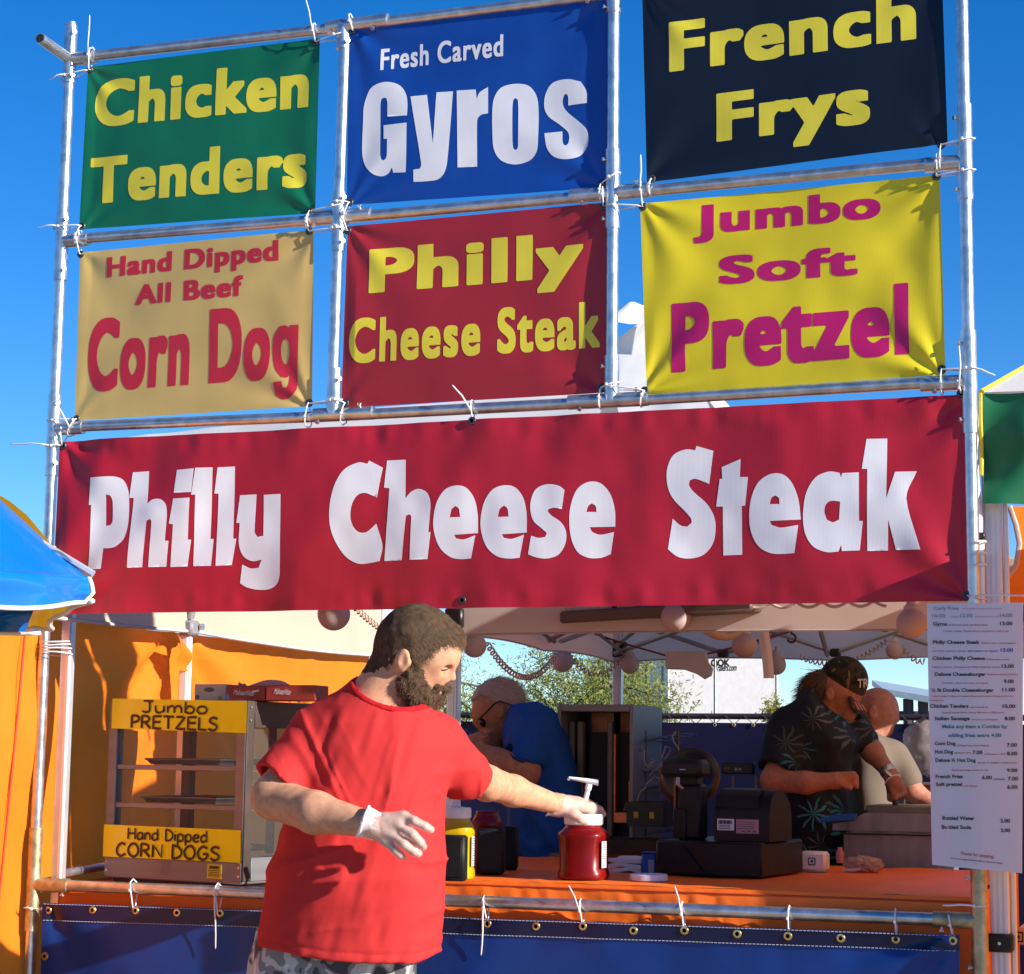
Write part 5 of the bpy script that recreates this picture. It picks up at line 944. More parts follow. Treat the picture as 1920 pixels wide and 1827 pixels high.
# eye line, eyebrow, lips
EYE = M('eyelash_line', (.05, .02, .015), .6, bump=0); mb = MB(); mb.tube([J(819, 1254, -.050), J(828, 1257, -.0505), J(838, 1256, -.043), J(845, 1252, -.03)], [.0008, .0016, .0016, .0008], 6, flat=.6); mb.obj('eyelashes', EYE, man)  # dark eyelash line along the lid
BRO = hairmat('brown_eyebrow', (.05, .028, .018)); mb = MB()
# shirt
lo[2] = J(680, 1860, 0)[2]; S = Field(lo, hi, .0044)
ys = [1262, 1290, 1320, 1355, 1400, 1450, 1500, 1550, 1600, 1650, 1700, 1750, 1830]; Lx_ = [678, 640, 598, 572, 556, 548, 540, 528, 514, 502, 490, 479, 470]; Rx_ = [760, 782, 806, 832, 846, 843, 834, 831, 831, 832, 833, 835, 837]
bb2 = [.07, .09, .115, .135, .15, .158, .165, .175, .185, .19, .19, .185, .18]; dc = [.01, .01, .01, .005, 0, -.005, -.01, -.015, -.02, -.02, -.015, -.01, -.005]
loft(S, m1, ys, Lx_, Rx_, dc, bb2, .02, 2.3, bot=([440, 472, 540, 620, 700, 780, 836, 860], [1768, 1772, 1790, 1803, 1808, 1808, 1787, 1780]))
def sleeve_(F_, a, b, ra, rb, c, n, ia, ib, ri, k):
    a, b, c, ia, ib = [np.array(v) for v in (a, b, c, ia, ib)]; n = np.array(n)/np.linalg.norm(n); rm = max(ra, rb)
    def fn(X, Y, Z):
        d = np.maximum(rcone(X, Y, Z, a, b, ra, rb), (X-c[0])*n[0]+(Y-c[1])*n[1]+(Z-c[2])*n[2]); return np.maximum(d, -rcone(X, Y, Z, ia, ib, ri, ri))
    F_.op(fn, np.minimum(a, b)-rm, np.maximum(a, b)+rm, k)
nA = J(500, 1500, -.11)-J(606, 1372, 0); nA = nA/np.linalg.norm(nA)-RT*.12; nB = J(905, 1490, .26)-J(815, 1392, .03)
sleeve_(S, J(608, 1376, 0), J(494, 1508, -.115), px(62), px(55), J(511, 1464, -.085), nA, J(530, 1466, -.082), J(492, 1511, -.117), px(45), .03)
sleeve_(S, J(815, 1394, .03), J(908, 1494, .27), px(57), px(49), J(866, 1474, .18), nB, J(866, 1474, .19), J(908, 1494, .27), px(42), .03)
NE = (J(738, 1262, -.02), (px(84), px(74), .125)); NX = [RT*.86-UP*.5, RT*.5+UP*.86, FW]
CO = Field(S.lo, S.lo+S.n*S.h-S.h*1.01, S.h); CO.f = S.f.copy()[:CO.n[0], :CO.n[1], :CO.n[2]]
S.ell(NE[0], NE[1], .004, 'sub', ax=NX)
def folds(p):
    x, y, D = topx(p); d = D-m1.D; fr_ = np.clip(-(d+.02)/.08, 0, 1)
    def nn(a, b, c): return vnoise(np.stack([a+0*x, b+0*x, c+0*x], 1))
    o = .010*nn(x/48+y/260, y/230-x/900, d*4+1)*np.clip((x-600)/140, .15, 1)*np.clip((y-1380)/90, .3, 1)
    s1 = (x-560)*.50+(y-1500)*.86; t1 = (x-560)*.86-(y-1500)*.50
    o += .009*nn(s1/26, t1/150, 5+d*3)*np.exp(-((x-575)/110)**2)*np.clip((y-1400)/80, 0, 1)
    o += .008*nn((y-.12*(x-650)**2/300)/30, x/170, 9+d*2)*np.exp(-((y-1600)/110)**2)*np.clip((720-x)/120, .1, 1)
    o += .0035*nn(x/17+y/60, y/45, d*10+3)
    o += .006*nn((x*.8-y*.55)/20, (x*.55+y*.8)/120, d*5+7)*np.exp(-((x-535)/50)**2-((y-1415)/70)**2)
    o += .006*np.exp(-((x-592-.45*(y-1400))/7)**2)*(y > 1330)*(y < 1500)   # sleeve seam
    rg = lambda v: np.clip(1-np.abs(v)*3.2, 0, 1)**1.5
    o += .0065*rg(nn((y+.35*x)/46, (x-.3*y)/190, 21+d))*np.exp(-((y-1640)/120)**2)*np.clip((x-480)/60, .2, 1)
    o += .006*rg(nn((x-.55*y)/30, (y+.5*x)/150, 27+d*2))*np.exp(-((x-600)/80)**2-((y-1500)/110)**2)
    o += .005*rg(nn((x+.25*y)/34, (y-.2*x)/170, 31+d*2))*np.clip((x-690)/60, 0, 1)*np.exp(-((y-1470)/120)**2)
    bt = np.interp(x, [440, 472, 540, 620, 700, 780, 836, 860], [1768, 1772, 1790, 1803, 1808, 1808, 1787, 1780])
    o += -.0028*np.exp(-((y-bt+17)/3.)**2)
    return -o*.9
S.band(folds); S.mask(lambda p: (lambda q: (q[1]-np.interp(q[0], [440, 472, 540, 620, 700, 780, 836, 860], [1768, 1772, 1790, 1803, 1808, 1808, 1787, 1780]))*q[2]/FPX)(topx(p)))
V, F = S.mesh(); obj('t_shirt', V, F, SHIRT, man, smooth='all')
Xg, Yg, Zg = CO.sub_(J(640, 1380, -.3)-.1, J(860, 1240, .3)+.1)[1:]; sl_ = CO.sub_(J(640, 1380, -.3)-.1, J(860, 1240, .3)+.1)[0]
e_ = ellip(Xg, Yg, Zg, np.array(NE[0]), np.array(NE[1]), np.array(NX)); g = np.full(CO.f.shape, 1e3, np.float32); g[sl_] = np.maximum(np.maximum(CO.f[sl_]-.0035, -e_-.003), e_-.012); CO.f = g
V, F = CO.mesh(2); obj('collar', V, F, SHIRTD, man, smooth='all')
# cuffs and hem stitching
# trousers
T = Field(J(420, 2150, -.4)-.2, J(900, 1740, .4)+.2, .008)
loft(T, m1, [1740, 1800, 1860, 1950], [482, 470, 462, 455], [800, 784, 780, 778], [.02]*4, [.15, .16, .165, .16], .02, 2.4)
T.cone(J(545, 1930, .02), J(540, 2140, .02), .105, .10, .03); T.cone(J(700, 1930, .05), J(700, 2140, .05), .105, .10, .03)
T.band(lambda p: -.006*vnoise(p*np.array([28, 28, 9.]))-.004*vnoise(p*np.array([60, 50, 22.]))); V, F = T.mesh(2)
CAMO = ramp3('grey_camouflage', [(0, (.06, .06, .065)), (.40, (.20, .20, .20)), (.50, (.46, .45, .43)), (.62, (.62, .60, .57))], 22, detail=1, dist=.6)
obj('camouflage_shorts', V, F, CAMO, man, smooth='all')
# gloves
for hf, (c0, c1), (ring, rx) in ((hand1, (J(640, 1500, -.45), J(830, 1630, -.2)), (((692, 1513, -.297), (686, 1526, -.322), (677, 1552, -.325), (669, 1569, -.30), (676, 1556, -.272), (688, 1528, -.270)), .0068)),
                                 (hand2, (J(1020, 1480, dj-.15), J(1160, 1570, dj+.15)), (((1044, 1492, dj-.055), (1041, 1500, dj-.088), (1032, 1518, dj-.09), (1024, 1530, dj-.065), (1033, 1520, dj-.035), (1042, 1502, dj-.03)), .0026))):
    G = Field(np.minimum(c0, c1)-.06, np.maximum(c0, c1)+.06, .0032); hf(G, .0005)
    rc = [J(*q) for q in ring]; cc = np.mean(rc, 0); rr = np.mean([np.linalg.norm(q-cc) for q in rc])
    w2 = J(700, 1547, -.30) if hf is hand1 else J(1056, 1512, dj-.055); G.cone(cc, w2, rr*.92, rr*.80, .012)
    G.band(lambda p: -.0016*vnoise(p*np.array([60, 60, 60.]))*np.clip(1.25-np.linalg.norm(p-cc, axis=1)/.11, .15, 1)-.0036*np.maximum(0, vnoise(np.stack([(p@RT)*150+(p@UP)*30, (p@UP)*40, p@FW*40], 1)))*np.clip(1-np.linalg.norm(p-cc, axis=1)/.075, 0, 1)*2)
    back = cc-w2; back /= np.linalg.norm(back); G.plane(cc+back*.004, back, G.lo, G.lo+G.n*G.h)
    V, F = G.mesh(1); go = obj('glove', V, F, GLOVE, man, smooth='all')
    mb = MB(); pp = []
    for i in range(6):
        a, b, c, d = rc[i-1], rc[i], rc[(i+1) % 6], rc[(i+2) % 6]
        for t in (0, .2, .4, .6, .8): pp.append(.5*((2*b)+(c-a)*t+(2*a-5*b+4*c-d)*t*t+(3*b-a-3*c+d)*t**3))
    mb.tube(pp, [rx*.6*(1+.14*math.sin(i*1.3)+.1*math.sin(i*2.9)) for i in range(30)], 8, closed=True)
    bw_ = .030 if hf is hand1 else .014; cw = (w2-cc)/np.linalg.norm(w2-cc)
    def cb(s, t): k = int(round(s*30)) % 30; q = pp[k]-cc; return cc+q*(1.02-.16*t+.05*math.sin(k*1.9+t*4)*t)+cw*bw_*t*(1+.35*math.sin(k*.9)+.2*math.sin(k*2.3))
    mb.grid(cb, 30, 5); mb.obj('glove_cuff', CUFFM, go, smooth='all')
# hair and beard
HB = [690, 700, 718, 735, 748, 758, 766, 776, 788, 800, 812, 822, 836, 848, 857, 866, 880]; HY = [1262, 1262, 1254, 1243, 1222, 1218, 1222, 1246, 1246, 1238, 1228, 1221, 1214, 1208, 1214, 1212, 1205]
def hairmask(p): x, y, D = topx(p); return (y-np.interp(x, HB, HY)-7*vnoise(p*150)-3*vnoise(p*400))*D/FPX
H = Field(J(640, 1300, -.12)-.08, J(900, 1110, .12)+.08, .004); H.ell(J(783, 1211), (px(82), px(79.5), px(68)), .02, ax=HX); H.cone(J(726, 1290), J(755, 1240), px(58), px(53), .02); H.ell(J(846, 1190, 0), (px(20), px(20), px(46)), .02, ax=HX)
H.band(lambda p: -.0022*vnoise(p*45)-.0012*vnoise(p*160)); H.mask(hairmask); V, F = H.mesh(1)
HM = M('dark_brown_scalp', (.070, .043, .026), .8, var=.4, scale=90, spec=.1, bump=.4, bscale=300, stretch=(1, 1, .6)); ho = obj('hair', V, F, HM, man, smooth='all')
strands('hair_strands', V, F, lambda c: hairmask(c) < .004, 24000, .013, .00045, hairmat('brown_hair', (.17, .10, .058), .75), ho, lambda p: HF*1.0-UP*.75, .16, .34, 4)
BD = Field(J(700, 1360, -.12)-.06, J(880, 1220, .12)+.06, .004)
for s_ in (-1, 1):
    BD.cone(J(779, 1246, .068*s_), J(772, 1276, .062*s_), px(10), px(22), .012); BD.cone(J(768, 1284, .05*s_), J(792, 1306, .03*s_), px(28), px(25), .02); BD.cone(J(812, 1286, .028*s_), J(829, 1289, .008*s_), px(12), px(10), .010); BD.cone(J(829, 1289, .006*s_), J(834, 1288, 0), px(9), px(7), .008)
BD.cone(J(770, 1294, 0), J(790, 1306, 0), px(33), px(25), .02); BD.cone(J(800, 1304, 0), J(806, 1312, 0), px(24), px(18), .02); BD.ell(J(814, 1310, 0), (px(17), px(18), px(24)), .012, ax=HX); BD.ell(J(819, 1302, 0), (px(14), px(12), px(22)), .010, ax=HX)
BD.band(lambda p: -.006*vnoise(p*75)-.004*vnoise(p*150)); V, F = BD.mesh(1); bo = obj('beard', V, F, HM, man, smooth='all')
strands('beard_strands', V, F, lambda c: c[:, 0] > -99, 8000, .010, .0005, hairmat('brown_beard', (.15, .085, .052), .65), bo, lambda p: -UP*.7+HF*.2, .5, .5, 8)
mb = MB(); mb.tube([J(818, 1240, -.052), J(830, 1237, -.050), J(842, 1238, -.034), J(849, 1241, -.018)], [.001, .0028, .003, .001], 6); mb.obj('eyebrow', BRO, man)
mb = MB(); mb.tube([J(817, 1300, -.027), J(826, 1299, -.014), J(829, 1299, 0)], [.002, .0036, .003], 8); mb.obj('lips', M('lip_skin', (.36, .12, .10), .5), man)
# ---------------------------------------------------------------- man in blue polo
SK2 = skin('tanned_skin', (.42, .20, .12)); POLO = M('blue_polo_knit', (.012, .085, .36), .8, var=.08, bump=.2, bscale=400, spec=.2)
m2_ = Body((P(1000, 1400, 1.45)-CAM)@FW); J, r = m2_.J, m2_.r
pm = empty('person', J(1000, 1800, 0)*[1, 1, 0], 'white haired man in blue polo and dark glasses bending with hands at his mouth', 'person')
lo, hi = J(860, 1660, -.4), J(1130, 1260, .4); lo, hi = np.minimum(lo, hi)-.08, np.maximum(lo, hi)+.08
B = Field(lo, hi, .005); px = lambda v: r(v)
HF = -RT*.62-UP*.78; HU = -RT*.78+UP*.62; HX = [HF, HU, FW]
B.ell(J(931, 1325), (px(50), px(44), px(40)), .02, ax=HX); B.cone(J(916, 1342), J(929, 1368), px(31), px(25), .02); B.cone(J(903, 1350), J(909, 1366), px(5.5), px(7), .008); B.cone(J(918, 1378), J(926, 1385), px(9), px(8), .01); B.cone(J(950, 1345), J(985, 1365), px(36), px(44), .02); B.ell(J(937, 1333, -.078), (px(15), px(9), px(6)), .006, ax=[UP, RT, FW]); B.ell(J(937, 1333, -.09), (px(8), px(5), px(4)), .004, 'sub', ax=[UP, RT, FW])
B.cone(J(1000, 1385, -.11), J(984, 1448, -.205), px(28), px(25), .02); B.cone(J(987, 1449, -.21), J(935, 1430, -.24), px(26), px(24), .02); B.cone(J(935, 1430, -.24), J(890, 1404, -.22), px(24), px(16), .02)
B.cone(J(890, 1404, -.22), J(884, 1392, -.20), px(15), px(14), .01)
for k in range(4): B.cone(J(882+3*k, 1388-2*k, -.215+.022*k), J(893+3*k, 1380-k, -.22+.022*k), px(6.5), px(6), .006); B.cone(J(893+3*k, 1380-k, -.22+.022*k), J(905+2*k, 1384-k, -.215+.02*k), px(6), px(5), .004)
B.cone(J(888, 1396, -.235), J(902, 1390, -.235), px(7), px(5), .006)
B.cone(J(980, 1418, .06), J(955, 1435, .06), px(20), px(20), .02); B.cone(J(955, 1435, .06), J(912, 1385, -.05), px(22), px(13), .02)
for k in range(4): B.cone(J(910+4*k, 1380+3*k, -.06+.014*k), J(918+4*k, 1371+3*k, -.07+.014*k), px(6), px(5), .006)
B.cone(J(1020, 1420), J(1030, 1600), .10, .10, .02); V, F = B.mesh(); obj('body', V, F, SK2, pm, smooth='all')
S = Field(lo, hi, .0065); loft(S, m2_, [1326, 1350, 1380, 1420, 1470, 1520, 1600, 1640], [966, 954, 948, 948, 955, 952, 948, 948], [1008, 1044, 1066, 1082, 1092, 1098, 1106, 1108], [0]*8, [.10, .16, .19, .2, .2, .2, .2, .2], .02, 2.2)
sleeve_(S, J(1002, 1372, -.10), J(972, 1456, -.215), px(48), px(41), J(974, 1421, -.2), -UP-RT*.42, J(974, 1428, -.18), J(968, 1470, -.22), px(32), .03); S.cone(J(1005, 1345, .05), J(960, 1330, 0), px(40), px(36), .01, 'sub')
S.band(lambda p: -.011*vnoise(np.stack([(p@RT)*16+(p@UP)*5, (p@UP)*5, p@FW*6], 1))-.009*np.clip(1-np.abs(vnoise(np.stack([(p@RT)*9+(p@UP)*7, (p@UP)*3-(p@RT)*3, p@FW*5+9], 1)))*3, 0, 1)**1.5-.004*vnoise(p*30)); V, F = S.mesh(2); obj('polo_shirt', V, F, POLO, pm, smooth='all')
mb = MB(); mb.tube([J(947, 1409, -.245), J(962, 1421, -.262), J(980, 1429, -.255), J(1000, 1431, -.21)], .006, 6, flat=.4); mb.obj('sleeve_band', M('dark_blue_rib', (.006, .045, .20), .8), pm, smooth='all')
mb = MB(); mb.tube([J(960, 1372, -.1), J(975, 1345, -.11), J(1000, 1322, -.05), J(1005, 1322, .05)], .012, 8, flat=.5); mb.obj('collar', POLO, pm, smooth='all')
T = Field(J(930, 2300, -.3)-.1, J(1130, 1590, .3)+.1, .012); T.cone(J(1010, 1620, -.08), J(1020, 2200, -.08), .11, .08, .02); T.cone(J(1040, 1620, .1), J(1050, 2200, .1), .11, .08, .02); V, F = T.mesh(); obj('trousers', V, F, M('navy_trousers', (.015, .018, .04), .8), pm, smooth='all')
def hm2(p): x, y, D = topx(p); return (y-np.interp(x, [880, 888, 900, 915, 926, 940, 950, 962, 980], [1312, 1314, 1303, 1306, 1318, 1318, 1325, 1345, 1350])-3*vnoise(p*90))*D/FPX
H = Field(J(860, 1370, -.12)-.06, J(1000, 1260, .12)+.06, .005); H.ell(J(931, 1323), (px(52), px(48), px(43)), .02, ax=HX); H.band(lambda p: -.004*vnoise(p*60)); H.mask(hm2); V, F = H.mesh(); ho = obj('hair', V, F, M('white_hair_base', (.40, .33, .28), .7, var=.2, bump=.4, bscale=200), pm, smooth='all')
strands('hair_strands', V, F, lambda c: hm2(c) < .002, 5000, .022, .0007, hairmat('white_hair', (.55, .46, .40), .25), ho, lambda p: RT*.7-UP*.15+HF*-.1, .3, .35, 5)
GLS = M('dark_glasses', (.01, .01, .012), .2, bump=0); mb = MB(); mb.tube([J(972, 1327, -.06), J(937, 1315, -.09), J(926, 1321, -.088), J(898, 1349, -.055)], .0032, 6); mb.tube([J(898, 1349, -.055), J(897, 1352, 0), J(900, 1350, .05)], .0035, 6); mb.ball(J(906, 1355, -.05), 1, 16, 8, sc=(.012, .022, .016)); mb.obj('sunglasses', GLS, pm)
# ---------------------------------------------------------------- man in Hawaiian shirt
SK3 = skin('ruddy_skin', (.36, .15, .095)); m3 = Body((P(1540, 1400, 1.5)-CAM)@FW); J, r = m3.J, m3.r; px = lambda v: r(v)
ph = empty('person', J(1530, 1800, 0)*[1, 1, 0], 'man in camouflage cap and dark floral shirt working at the griddle', 'person')
lo, hi = J(1410, 1660, -.45), J(1720, 1220, .45); lo, hi = np.minimum(lo, hi)-.08, np.maximum(lo, hi)+.08
B = Field(lo, hi, .005); HF = RT*.80-UP*.60; HU = RT*.60+UP*.80; HX = [HF, HU, FW]
B.ell(J(1575, 1288), (px(46), px(46), px(40)), .02, ax=HX); B.cone(J(1580, 1312), J(1586, 1336), px(26), px(20), .02); B.cone(J(1601, 1313), J(1603, 1327), px(5), px(6.5), .008); B.cone(J(1545, 1320), J(1530, 1350), px(30), px(38), .02); B.ell(J(1556, 1302, -.075), (px(14), px(9), px(6)), .006, ax=[UP, RT, FW]); B.ell(J(1557, 1302, -.086), (px(8), px(5), px(4)), .004, 'sub', ax=[UP, RT, FW])
B.cone(J(1484, 1378, -.08), J(1449, 1462, -.205), px(25), px(21), .02); B.cone(J(1449, 1464, -.205), J(1510, 1468, -.27), px(21), px(19), .02); B.cone(J(1510, 1468, -.27), J(1566, 1464, -.28), px(19), px(14), .02); B.cone(J(1566, 1464, -.28), J(1585, 1462, -.27), px(14), px(15), .012)
for k in range(4): B.cone(J(1582, 1454+5*k, -.285+.004*k), J(1600, 1452+6*k, -.285+.004*k), px(6), px(5.6), .005); B.cone(J(1600, 1452+6*k, -.285), J(1606, 1458+6*k, -.262), px(5.6), px(5), .004)
B.cone(J(1578, 1470, -.295), J(1594, 1478, -.295), px(6), px(5), .005)
B.cone(J(1610, 1372, .08), J(1636, 1410, .0), px(24), px(20), .02); B.cone(J(1636, 1410, .0), J(1668, 1450, -.08), px(20), px(13), .02); B.cone(J(1668, 1450, -.08), J(1678, 1472, -.1), px(13), px(17), .012)
for k in range(4): B.cone(J(1672+6*k, 1478-3*k, -.115+.012*k), J(1677+6*k, 1496-3*k, -.12+.012*k), px(6.4), px(6), .005); B.cone(J(1677+6*k, 1496-3*k, -.12+.012*k), J(1671+6*k, 1500-2*k, -.10+.012*k), px(6), px(5), .004)
B.cone(J(1668, 1476, -.09), J(1668, 1498, -.11), px(6.5), px(5.5), .006)
B.cone(J(1530, 1420), J(1530, 1600), .09, .09, .02); V, F = B.mesh(); obj('body', V, F, SK3, ph, smooth='all')
HAW = M('dark_floral_shirt', (.008, .010, .018), .7, bump=.15, bscale=300, spec=.25)
def hawaii(m):
    n = m.node_tree.nodes; l = m.node_tree.links; b = n['Principled BSDF']; tc = [x for x in n if x.type == 'TEX_COORD'][0]
    vo = n.new('ShaderNodeTexVoronoi'); vo.inputs['Scale'].default_value = 9; vo.inputs['Randomness'].default_value = 1; l.new(tc.outputs['Object'], vo.inputs['Vector'])
    sub = n.new('ShaderNodeVectorMath'); sub.operation = 'SUBTRACT'; l.new(tc.outputs['Object'], sub.inputs[0]); l.new(vo.outputs['Position'], sub.inputs[1])
    sx = n.new('ShaderNodeSeparateXYZ'); l.new(sub.outputs[0], sx.inputs[0]); at = n.new('ShaderNodeMath'); at.operation = 'ARCTAN2'; l.new(sx.outputs[2], at.inputs[0]); l.new(sx.outputs[0], at.inputs[1])
    mu = n.new('ShaderNodeMath'); mu.operation = 'MULTIPLY'; mu.inputs[1].default_value = 9; l.new(at.outputs[0], mu.inputs[0]); nz = n.new('ShaderNodeTexNoise'); nz.inputs['Scale'].default_value = 25; l.new(tc.outputs['Object'], nz.inputs[0])
    ad = n.new('ShaderNodeMath'); ad.operation = 'MULTIPLY_ADD'; ad.inputs[1].default_value = 6; l.new(nz.outputs[0], ad.inputs[0]); l.new(mu.outputs[0], ad.inputs[2]); si = n.new('ShaderNodeMath'); si.operation = 'SINE'; l.new(ad.outputs[0], si.inputs[0])
    ln = n.new('ShaderNodeVectorMath'); ln.operation = 'LENGTH'; l.new(sub.outputs[0], ln.inputs[0]); ra = n.new('ShaderNodeMath'); ra.operation = 'MULTIPLY_ADD'; ra.inputs[1].default_value = -24; ra.inputs[2].default_value = 1.05; l.new(ln.outputs['Value'], ra.inputs[0])
    su = n.new('ShaderNodeMath'); su.operation = 'ADD'; l.new(si.outputs[0], su.inputs[0]); l.new(ra.outputs[0], su.inputs[1]); gt = n.new('ShaderNodeMapRange'); gt.inputs[1].default_value = .55; gt.inputs[2].default_value = .8; l.new(su.outputs[0], gt.inputs[0])
    cr_ = n.new('ShaderNodeValToRGB'); e = cr_.color_ramp.elements; e[0].color = (.02, .16, .22, 1); e[1].color = (.05, .055, .06, 1); e[1].position = .75; q = e.new(.45); q.color = (.09, .11, .11, 1); q = e.new(.25); q.color = (.03, .24, .32, 1); cr_.color_ramp.interpolation = 'CONSTANT'
    se = n.new('ShaderNodeSeparateColor'); l.new(vo.outputs['Color'], se.inputs[0]); l.new(se.outputs[0], cr_.inputs[0]); mx = n.new('ShaderNodeMix'); mx.data_type = 'RGBA'; l.new(gt.outputs[0], mx.inputs[0]); mx.inputs[6].default_value = (.008, .010, .018, 1); l.new(cr_.outputs[0], mx.inputs[7]); l.new(mx.outputs[2], b.inputs['Base Color'])
hawaii(HAW)
S = Field(lo, hi, .0065); loft(S, m3, [1290, 1320, 1350, 1390, 1440, 1490, 1560, 1650], [1512, 1482, 1462, 1456, 1462, 1464, 1466, 1468], [1532, 1552, 1584, 1612, 1598, 1588, 1586, 1588], [0]*8, [.10, .16, .19, .2, .2, .2, .2, .2], .02, 2.2)
sleeve_(S, J(1486, 1362, -.08), J(1449, 1462, -.20), px(43), px(35), J(1453, 1446, -.18), J(1449, 1462, -.20)-J(1486, 1362, -.08), J(1454, 1448, -.185), J(1447, 1475, -.21), px(27), .03); S.cone(J(1595, 1352, .05), J(1622, 1388, .02), px(32), px(28), .03); S.cone(J(1548, 1296), J(1578, 1318), px(34), px(40), .01, 'sub')
S.band(lambda p: -.010*vnoise(np.stack([(p@RT)*14+(p@UP)*4, (p@UP)*5, p@FW*6], 1))-.004*vnoise(p*28)); V, F = S.mesh(2); obj('floral_shirt', V, F, HAW, ph, smooth='all')
T = Field(J(1430, 2300, -.3)-.1, J(1640, 1600, .3)+.1, .012); T.cone(J(1510, 1630, -.08), J(1510, 2250, -.08), .11, .08, .02); T.cone(J(1545, 1630, .1), J(1545, 2250, .1), .11, .08, .02); V, F = T.mesh(); obj('trousers', V, F, M('dark_trousers', (.02, .02, .022), .8), ph, smooth='all')
CAP = ramp3('brown_camouflage', [(0, (.012, .012, .008)), (.42, (.045, .03, .018)), (.52, (.02, .024, .012)), (.60, (.16, .11, .07))], 26, detail=1, dist=.8)
H = Field(J(1520, 1350, -.12)-.06, J(1650, 1220, .12)+.06, .005); H.ell(J(1582, 1276), (px(46), px(46), px(42)), .01, ax=HX); H.mask(lambda p: (-(p-J(1584, 1291))@(HU*.97-HF*.1))); V, F = H.mesh(2); ho = obj('cap', V, F, CAP, ph, smooth='all')
mb = MB(); bf, bu = HF*.86-HU*.5, HU*.86+HF*.5; c = J(1600, 1296)
mb.grid(lambda s, t: c+FW*((s-.5)*.155*(1-.25*t*t))+bf*(.085*t*(1-(2*s-1)**2*.35)+.0)-bu*(.03*(2*s-1)**2), 14, 8); V = np.array(mb.V); mb.add(V-bu*.004, [q[::-1] for q in mb.F[:]]); mb.obj('cap_brim', CAP, ho, smooth='all')
V, F = text_mesh('TR', .02); y0, y1 = caph(.02); a = J(1608, 1290, -.085); sc_ = .028/(y1-y0); obj('lettering', [a+(RT*.9+FW*.45)*x*sc_*.9+UP*(y-y0)*sc_ for x, y, _ in V], F, M('cap_white_thread', (.5, .48, .46), .7, bump=0), ho, smooth=False)
mb = MB()
for k in range(7): a = J(1598+3.2*k, 1314+1.2*k, -.072+.001*k); b = J(1606+3.2*k, 1330+.5*k, -.066+.001*k); w = (J(1600.6+3.2*k, 1314.5+1.2*k, -.072)-J(1598+3.2*k, 1314+1.2*k, -.072)); mb.cur = k % 2; mb.add([a-FW*.004, a+w-FW*.004, b+w-FW*.004, b-FW*.004], [(0, 1, 2, 3)])
mb.obj('flag_patch', [M('flag_red', (.35, .03, .03), .7), M('flag_white', (.5, .45, .42), .7)], ho, smooth=False)
H = Field(J(1490, 1380, -.12)-.06, J(1640, 1250, .12)+.06, .005); H.cone(J(1545, 1288), J(1528, 1322), px(34), px(26), .02); H.mask(lambda p: (lambda q: (q[0]-np.interp(q[1], [1250, 1290, 1320, 1350], [1560, 1548, 1546, 1530]))*q[2]/FPX)(topx(p))); V, F = H.mesh(2); h2 = obj('hair', V, F, M('auburn_hair_base', (.07, .035, .022), .6, var=.3, bump=.5, bscale=200), ph, smooth='all')
strands('hair_strands', V, F, lambda c: c[:, 0] > -99, 2500, .05, .0009, hairmat('auburn_hair', (.12, .06, .035), .4), h2, lambda p: -RT*.5-UP*.6, .2, .25, 6)
BD = Field(J(1550, 1380, -.1)-.05, J(1620, 1320, .1)+.05, .005); BD.cone(J(1574, 1334), J(1584, 1350), px(20), px(13), .01); BD.cone(J(1594, 1330, -.02), J(1600, 1332, .01), px(6), px(6), .008); V, F = BD.mesh(); bo = obj('beard', V, F, M('grey_beard_base', (.20, .17, .15), .7, var=.2), ph, smooth='all'); strands('beard_strands', V, F, lambda c: c[:, 0] > -99, 1200, .02, .0007, hairmat('grey_beard', (.30, .26, .23), .3), bo, lambda p: -UP*.7, .4, .4, 3)
mb = MB(); a = J(1665, 1447, -.077); d = J(1678, 1472, -.1)-J(1640, 1415, -.01); d /= np.linalg.norm(d); e1v = np.cross(d, [0, 0, 1.]); e1v /= np.linalg.norm(e1v); e2v = np.cross(d, e1v); mb.lathe(a, [(px(14.5), -.011), (px(15.5), -.006), (px(15.5), .006), (px(14.5), .011)], 20, ax=[e1v, e2v, d]); mb.lathe(a-FW*px(15), [(.0001, .006), (.015, .005), (.017, 0)], 16, ax=[e1v, d, -FW]); mb.obj('wrist_watch', M('steel_watch', (.5, .47, .45), .3, .8), ph)
mb = MB(); mb.lathe(J(1567, 1464, -.28), [(px(14.2), -.003), (px(15.6), 0), (px(14.2), .003)], 18, ax=[UP, FW, RT]); mb.obj('glove_cuff', CUFFM, ph); mb = MB(); mb.lathe(J(1674, 1464, -.093), [(px(15), -.003), (px(17.4), 0), (px(15), .003)], 18, ax=[e1v, e2v, d]); mb.obj('glove_cuff', CUFFM, ph)
sp = empty('spatula', J(1676, 1490, -.11), 'black handled spatula held by the man in floral shirt', 'spatula'); mb = MB(); mb.tube([J(1672, 1484, -.11), J(1680, 1512, -.12)], .009, 8); mb.obj('handle', BLACKP, sp); mb = MB(); mb.hexa([J(1677, 1510, -.125), J(1685, 1510, -.115), J(1690, 1526, -.12), J(1676, 1526, -.13), J(1677, 1510, -.122), J(1685, 1510, -.112), J(1690, 1526, -.117), J(1676, 1526, -.127)]); mb.obj('blade', SSF, sp)
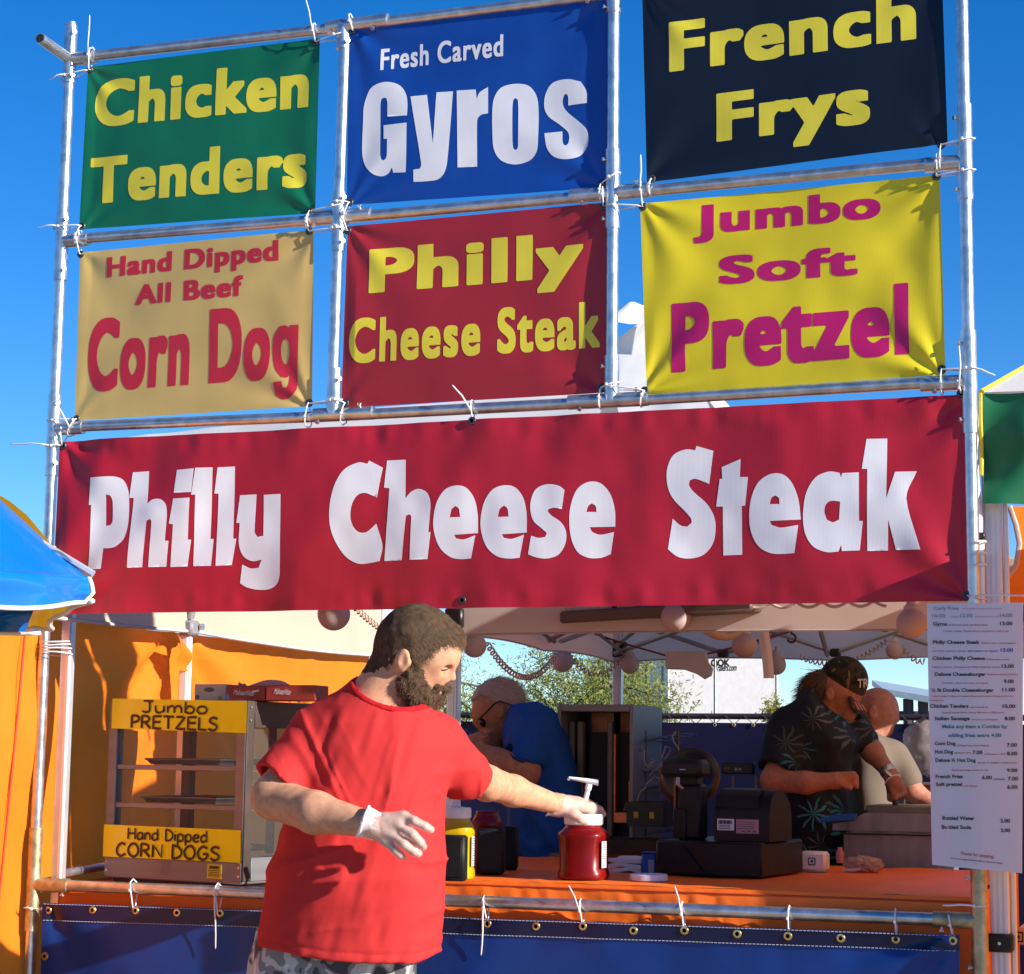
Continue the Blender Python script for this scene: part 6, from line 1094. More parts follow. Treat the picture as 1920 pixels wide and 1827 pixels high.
# ---------------------------------------------------------------- bald man
SK4 = skin('pink_skin', (.38, .16, .11)); m4 = Body((P(1640, 1400, 1.85)-CAM)@FW); J, r = m4.J, m4.r; px = lambda v: r(v)
pb = empty('person', J(1650, 1800, 0)*[1, 1, 0], 'bald man in beige shirt behind the man with the cap', 'person')
lo, hi = J(1570, 1660, -.4), J(1790, 1270, .4); lo, hi = np.minimum(lo, hi)-.08, np.maximum(lo, hi)+.08
B = Field(lo, hi, .005); HF = RT*.88-UP*.47; HU = RT*.47+UP*.88; HX = [HF, HU, FW]
B.ell(J(1645, 1330), (px(40), px(40), px(36)), .02, ax=HX); B.cone(J(1656, 1345), J(1657, 1366), px(24), px(18), .02); B.cone(J(1679, 1338), J(1681, 1350), px(4.5), px(6), .008); B.cone(J(1632, 1352), J(1622, 1390), px(28), px(36), .02); B.ell(J(1636, 1336, -.068), (px(13), px(8), px(5)), .006, ax=[UP, RT, FW]); B.ell(J(1637, 1336, -.078), (px(7), px(4), px(4)), .004, 'sub', ax=[UP, RT, FW]); B.cone(J(1670, 1334, -.03), J(1679, 1332, 0), px(5), px(5), .01)
B.cone(J(1690, 1440, -.1), J(1712, 1484, -.14), px(22), px(18), .02); B.cone(J(1712, 1484, -.14), J(1770, 1520, -.18), px(18), px(13), .02); B.cone(J(1770, 1520, -.18), J(1790, 1530, -.18), px(13), px(12), .01)
for k in range(4): B.cone(J(1788, 1526+4*k, -.19+.01*k), J(1806, 1534+4*k, -.19+.01*k), px(5), px(4), .004)
B.cone(J(1640, 1440), J(1640, 1600), .09, .09, .02); V, F = B.mesh(); obj('body', V, F, SK4, pb, smooth='all')
S = Field(lo, hi, .0065); loft(S, m4, [1375, 1400, 1430, 1480, 1540, 1650], [1606, 1590, 1582, 1578, 1580, 1582], [1650, 1676, 1690, 1696, 1700, 1704], [0]*6, [.09, .15, .18, .19, .19, .19], .02, 2.2); S.cone(J(1672, 1420, -.06), J(1698, 1462, -.12), px(32), px(28), .03); S.cone(J(1625, 1370), J(1640, 1372), px(30), px(34), .01, 'sub')
S.band(lambda p: -.010*vnoise(np.stack([(p@RT)*14+(p@UP)*4, (p@UP)*5, p@FW*6], 1))); V, F = S.mesh(2); obj('beige_shirt', V, F, M('beige_grey_cotton', (.135, .105, .085), .85, var=.08), pb, smooth='all')
T = Field(J(1580, 2200, -.3)-.1, J(1720, 1610, .3)+.1, .012); T.cone(J(1625, 1630, -.08), J(1625, 2150, -.08), .11, .08, .02); T.cone(J(1660, 1630, .1), J(1660, 2150, .1), .11, .08, .02); V, F = T.mesh(); obj('trousers', V, F, MATS['dark_trousers'], pb, smooth='all')
# ================================================================ cable ties
def tie(label, pc, pg, tail=None, Yp=0., Yg=-.006, rad=RS, dbl=False):
    Cc, G = P(*pc, Yp), P(*pg, Yg); e = Cc-G; e[1] = 0; L = np.linalg.norm(e); e /= L; f = np.array([0, -1., 0]); q = rad+.003; s_ = np.cross(e, f)*.0015
    root = empty('cable_tie', G, label, 'cable tie', 'white cable ties on the pipe frame'); mb = MB()
    pts = [G+f*.006, G+f*.010+e*min(.01, L*.3), Cc+f*q*.95-e*q*.2, Cc+f*q*.8+e*q*.6, Cc+e*q, Cc-f*q*.8+e*q*.6, Cc-f*q-e*q*.2, G-f*.004+e*min(.01, L*.3), G-f*.003]
    mb.tube([p+s_*math.sin(i) for i, p in enumerate(pts)], .0021, 6, closed=True)
    if dbl: mb.tube([p+np.cross(e, f)*.008 for p in pts], .0021, 6, closed=True)
    mb.obj('loop', NYLON, root, smooth='all'); hd = Cc+f*(q+.002)-e*q*.3; mb = MB(); mb.box(hd, (.006, .006, .0075), bev=.001); mb.obj('lock_head', NYLON, root)
    if tail:
        t = P(*tail, -.03); m_ = (hd+t)/2+np.array([.004, -.006, .003]); mb = MB(); mb.tube([hd, hd*.5+m_*.5+[0, -.002, .001], m_, m_*.5+t*.5+[0, .001, -.001], t*.96+hd*.04, t], [.0021, .0023, .0024, .0023, .0019, .0008], 6, flat=.5); mb.obj('tail', NYLON, root, smooth='all')
T_ = 'white cable tie '
for lab, a, b, t in (
 ('with long upright tail at top left corner of green banner', (173, 103), (168, 131), (168, 28)), ('with tail pointing left beside green banner top', (125, 146), (165, 133), (92, 150)),
 ('with tail leaning up at top right corner of green banner', (592, 58), (592, 79), (573, -2)), ('from green banner top right corner to second post', (636, 68), (594, 79), None),
 ('below bottom right corner of green banner', (580, 418), (582, 396), None), ('from green banner bottom right corner to second post', (634, 388), (584, 396), None),
 ('below bottom left corner of green banner', (148, 448), (153, 424), None), ('with tail pointing left beside green banner bottom', (113, 428), (152, 424), (70, 428)),
 ('above top left corner of tan banner', (148, 446), (151, 477), None), ('above top right corner of tan banner', (580, 415), (580, 434), None), ('from tan banner top right corner to second post', (634, 430), (582, 434), None),
 ('below bottom right corner of tan banner', (578, 788), (580, 756), None), ('from tan banner bottom right corner to second post', (630, 752), (582, 757), None), ('with tail leaning up at bottom left of tan banner', (136, 806), (144, 786), (103, 755)), ('from tan banner bottom left corner to left post', (102, 790), (142, 787), None),
 ('hooked over top pipe at top left of blue banner', (660, 40), (662, 58), None), ('below bottom left corner of blue banner', (650, 408), (656, 380), None), ('from blue banner bottom left corner to second post', (634, 381), (654, 380), None), ('below bottom right corner of blue banner', (1128, 364), (1128, 345), None), ('from blue banner bottom right corner to third post', (1150, 333), (1130, 344), None),
 ('above top left corner of small red banner', (646, 408), (652, 433), None), ('from small red banner top left to second post', (633, 426), (650, 433), None), ('above top right corner of small red banner', (1133, 364), (1132, 387), None), ('below bottom left corner of small red banner', (645, 782), (648, 756), None), ('from small red banner bottom left to second post', (630, 750), (647, 756), None), ('below bottom right corner of small red banner', (1127, 752), (1128, 727), None), ('from small red banner bottom right to third post', (1146, 722), (1130, 726), None),
 ('below bottom left corner of black banner', (1221, 353), (1222, 336), None), ('with upright tail above yellow banner top left corner', (1204, 356), (1205, 388), (1201, 290)), ('from yellow banner top left corner to third post', (1150, 388), (1203, 388), None),
 ('below bottom right corner of black banner', (1764, 305), (1765, 272), None), ('from black banner bottom right to right post', (1811, 264), (1767, 272), None), ('above top right corner of yellow banner', (1757, 303), (1756, 331), None), ('from yellow banner top right to right post', (1812, 322), (1758, 330), None),
 ('below bottom right corner of yellow banner', (1766, 724), (1766, 693), None), ('with tail pointing right near yellow banner bottom right', (1818, 693), (1768, 693), (1866, 704)), ('below bottom left corner of yellow banner', (1206, 748), (1209, 733), None), ('from yellow banner bottom left to third post', (1146, 727), (1207, 733), None),
 ('at top left corner of long red banner', (120, 812), (118, 836), None), ('with long tail pointing left by long red banner', (100, 838), (117, 836), (19, 833)), ('with curled tail at top middle of long red banner', (887, 765), (887, 790), (848, 722)), ('with upright tail at top right corner of long red banner', (1799, 726), (1802, 738), (1798, 648)), ('stretching right from bottom right corner of long red banner', (1831, 1121), (1813, 1117), (1925, 1117)),
 ('from blue skirt banner eyelet over rail, nearest side table', (251, 1664), (252, 1708), None), ('with hanging tail below the display cabinet', (410, 1672), (410, 1713), (404, 1780)), ('with hanging tail just right of the red shirt', (911, 1696), (915, 1732), (902, 1792)), ('with tail leaning up below the ketchup jar', (1091, 1702), (1093, 1737), (1066, 1660)), ('with tail leaning up below the cash register', (1281, 1708), (1283, 1745), (1265, 1662)),
 ('short, on rail below the white card reader', (1480, 1716), (1478, 1755), None), ('short, on rail below the glove bundle', (1680, 1722), (1680, 1761), None), ('twisted, on brassy rail end by right post', (1782, 1728), (1787, 1764), None), ('with tail pointing left on right post above rail', (1834, 1698), (1826, 1698), (1767, 1698)), ('with tail pointing left from skirt banner corner to left post', (64, 1703), (90, 1707), (44, 1702))):
    tie(T_+lab, a, b, t)
# ================================================================ menu poster
mc = [P(*p, -.034) for p in ((1737, 1132), (1918, 1130), (1916, 1638), (1747, 1622))]; mn = empty('menu_poster', (mc[2]+mc[3])/2, 'laminated white menu poster listing food prices on the right post', 'menu')
mb = MB(); mb.grid(lambda s, t: bilin(mc, s, t)+np.array([0, .006*(2*s-1)**4-.0, 0]), 20, 20); mb.grid(lambda s, t: bilin(mc, s, t)+np.array([0, .006*(2*s-1)**4+.0012, 0]), 20, 20, flip=True)
mb.obj('menu_sheet', M('laminated_paper', (.84, .80, .85), .22, var=.03, scale=6, bump=.05, bscale=30, transl=.35, coat=.3), mn, smooth='all')
INK = {'k': M('black_ink', (.03, .03, .035), .6, bump=0, var=0), 'g': M('faded_ink', (.36, .34, .38), .6, bump=0, var=0), 'r': M('red_ink', (.55, .07, .13), .6, bump=0, var=0), 'f': M('faded_red_ink', (.62, .34, .42), .6, bump=0, var=0), 'b': M('blue_ink', (.04, .05, .35), .6, bump=0, var=0), 't': M('teal_ink', (.03, .24, .28), .6, bump=0, var=0)}
def mt(s, x0, x1, y, col, oy=1120, y2=None, h=None, org=1.0):
    q = .1532; big = col in 'kgbt' and not (h and h < 30); hh = (h or (44 if big else 21))*q
    A, B_ = P(1700+x0*q, oy+y*q, -.034), P(1700+x1*q, oy+(y2 or y)*q, -.034); flat_text(s, A, B_, hh/ppm(1800, -.034), (0, -1, 0), INK[col], mn, .03 if big else .02, off=.0012)
for a in (('Curly Fries', 330, 638, 158, 'g'), ('a big stack of seasoned potatoes', 680, 1170, 150, 'f'), ('10.00', 310, 475, 250, 'g'), ('w/cheese', 530, 640, 250, 'f'), ('12.00', 655, 810, 248, 'g'), ('w/cheese and chili', 835, 1125, 248, 'f'), ('14.00', 1140, 1295, 245, 'g'), ('Gyros', 325, 495, 350, 'k'), ('traditional Lamb and Beef blend', 508, 990, 350, 'r'), ('13.00', 1143, 1295, 345, 'k'), ('Tomato, onions, Tzatziki Sauce, wrapped in a warm pita', 443, 1250, 425, 'r'),
 ('Philly Cheese Steak', 322, 895, 573, 'k'), ('Grilled onion, sweet peppers', 915, 1335, 572, 'r'), ('and white American cheese,', 318, 725, 668, 'r'), ('spicy peppers on request', 745, 1115, 668, 'b', 1120, None, 22), ('13.00', 1150, 1303, 670, 'b'), ('Chicken Philly Cheese', 318, 958, 770, 'k'), ('Grilled onion, sweet', 970, 1255, 772, 'r'), ('Peppers, Lettuce, Tomatoes and White American cheese', 313, 1145, 865, 'r'), ('13.00', 1163, 1313, 868, 'k'),
 ('Deluxe Cheeseburger', 345, 970, 965, 'k'), ('American cheese, Lettuce,', 983, 1360, 955, 'r'), ('Tomatoes, onions and mayo on request', 425, 1003, 1060, 'r'), ('9.00', 1190, 1312, 1053, 'k'), ('½ lb Double Cheeseburger', 302, 1068, 1160, 'k'), ('11.00', 1172, 1327, 1155, 'k'), ('2 beef patties 2 slices of cheese, Bacon and onions if desired all on a', 308, 1305, 1222, 'r'), ('toasted bun', 285, 460, 1272, 'r'),
 ('Chicken Tenders', 287, 757, 1355, 'k'), ('and w/small fry', 778, 1002, 1357, 'r'), ('15.00', 1175, 1332, 1358, 'k'), ('Dipping Sauces Ranch, Honey Mustard or BBQ sauce.', 433, 1200, 1422, 'r'), ('Italian Sausage', 348, 773, 1507, 'k'), ('w/onions and Peppers', 793, 1123, 1508, 'r'), ('8.00', 1200, 1327, 1508, 'k'), ('Make any item a Combo by', 435, 1232, 1605, 't'), ('adding fries extra 4.00', 510, 1160, 1713, 't')): mt(*a)
for a in (('Corn Dog', 345, 600, 115, 'k'), ('All Beef Fresh Hand Dipped', 615, 1008, 130, 'r'), ('7.00', 1225, 1352, 135, 'k'), ('Hot Dog', 347, 570, 218, 'k'), ('All Beef 1/4 lb', 585, 790, 220, 'r'), ('7.00', 808, 928, 225, 'k'), ('w/Cheese or Chili', 945, 1207, 235, 'r'), ('8.00', 1228, 1357, 240, 'k'), ('Deluxe ¼ Hot Dog', 352, 845, 320, 'k'), ('served w/ cheddar cheese sauce', 865, 1345, 340, 'r'), ('Bacon and crispy onions on top', 555, 998, 430, 'r'), ('9.00', 1228, 1357, 445, 'k'), ('French Fries', 355, 688, 520, 'k'), ('6.00', 923, 1045, 533, 'k'), ('w/cheese', 1060, 1203, 540, 'k', 22), ('7.00', 1240, 1367, 547, 'k'), ('Soft pretzel', 357, 678, 615, 'k'), ('with Cheese', 695, 862, 625, 'r'), ('6.00', 1232, 1358, 650, 'k'), ('Bottled Water', 438, 832, 1028, 'k', 1033), ('2.00', 1147, 1267, 1063, 'k'), ('Bottled Soda', 430, 790, 1138, 'k', 1143), ('2.00', 1152, 1268, 1180, 'k'), ('Thanks for stopping,', 655, 1070, 1455, 'r', 1498, 38), ('If you use a credit card there will be a 3% service charge', 543, 1172, 1505, 'k', 1568, 18)):
    mt(*a[:5], 1380, a[5] if len(a) > 5 and a[5] > 100 else None, a[6] if len(a) > 6 else (a[5] if len(a) == 6 and a[5] < 100 else None))
mb = MB()
for x0, y0, x1, y1 in ((1745, 1402, 1758, 1450), (1772, 1535, 1781, 1565)): mb.tube([P(x0, y0, -.0365), P(x1, y1, -.0365)], .0009, 4)
mb.obj('laminate_crease', M('crease_white', (.8, .78, .82), .2, bump=0), mn)
# ================================================================ globe lanterns and cords
GLB = M('milky_globe', (.62, .48, .46), .45, var=.06, scale=6, bump=.03, transl=.3); CAPM = M('globe_socket', (.55, .42, .38), .5, var=.05)
for x, y, d, Yg, lab in ((626, 1152, 62, .3, 'large pinkish globe lantern under the banner left of the bearded man'), (890, 1211, 45, .56, 'globe lantern beside the front canopy leg near the beard'), (1055, 1240, 41, 2.05, 'globe lantern hanging against the tree, nearest the blue polo'), (1181, 1246, 36, 2.12, 'globe lantern by the rear canopy leg above the steel broiler'), (1268, 1157, 58, .45, 'large globe lantern just under the middle of the long banner'), (1396, 1210, 48, 1.3, 'globe lantern hanging between the two pale paper scraps'), (1455, 1247, 38, 2.1, 'globe lantern against the sky left of the camouflage cap'), (1678, 1220, 34, 2.1, 'small globe lantern hanging above the bald man'), (1709, 1169, 57, .4, 'large globe lantern beside the menu top')):
    k = ppm(x, Yg); c = P(x, y, Yg); r_ = d/2/k; root = empty('globe_lantern', c, lab, 'lantern', 'globe lanterns under the canopy'); mb = MB(); mb.ball(c, r_, 28, 18); mb.obj('globe', GLB, root); mb = MB(); mb.lathe(c+np.array([0, 0, r_*.86]), [(r_*.52, 0), (r_*.5, r_*.25), (r_*.34, r_*.38), (r_*.30, r_*.6), (.0001, r_*.62)], 18); mb.obj('socket', CAPM, root)
    mb = MB(); mb.tube([c+[0, 0, r_*1.4], c+[0, 0, r_*1.8]], .003, 6); mb.obj('hanger', M('hanger_cord', (.3, .22, .2), .7), root)
def coil(pts, label, r_=.0085, w=.0028, pitch=.0165, m=None):
    pts = [np.array(p, float) for p in pts]; L = sum(np.linalg.norm(pts[i+1]-pts[i]) for i in range(len(pts)-1)); n = int(L/pitch*7); acc = np.cumsum([0]+[np.linalg.norm(pts[i+1]-pts[i]) for i in range(len(pts)-1)]); out = []
    for i in range(n+1):
        s_ = L*i/n; k = min(len(pts)-2, int(np.searchsorted(acc, s_, 'right'))-1); t = (s_-acc[k])/(acc[k+1]-acc[k]); p = pts[k]*(1-t)+pts[k+1]*t; a = 2*math.pi*i/7; d = pts[k+1]-pts[k]; d /= np.linalg.norm(d); u = np.cross(d, [0, 1., 0]); u /= np.linalg.norm(u); v = np.cross(d, u); out.append(p+r_*(math.cos(a)*u+math.sin(a)*v))
    mb = MB(); mb.tube(out, w, 5); return mb.obj('light_cord', m or M('cord_beige', (.50, .36, .28), .5), label=label, cat='cord', group='spiral light cords under the canopy', smooth='all')
coil(arc(P(655, 1128, .35), P(712, 1178, .5), .004), 'spiral cord running from the large left globe behind the brown hair')
coil(arc(P(912, 1205, .6), P(1046, 1222, 2.0), .10), 'spiral cord sagging between the beard side globe and the tree side globe', .0085, .003, .05); coil(arc(P(1066, 1226, 2.05), P(1170, 1228, 2.12), .075), 'spiral cord sagging between the two globes above the broiler')
coil(arc(P(1300, 1158, .5), P(1384, 1186, 1.25), .03), 'spiral cord curving from the middle large globe to the right', .0105, .0035); coil(arc(P(1500, 1232, 2.1), P(1664, 1200, 2.1), .05), 'spiral cord sagging over the camouflage cap to the small globe'); coil(arc(P(1692, 1212, 2.1), P(1735, 1240, 2.1), .02), 'short spiral cord right of the small globe')
mb = MB(); wv = [P(1395+i*6.5, 1131+10*abs(math.sin(i*.42))-i*.10, .42) for i in range(42)]; mb.tube(wv, .0045, 7); mb.obj('wavy_cord', M('cord_pale', (.6, .45, .36), .5), label='pale wavy cord looped along the canopy front under the long banner', cat='cord', smooth='all')
mb = MB(); mb.tube([P(1115, 1189, 1.9), P(1180, 1210, 1.9), P(1262, 1233, 1.85), P(1320, 1228, 1.8), P(1375, 1214, 1.8), P(1480, 1185, 1.8)], .0035, 6); mb.obj('red_rope', M('red_rope', (.25, .02, .02), .6), label='thin red cord strung under the canopy', cat='cord', smooth='all')
# hanging papers
PAP = M('pale_paper', (.82, .70, .64), .8, var=.04, transl=.4)
mb = MB(); pp = [(1247, 1222), (1290, 1221), (1322, 1222), (1324, 1238), (1334, 1252), (1331, 1265), (1318, 1272), (1303, 1262), (1280, 1254), (1248, 1253)]; A = [P(x, y, 1.78) for x, y in pp]; mb.prism(A, [.004, .012, -.004]); mb.obj('paper_towel', PAP, label='pale paper towel draped over the red cord before the trailer', cat='paper towel')
mb = MB(); mb.grid(lambda s, t: P(1420+22*s+6*math.sin(2.2*t)*(1-s*.3)+4*t*t, 1184+88*t, 1.2)+np.array([0, -.02*math.sin(3*s)+.02*t, 0]), 8, 20); mb.obj('paper_strip', PAP, label='curling pale paper strip hanging beside the middle globe', cat='paper strip', smooth='all')
hk = P(1484, 1190, 1.5); mb = MB(); mb.tube([hk+[0, 0, .01]]+[hk+np.array([.014*math.sin(a), 0, -.012+.014*math.cos(a)]) for a in np.linspace(0, 4.4, 12)], .004, 6); mb.obj('hook', M('dark_hook', (.06, .03, .025), .5), label='dark metal hook hanging from the canopy truss', cat='hook', smooth='all')
# long lamp fitting under the canopy
lf = empty('lamp_fitting', P(1200, 1155, .5), 'long dark strip lamp fitting slung under the canopy front', 'lamp'); a, b = P(1062, 1160, .52), P(1420, 1136, .45); d = (b-a)/np.linalg.norm(b-a)
mb = MB(); mb.box((a+b)/2, (np.linalg.norm(b-a), .10, .034), ax=[d, [-d[1], d[0], 0], np.cross(d, [-d[1], d[0], 0])], bev=.006); mb.obj('housing', M('brown_grey_metal', (.14, .11, .095), .45, .4), lf)
mb = MB()
for u in (.05, .27, .4, .46): c = a*(1-u)+b*u; mb.tube([c+[0, 0, .015], c+[.006, 0, .05]], .003, 6); mb.ball(c+[0, -.02, .022], .008, 10, 6)
mb.obj('hooks', MATS['dark_hook'], lf)
# ================================================================ kitchen behind the counter
gy = empty('gyro_broiler', P(1125, 1600, 1.55), 'tall steel vertical broiler with dark burner slots behind the blue polo', 'broiler')
g0 = P(1049, 1600, 1.35); g1 = P(1180, 1600, 1.35); zt = P(1110, 1321, 1.35)[2]; z0 = .95; w = g1[0]-g0[0]
SOOT = ramp3('sooty_steel', [(0, (.035, .028, .022)), (.35, (.12, .10, .08)), (.6, (.22, .20, .17)), (.8, (.16, .08, .04))], 5, .5); SOOT.node_tree.nodes['Principled BSDF'].inputs['Metallic'].default_value = .4; [x for x in SOOT.node_tree.nodes if x.type == 'VALTORGB'][0].color_ramp.interpolation = 'LINEAR'
mb = MB(); mb.box((g0[0]+w+.005, 1.53, (z0+zt)/2), (.012, .36, zt-z0), bev=.002); mb.box((g0[0]-.005, 1.53, (z0+zt)/2), (.012, .36, zt-z0), bev=.002); mb.box((g0[0]+w/2, 1.53, zt-.012), (w-.002, .358, .024), bev=.002); mb.obj('housing', SSF, gy)
mb = MB(); mb.box((g0[0]+w/2, 1.66, (z0+zt)/2), (w-.004, .02, zt-z0-.03)); mb.obj('back_plate', SOOT, gy)
for u, v in ((.02, .10), (.14, .23), (.58, .66), (.93, .985)): mb = MB(); mb.box((g0[0]+w*(u+v)/2, 1.44, (z0+zt)/2-.02), (w*(v-u), .03, zt-z0-.07), bev=.003); mb.obj('upright_frame', SOOT, gy)
for u, v, zl in ((.24, .57, 0), (.67, .92, .12)):
    mb = MB(); mb.box((g0[0]+w*(u+v)/2, 1.5, zt-.27), (w*(v-u)-.01, .05, .36)); mb.obj('burner_slot', M('burner_black', (.012, .010, .009), .6, var=.4), gy)
    mb = MB(); mb.box((g0[0]+w*(u+v)/2, 1.52, zt-.055), (w*(v-u), .02, .085)); mb.obj('burner_plate', M('copper_brown_plate', (.30, .11, .05), .4, .5, var=.4, scale=9), gy)
for u in (.665, .905): mb = MB(); mb.box((g0[0]+w*u, 1.462, zt-(.225 if u < .7 else .30)), (.014, .05, .26 if u < .7 else .10), bev=.002); mb.obj('copper_edge', M('hot_copper', (.75, .20, .07), .35, .6), gy)
mb = MB(); mb.box((g0[0]+w*.785, 1.46, zt-.372), (w*.25, .05, .035), bev=.002); mb.obj('copper_sill', MATS['hot_copper'], gy)
mb = MB(); mb.box((g0[0]+w*.55, 1.36, z0+.13), (w*1.0, .3, .02)); mb.lathe((g0[0]+w*.8, 1.22, z0+.10), [(.0001, 0), (.07, 0), (.085, .05), (.085, .06), (.078, .055), (.0001, .01)], 28); mb.obj('drip_tray', M('dull_steel', (.16, .14, .12), .4, .8), gy)
for x in (g0[0], g0[0]+w): mb = MB(); mb.tube([(x, 1.5, 0), (x, 1.5, z0)], .02, 8); mb.obj('leg', SSF, gy)
# shelf of black crates and wires
sh_ = empty('wire_rack', P(1230, 1600, 1.6), 'black wire rack with tangled wires between broiler and register', 'rack'); mb = MB()
for yy in (1380, 1440, 1470, 1500, 1530, 1555):
    a, b = P(1209, yy+10, 1.45), P(1272, yy-4, 1.65); mb.tube([a, b], .0035, 6); mb.tube([a+[0, .25, .0], b+[0, .25, .0]], .0035, 6); [mb.tube([a*(1-u)+b*u, a*(1-u)+b*u+[0, .25, 0]], .0025, 5) for u in (.1, .4, .7, 1)]
for px_ in (1208, 1272): a = P(px_, 1560, 1.5); mb.tube([[a[0], a[1], 0], [a[0], a[1], P(px_, 1370, 1.5)[2]]], .007, 8)
mb.obj('wire_shelves', M('rack_wire_dark', (.10, .09, .09), .4, .7), sh_); rs = np.random.RandomState(11); mb = MB()
for k in range(7):
    p = P(1216+rs.rand()*28, 1420+rs.rand()*60, 1.42); pts = [p]; d = rs.randn(3)*.03
    for i in range(12): d = d*.6+rs.randn(3)*.009; pts.append(pts[-1]+d)
    mb.tube(pts, .0022, 5)
mb.obj('loose_wires', M('grey_wires', (.35, .32, .31), .5), sh_, smooth='all')
for k, (x, y, yb, lab) in enumerate(((1226, 1525, 1.3, 'black crate with yellow tag under the wire rack, upper'), (1190, 1585, 1.0, 'low black tray bin in front of the wire rack'))):
    c = P(x, y, yb); root = empty('black_crate', c-[0, 0, .05], lab, 'crate', 'black crates by the register'); mb = MB(); W2, D2, H2 = (.12, .2, .075) if k == 0 else (.24, .22, .04)
    for dx, dy, sx_, sy2 in ((-W2/2, 0, .006, D2), (W2/2, 0, .006, D2), (0, -D2/2, W2, .006), (0, D2/2, W2, .006)): mb.box(c+np.array([dx, dy, 0]), (sx_, sy2, H2))
    mb.box(c-[0, 0, H2/2], (W2, D2, .006)); [mb.box(c+np.array([W2*(u-.5), 0, H2*.2]), (.004, D2-.01, H2*.5)) for u in (.33, .66)]; mb.obj('crate_shell', BLACKP, root)
    if k == 0:
        for dx in (-.030, .022): mb = MB(); mb.box(c+np.array([dx, -D2/2-.004, -.004]), (.015, .002, .020)); mb.obj('yellow_tag', M('tag_yellow', (.42, .32, .02), .5), root)
bx = P(1216, 1392, 2.05); root = empty('cardboard_box', bx, 'small tan box under a red package by the navy wall', 'box'); mb = MB(); mb.box(bx-[0, 0, .0], (.065, .1, .035), bev=.003); mb.obj('box', M('tan_card', (.25, .16, .10), .7), root)
mb = MB(); mb.box(bx-[-.004, .052, .004], (.04, .002, .02)); mb.obj('paper_label', LBLW, root)
mb = MB(); mb.box(bx+[0, 0, .034], (.07, .1, .03), bev=.006); root = mb.obj('red_package', M('red_package_film', (.28, .02, .03), .3, var=.3, bump=.3, bscale=60), label='red wrapped package on top of the small tan box', cat='package')
# digital scale on a pole
sc = empty('counter_scale', P(1380, 1580, 1.45), 'black scale display on two grey poles behind the register', 'scale'); c = P(1385, 1441, 1.45); mb = MB(); mb.box(c, (.105, .03, .038), bev=.004); mb.obj('display_head', BLACKP, sc)
mb = MB(); [mb.box(c+np.array([dx, -.0165, -.003]), (.008, .002, .009)) for dx in (-.005, .008)]; mb.obj('digits', M('grey_digits', (.3, .3, .3), .5, bump=0), sc); mb = MB(); mb.box(c+np.array([-.034, -.0165, 0]), (.02, .002, .008)); mb.obj('amber_window', M('amber_window', (.10, .05, .01), .3, bump=0), sc)
for x in (1375, 1418): a = P(x, 1455, 1.46); mb = MB(); mb.box((a[0], a[1], (a[2]+1.0)/2), (.011, .011, a[2]-1.0)); mb.obj('pole', M('pole_grey', (.12, .12, .13), .4, .5), sc)
mb = MB(); a = P(1395, 1590, 1.45); mb.box((a[0], a[1], .99), (.24, .22, .05), bev=.006); mb.obj('base', BLACKP, sc); mb = MB(); mb.box((a[0], a[1], .5), (.3, .3, .95)); mb.obj('stand', M('stand_dark', (.02, .02, .022), .6), sc)
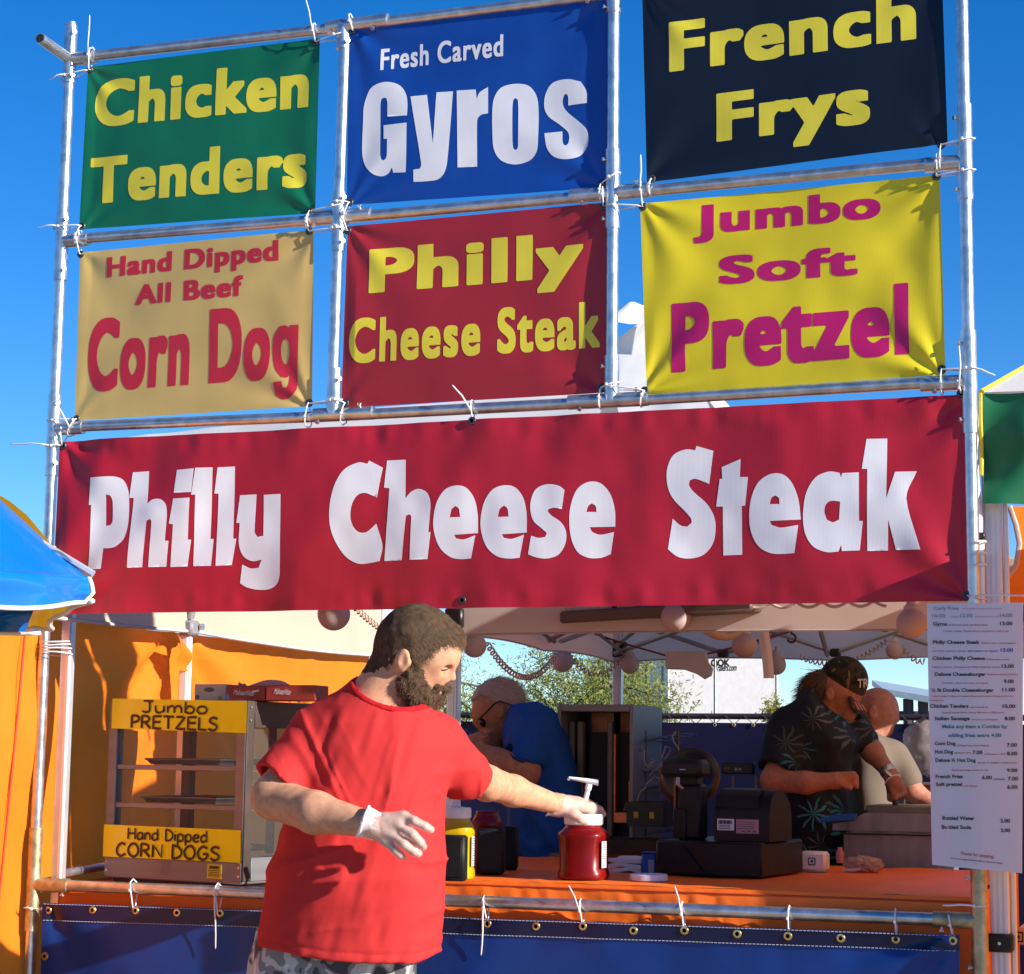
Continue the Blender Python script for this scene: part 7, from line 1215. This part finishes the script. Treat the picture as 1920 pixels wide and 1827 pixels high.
# griddle station
gd = empty('griddle', P(1660, 1620, 1.3), 'stainless griddle with stained splash guard behind the menu', 'griddle')
STN = ramp3('stained_stainless', [(0, (.05, .04, .035)), (.32, (.19, .18, .185)), (.6, (.25, .24, .25)), (.8, (.30, .29, .30))], 9, .42, stretch=(3, 3, .5)); STN.node_tree.nodes['Principled BSDF'].inputs['Metallic'].default_value = .5; [x for x in STN.node_tree.nodes if x.type == 'VALTORGB'][0].color_ramp.interpolation = 'LINEAR'
Yg = 1.24; A = [P(x, y, Yg) for x, y in ((1561, 1557), (1561, 1545), (1590, 1541), (1620, 1525), (1760, 1528), (1760, 1561))]; mb = MB(); mb.prism(A, [0, .03, 0]); mb.obj('splash_guard', STN, gd)
a, b = P(1580, 1562, Yg), P(1760, 1562, Yg); mb = MB(); mb.box(((a[0]+b[0])/2, Yg+.24, (a[2]+.55)/2), (b[0]-a[0], .46, a[2]-.55), bev=.003); mb.obj('body', STN, gd); mb = MB(); mb.box(((a[0]+b[0])/2, Yg-.002, a[2]-.002), (b[0]-a[0], .008, .004)); mb.obj('seam', MATS['dark_bore'], gd)
a, b = P(1640, 1518, 1.5), P(1760, 1512, 1.5); mb = MB(); mb.box(((a[0]+b[0])/2, 1.55, a[2]), (b[0]-a[0]+.02, .3, .03), bev=.003); mb.obj('grill_plate', SOOT, gd)
for x in (1590, 1750): a = P(x, 1600, 1.5); mb = MB(); mb.tube([(a[0], 1.5, 0), (a[0], 1.5, .56)], .018, 8); mb.obj('leg', SSF, gd)
tg = empty('tongs', P(1570, 1538, 1.2), 'bright blue handled tongs resting on the griddle edge', 'tongs'); mb = MB(); mb.tube([P(1540, 1538, 1.22), P(1604, 1534, 1.2)], .0075, 8, flat=.6); mb.tube([P(1556, 1532, 1.24), P(1606, 1529, 1.22)], .0065, 8, flat=.6); mb.obj('handles', M('blue_handle', (.01, .10, .38), .35), tg)
tu = empty('food_tub', P(1730, 1500, 2.0), 'brown food tub with pale rim below the plastic bag', 'tub'); c = P(1733, 1499, 2.0); mb = MB(); mb.lathe(c, [(.045, -.055), (.055, .05)], 20, sq=5); mb.obj('tub', M('brown_tub', (.22, .11, .07), .5), tu); mb = MB(); mb.lathe(c, [(.055, .05), (.066, .051), (.066, .058), (.05, .058)], 20, sq=5); mb.obj('rim', M('pale_rim', (.5, .45, .48), .4), tu)
mb = MB(); c = P(1735, 1398, 2.2); mb.ball(c, 1, 30, 20, sc=(.075, .06, .10)); V = np.array(mb.V); dn = V-c; V = c+dn*(1+.22*vnoise(V*24)[:, None]+.10*vnoise(V*70)[:, None]); obj('plastic_bag', V, mb.F, M('clear_bag_film', (.26, .22, .23), .3, var=.2, scale=40, bump=.6, bscale=60, alpha=.7, transl=.3), label='crumpled clear plastic bag hanging left of the menu', cat='bag', smooth='all')
mb = MB(); a = P(1575, 1606, 1.2); mb.lathe(a, [(.012, -.02), (.013, .012), (.008, .02), (.008, .028), (.0001, .028)], 14); mb.obj('small_bottle', M('pinkish_bottle', (.45, .2, .2), .35), label='tiny pinkish bottle beside the griddle behind the card reader', cat='bottle')
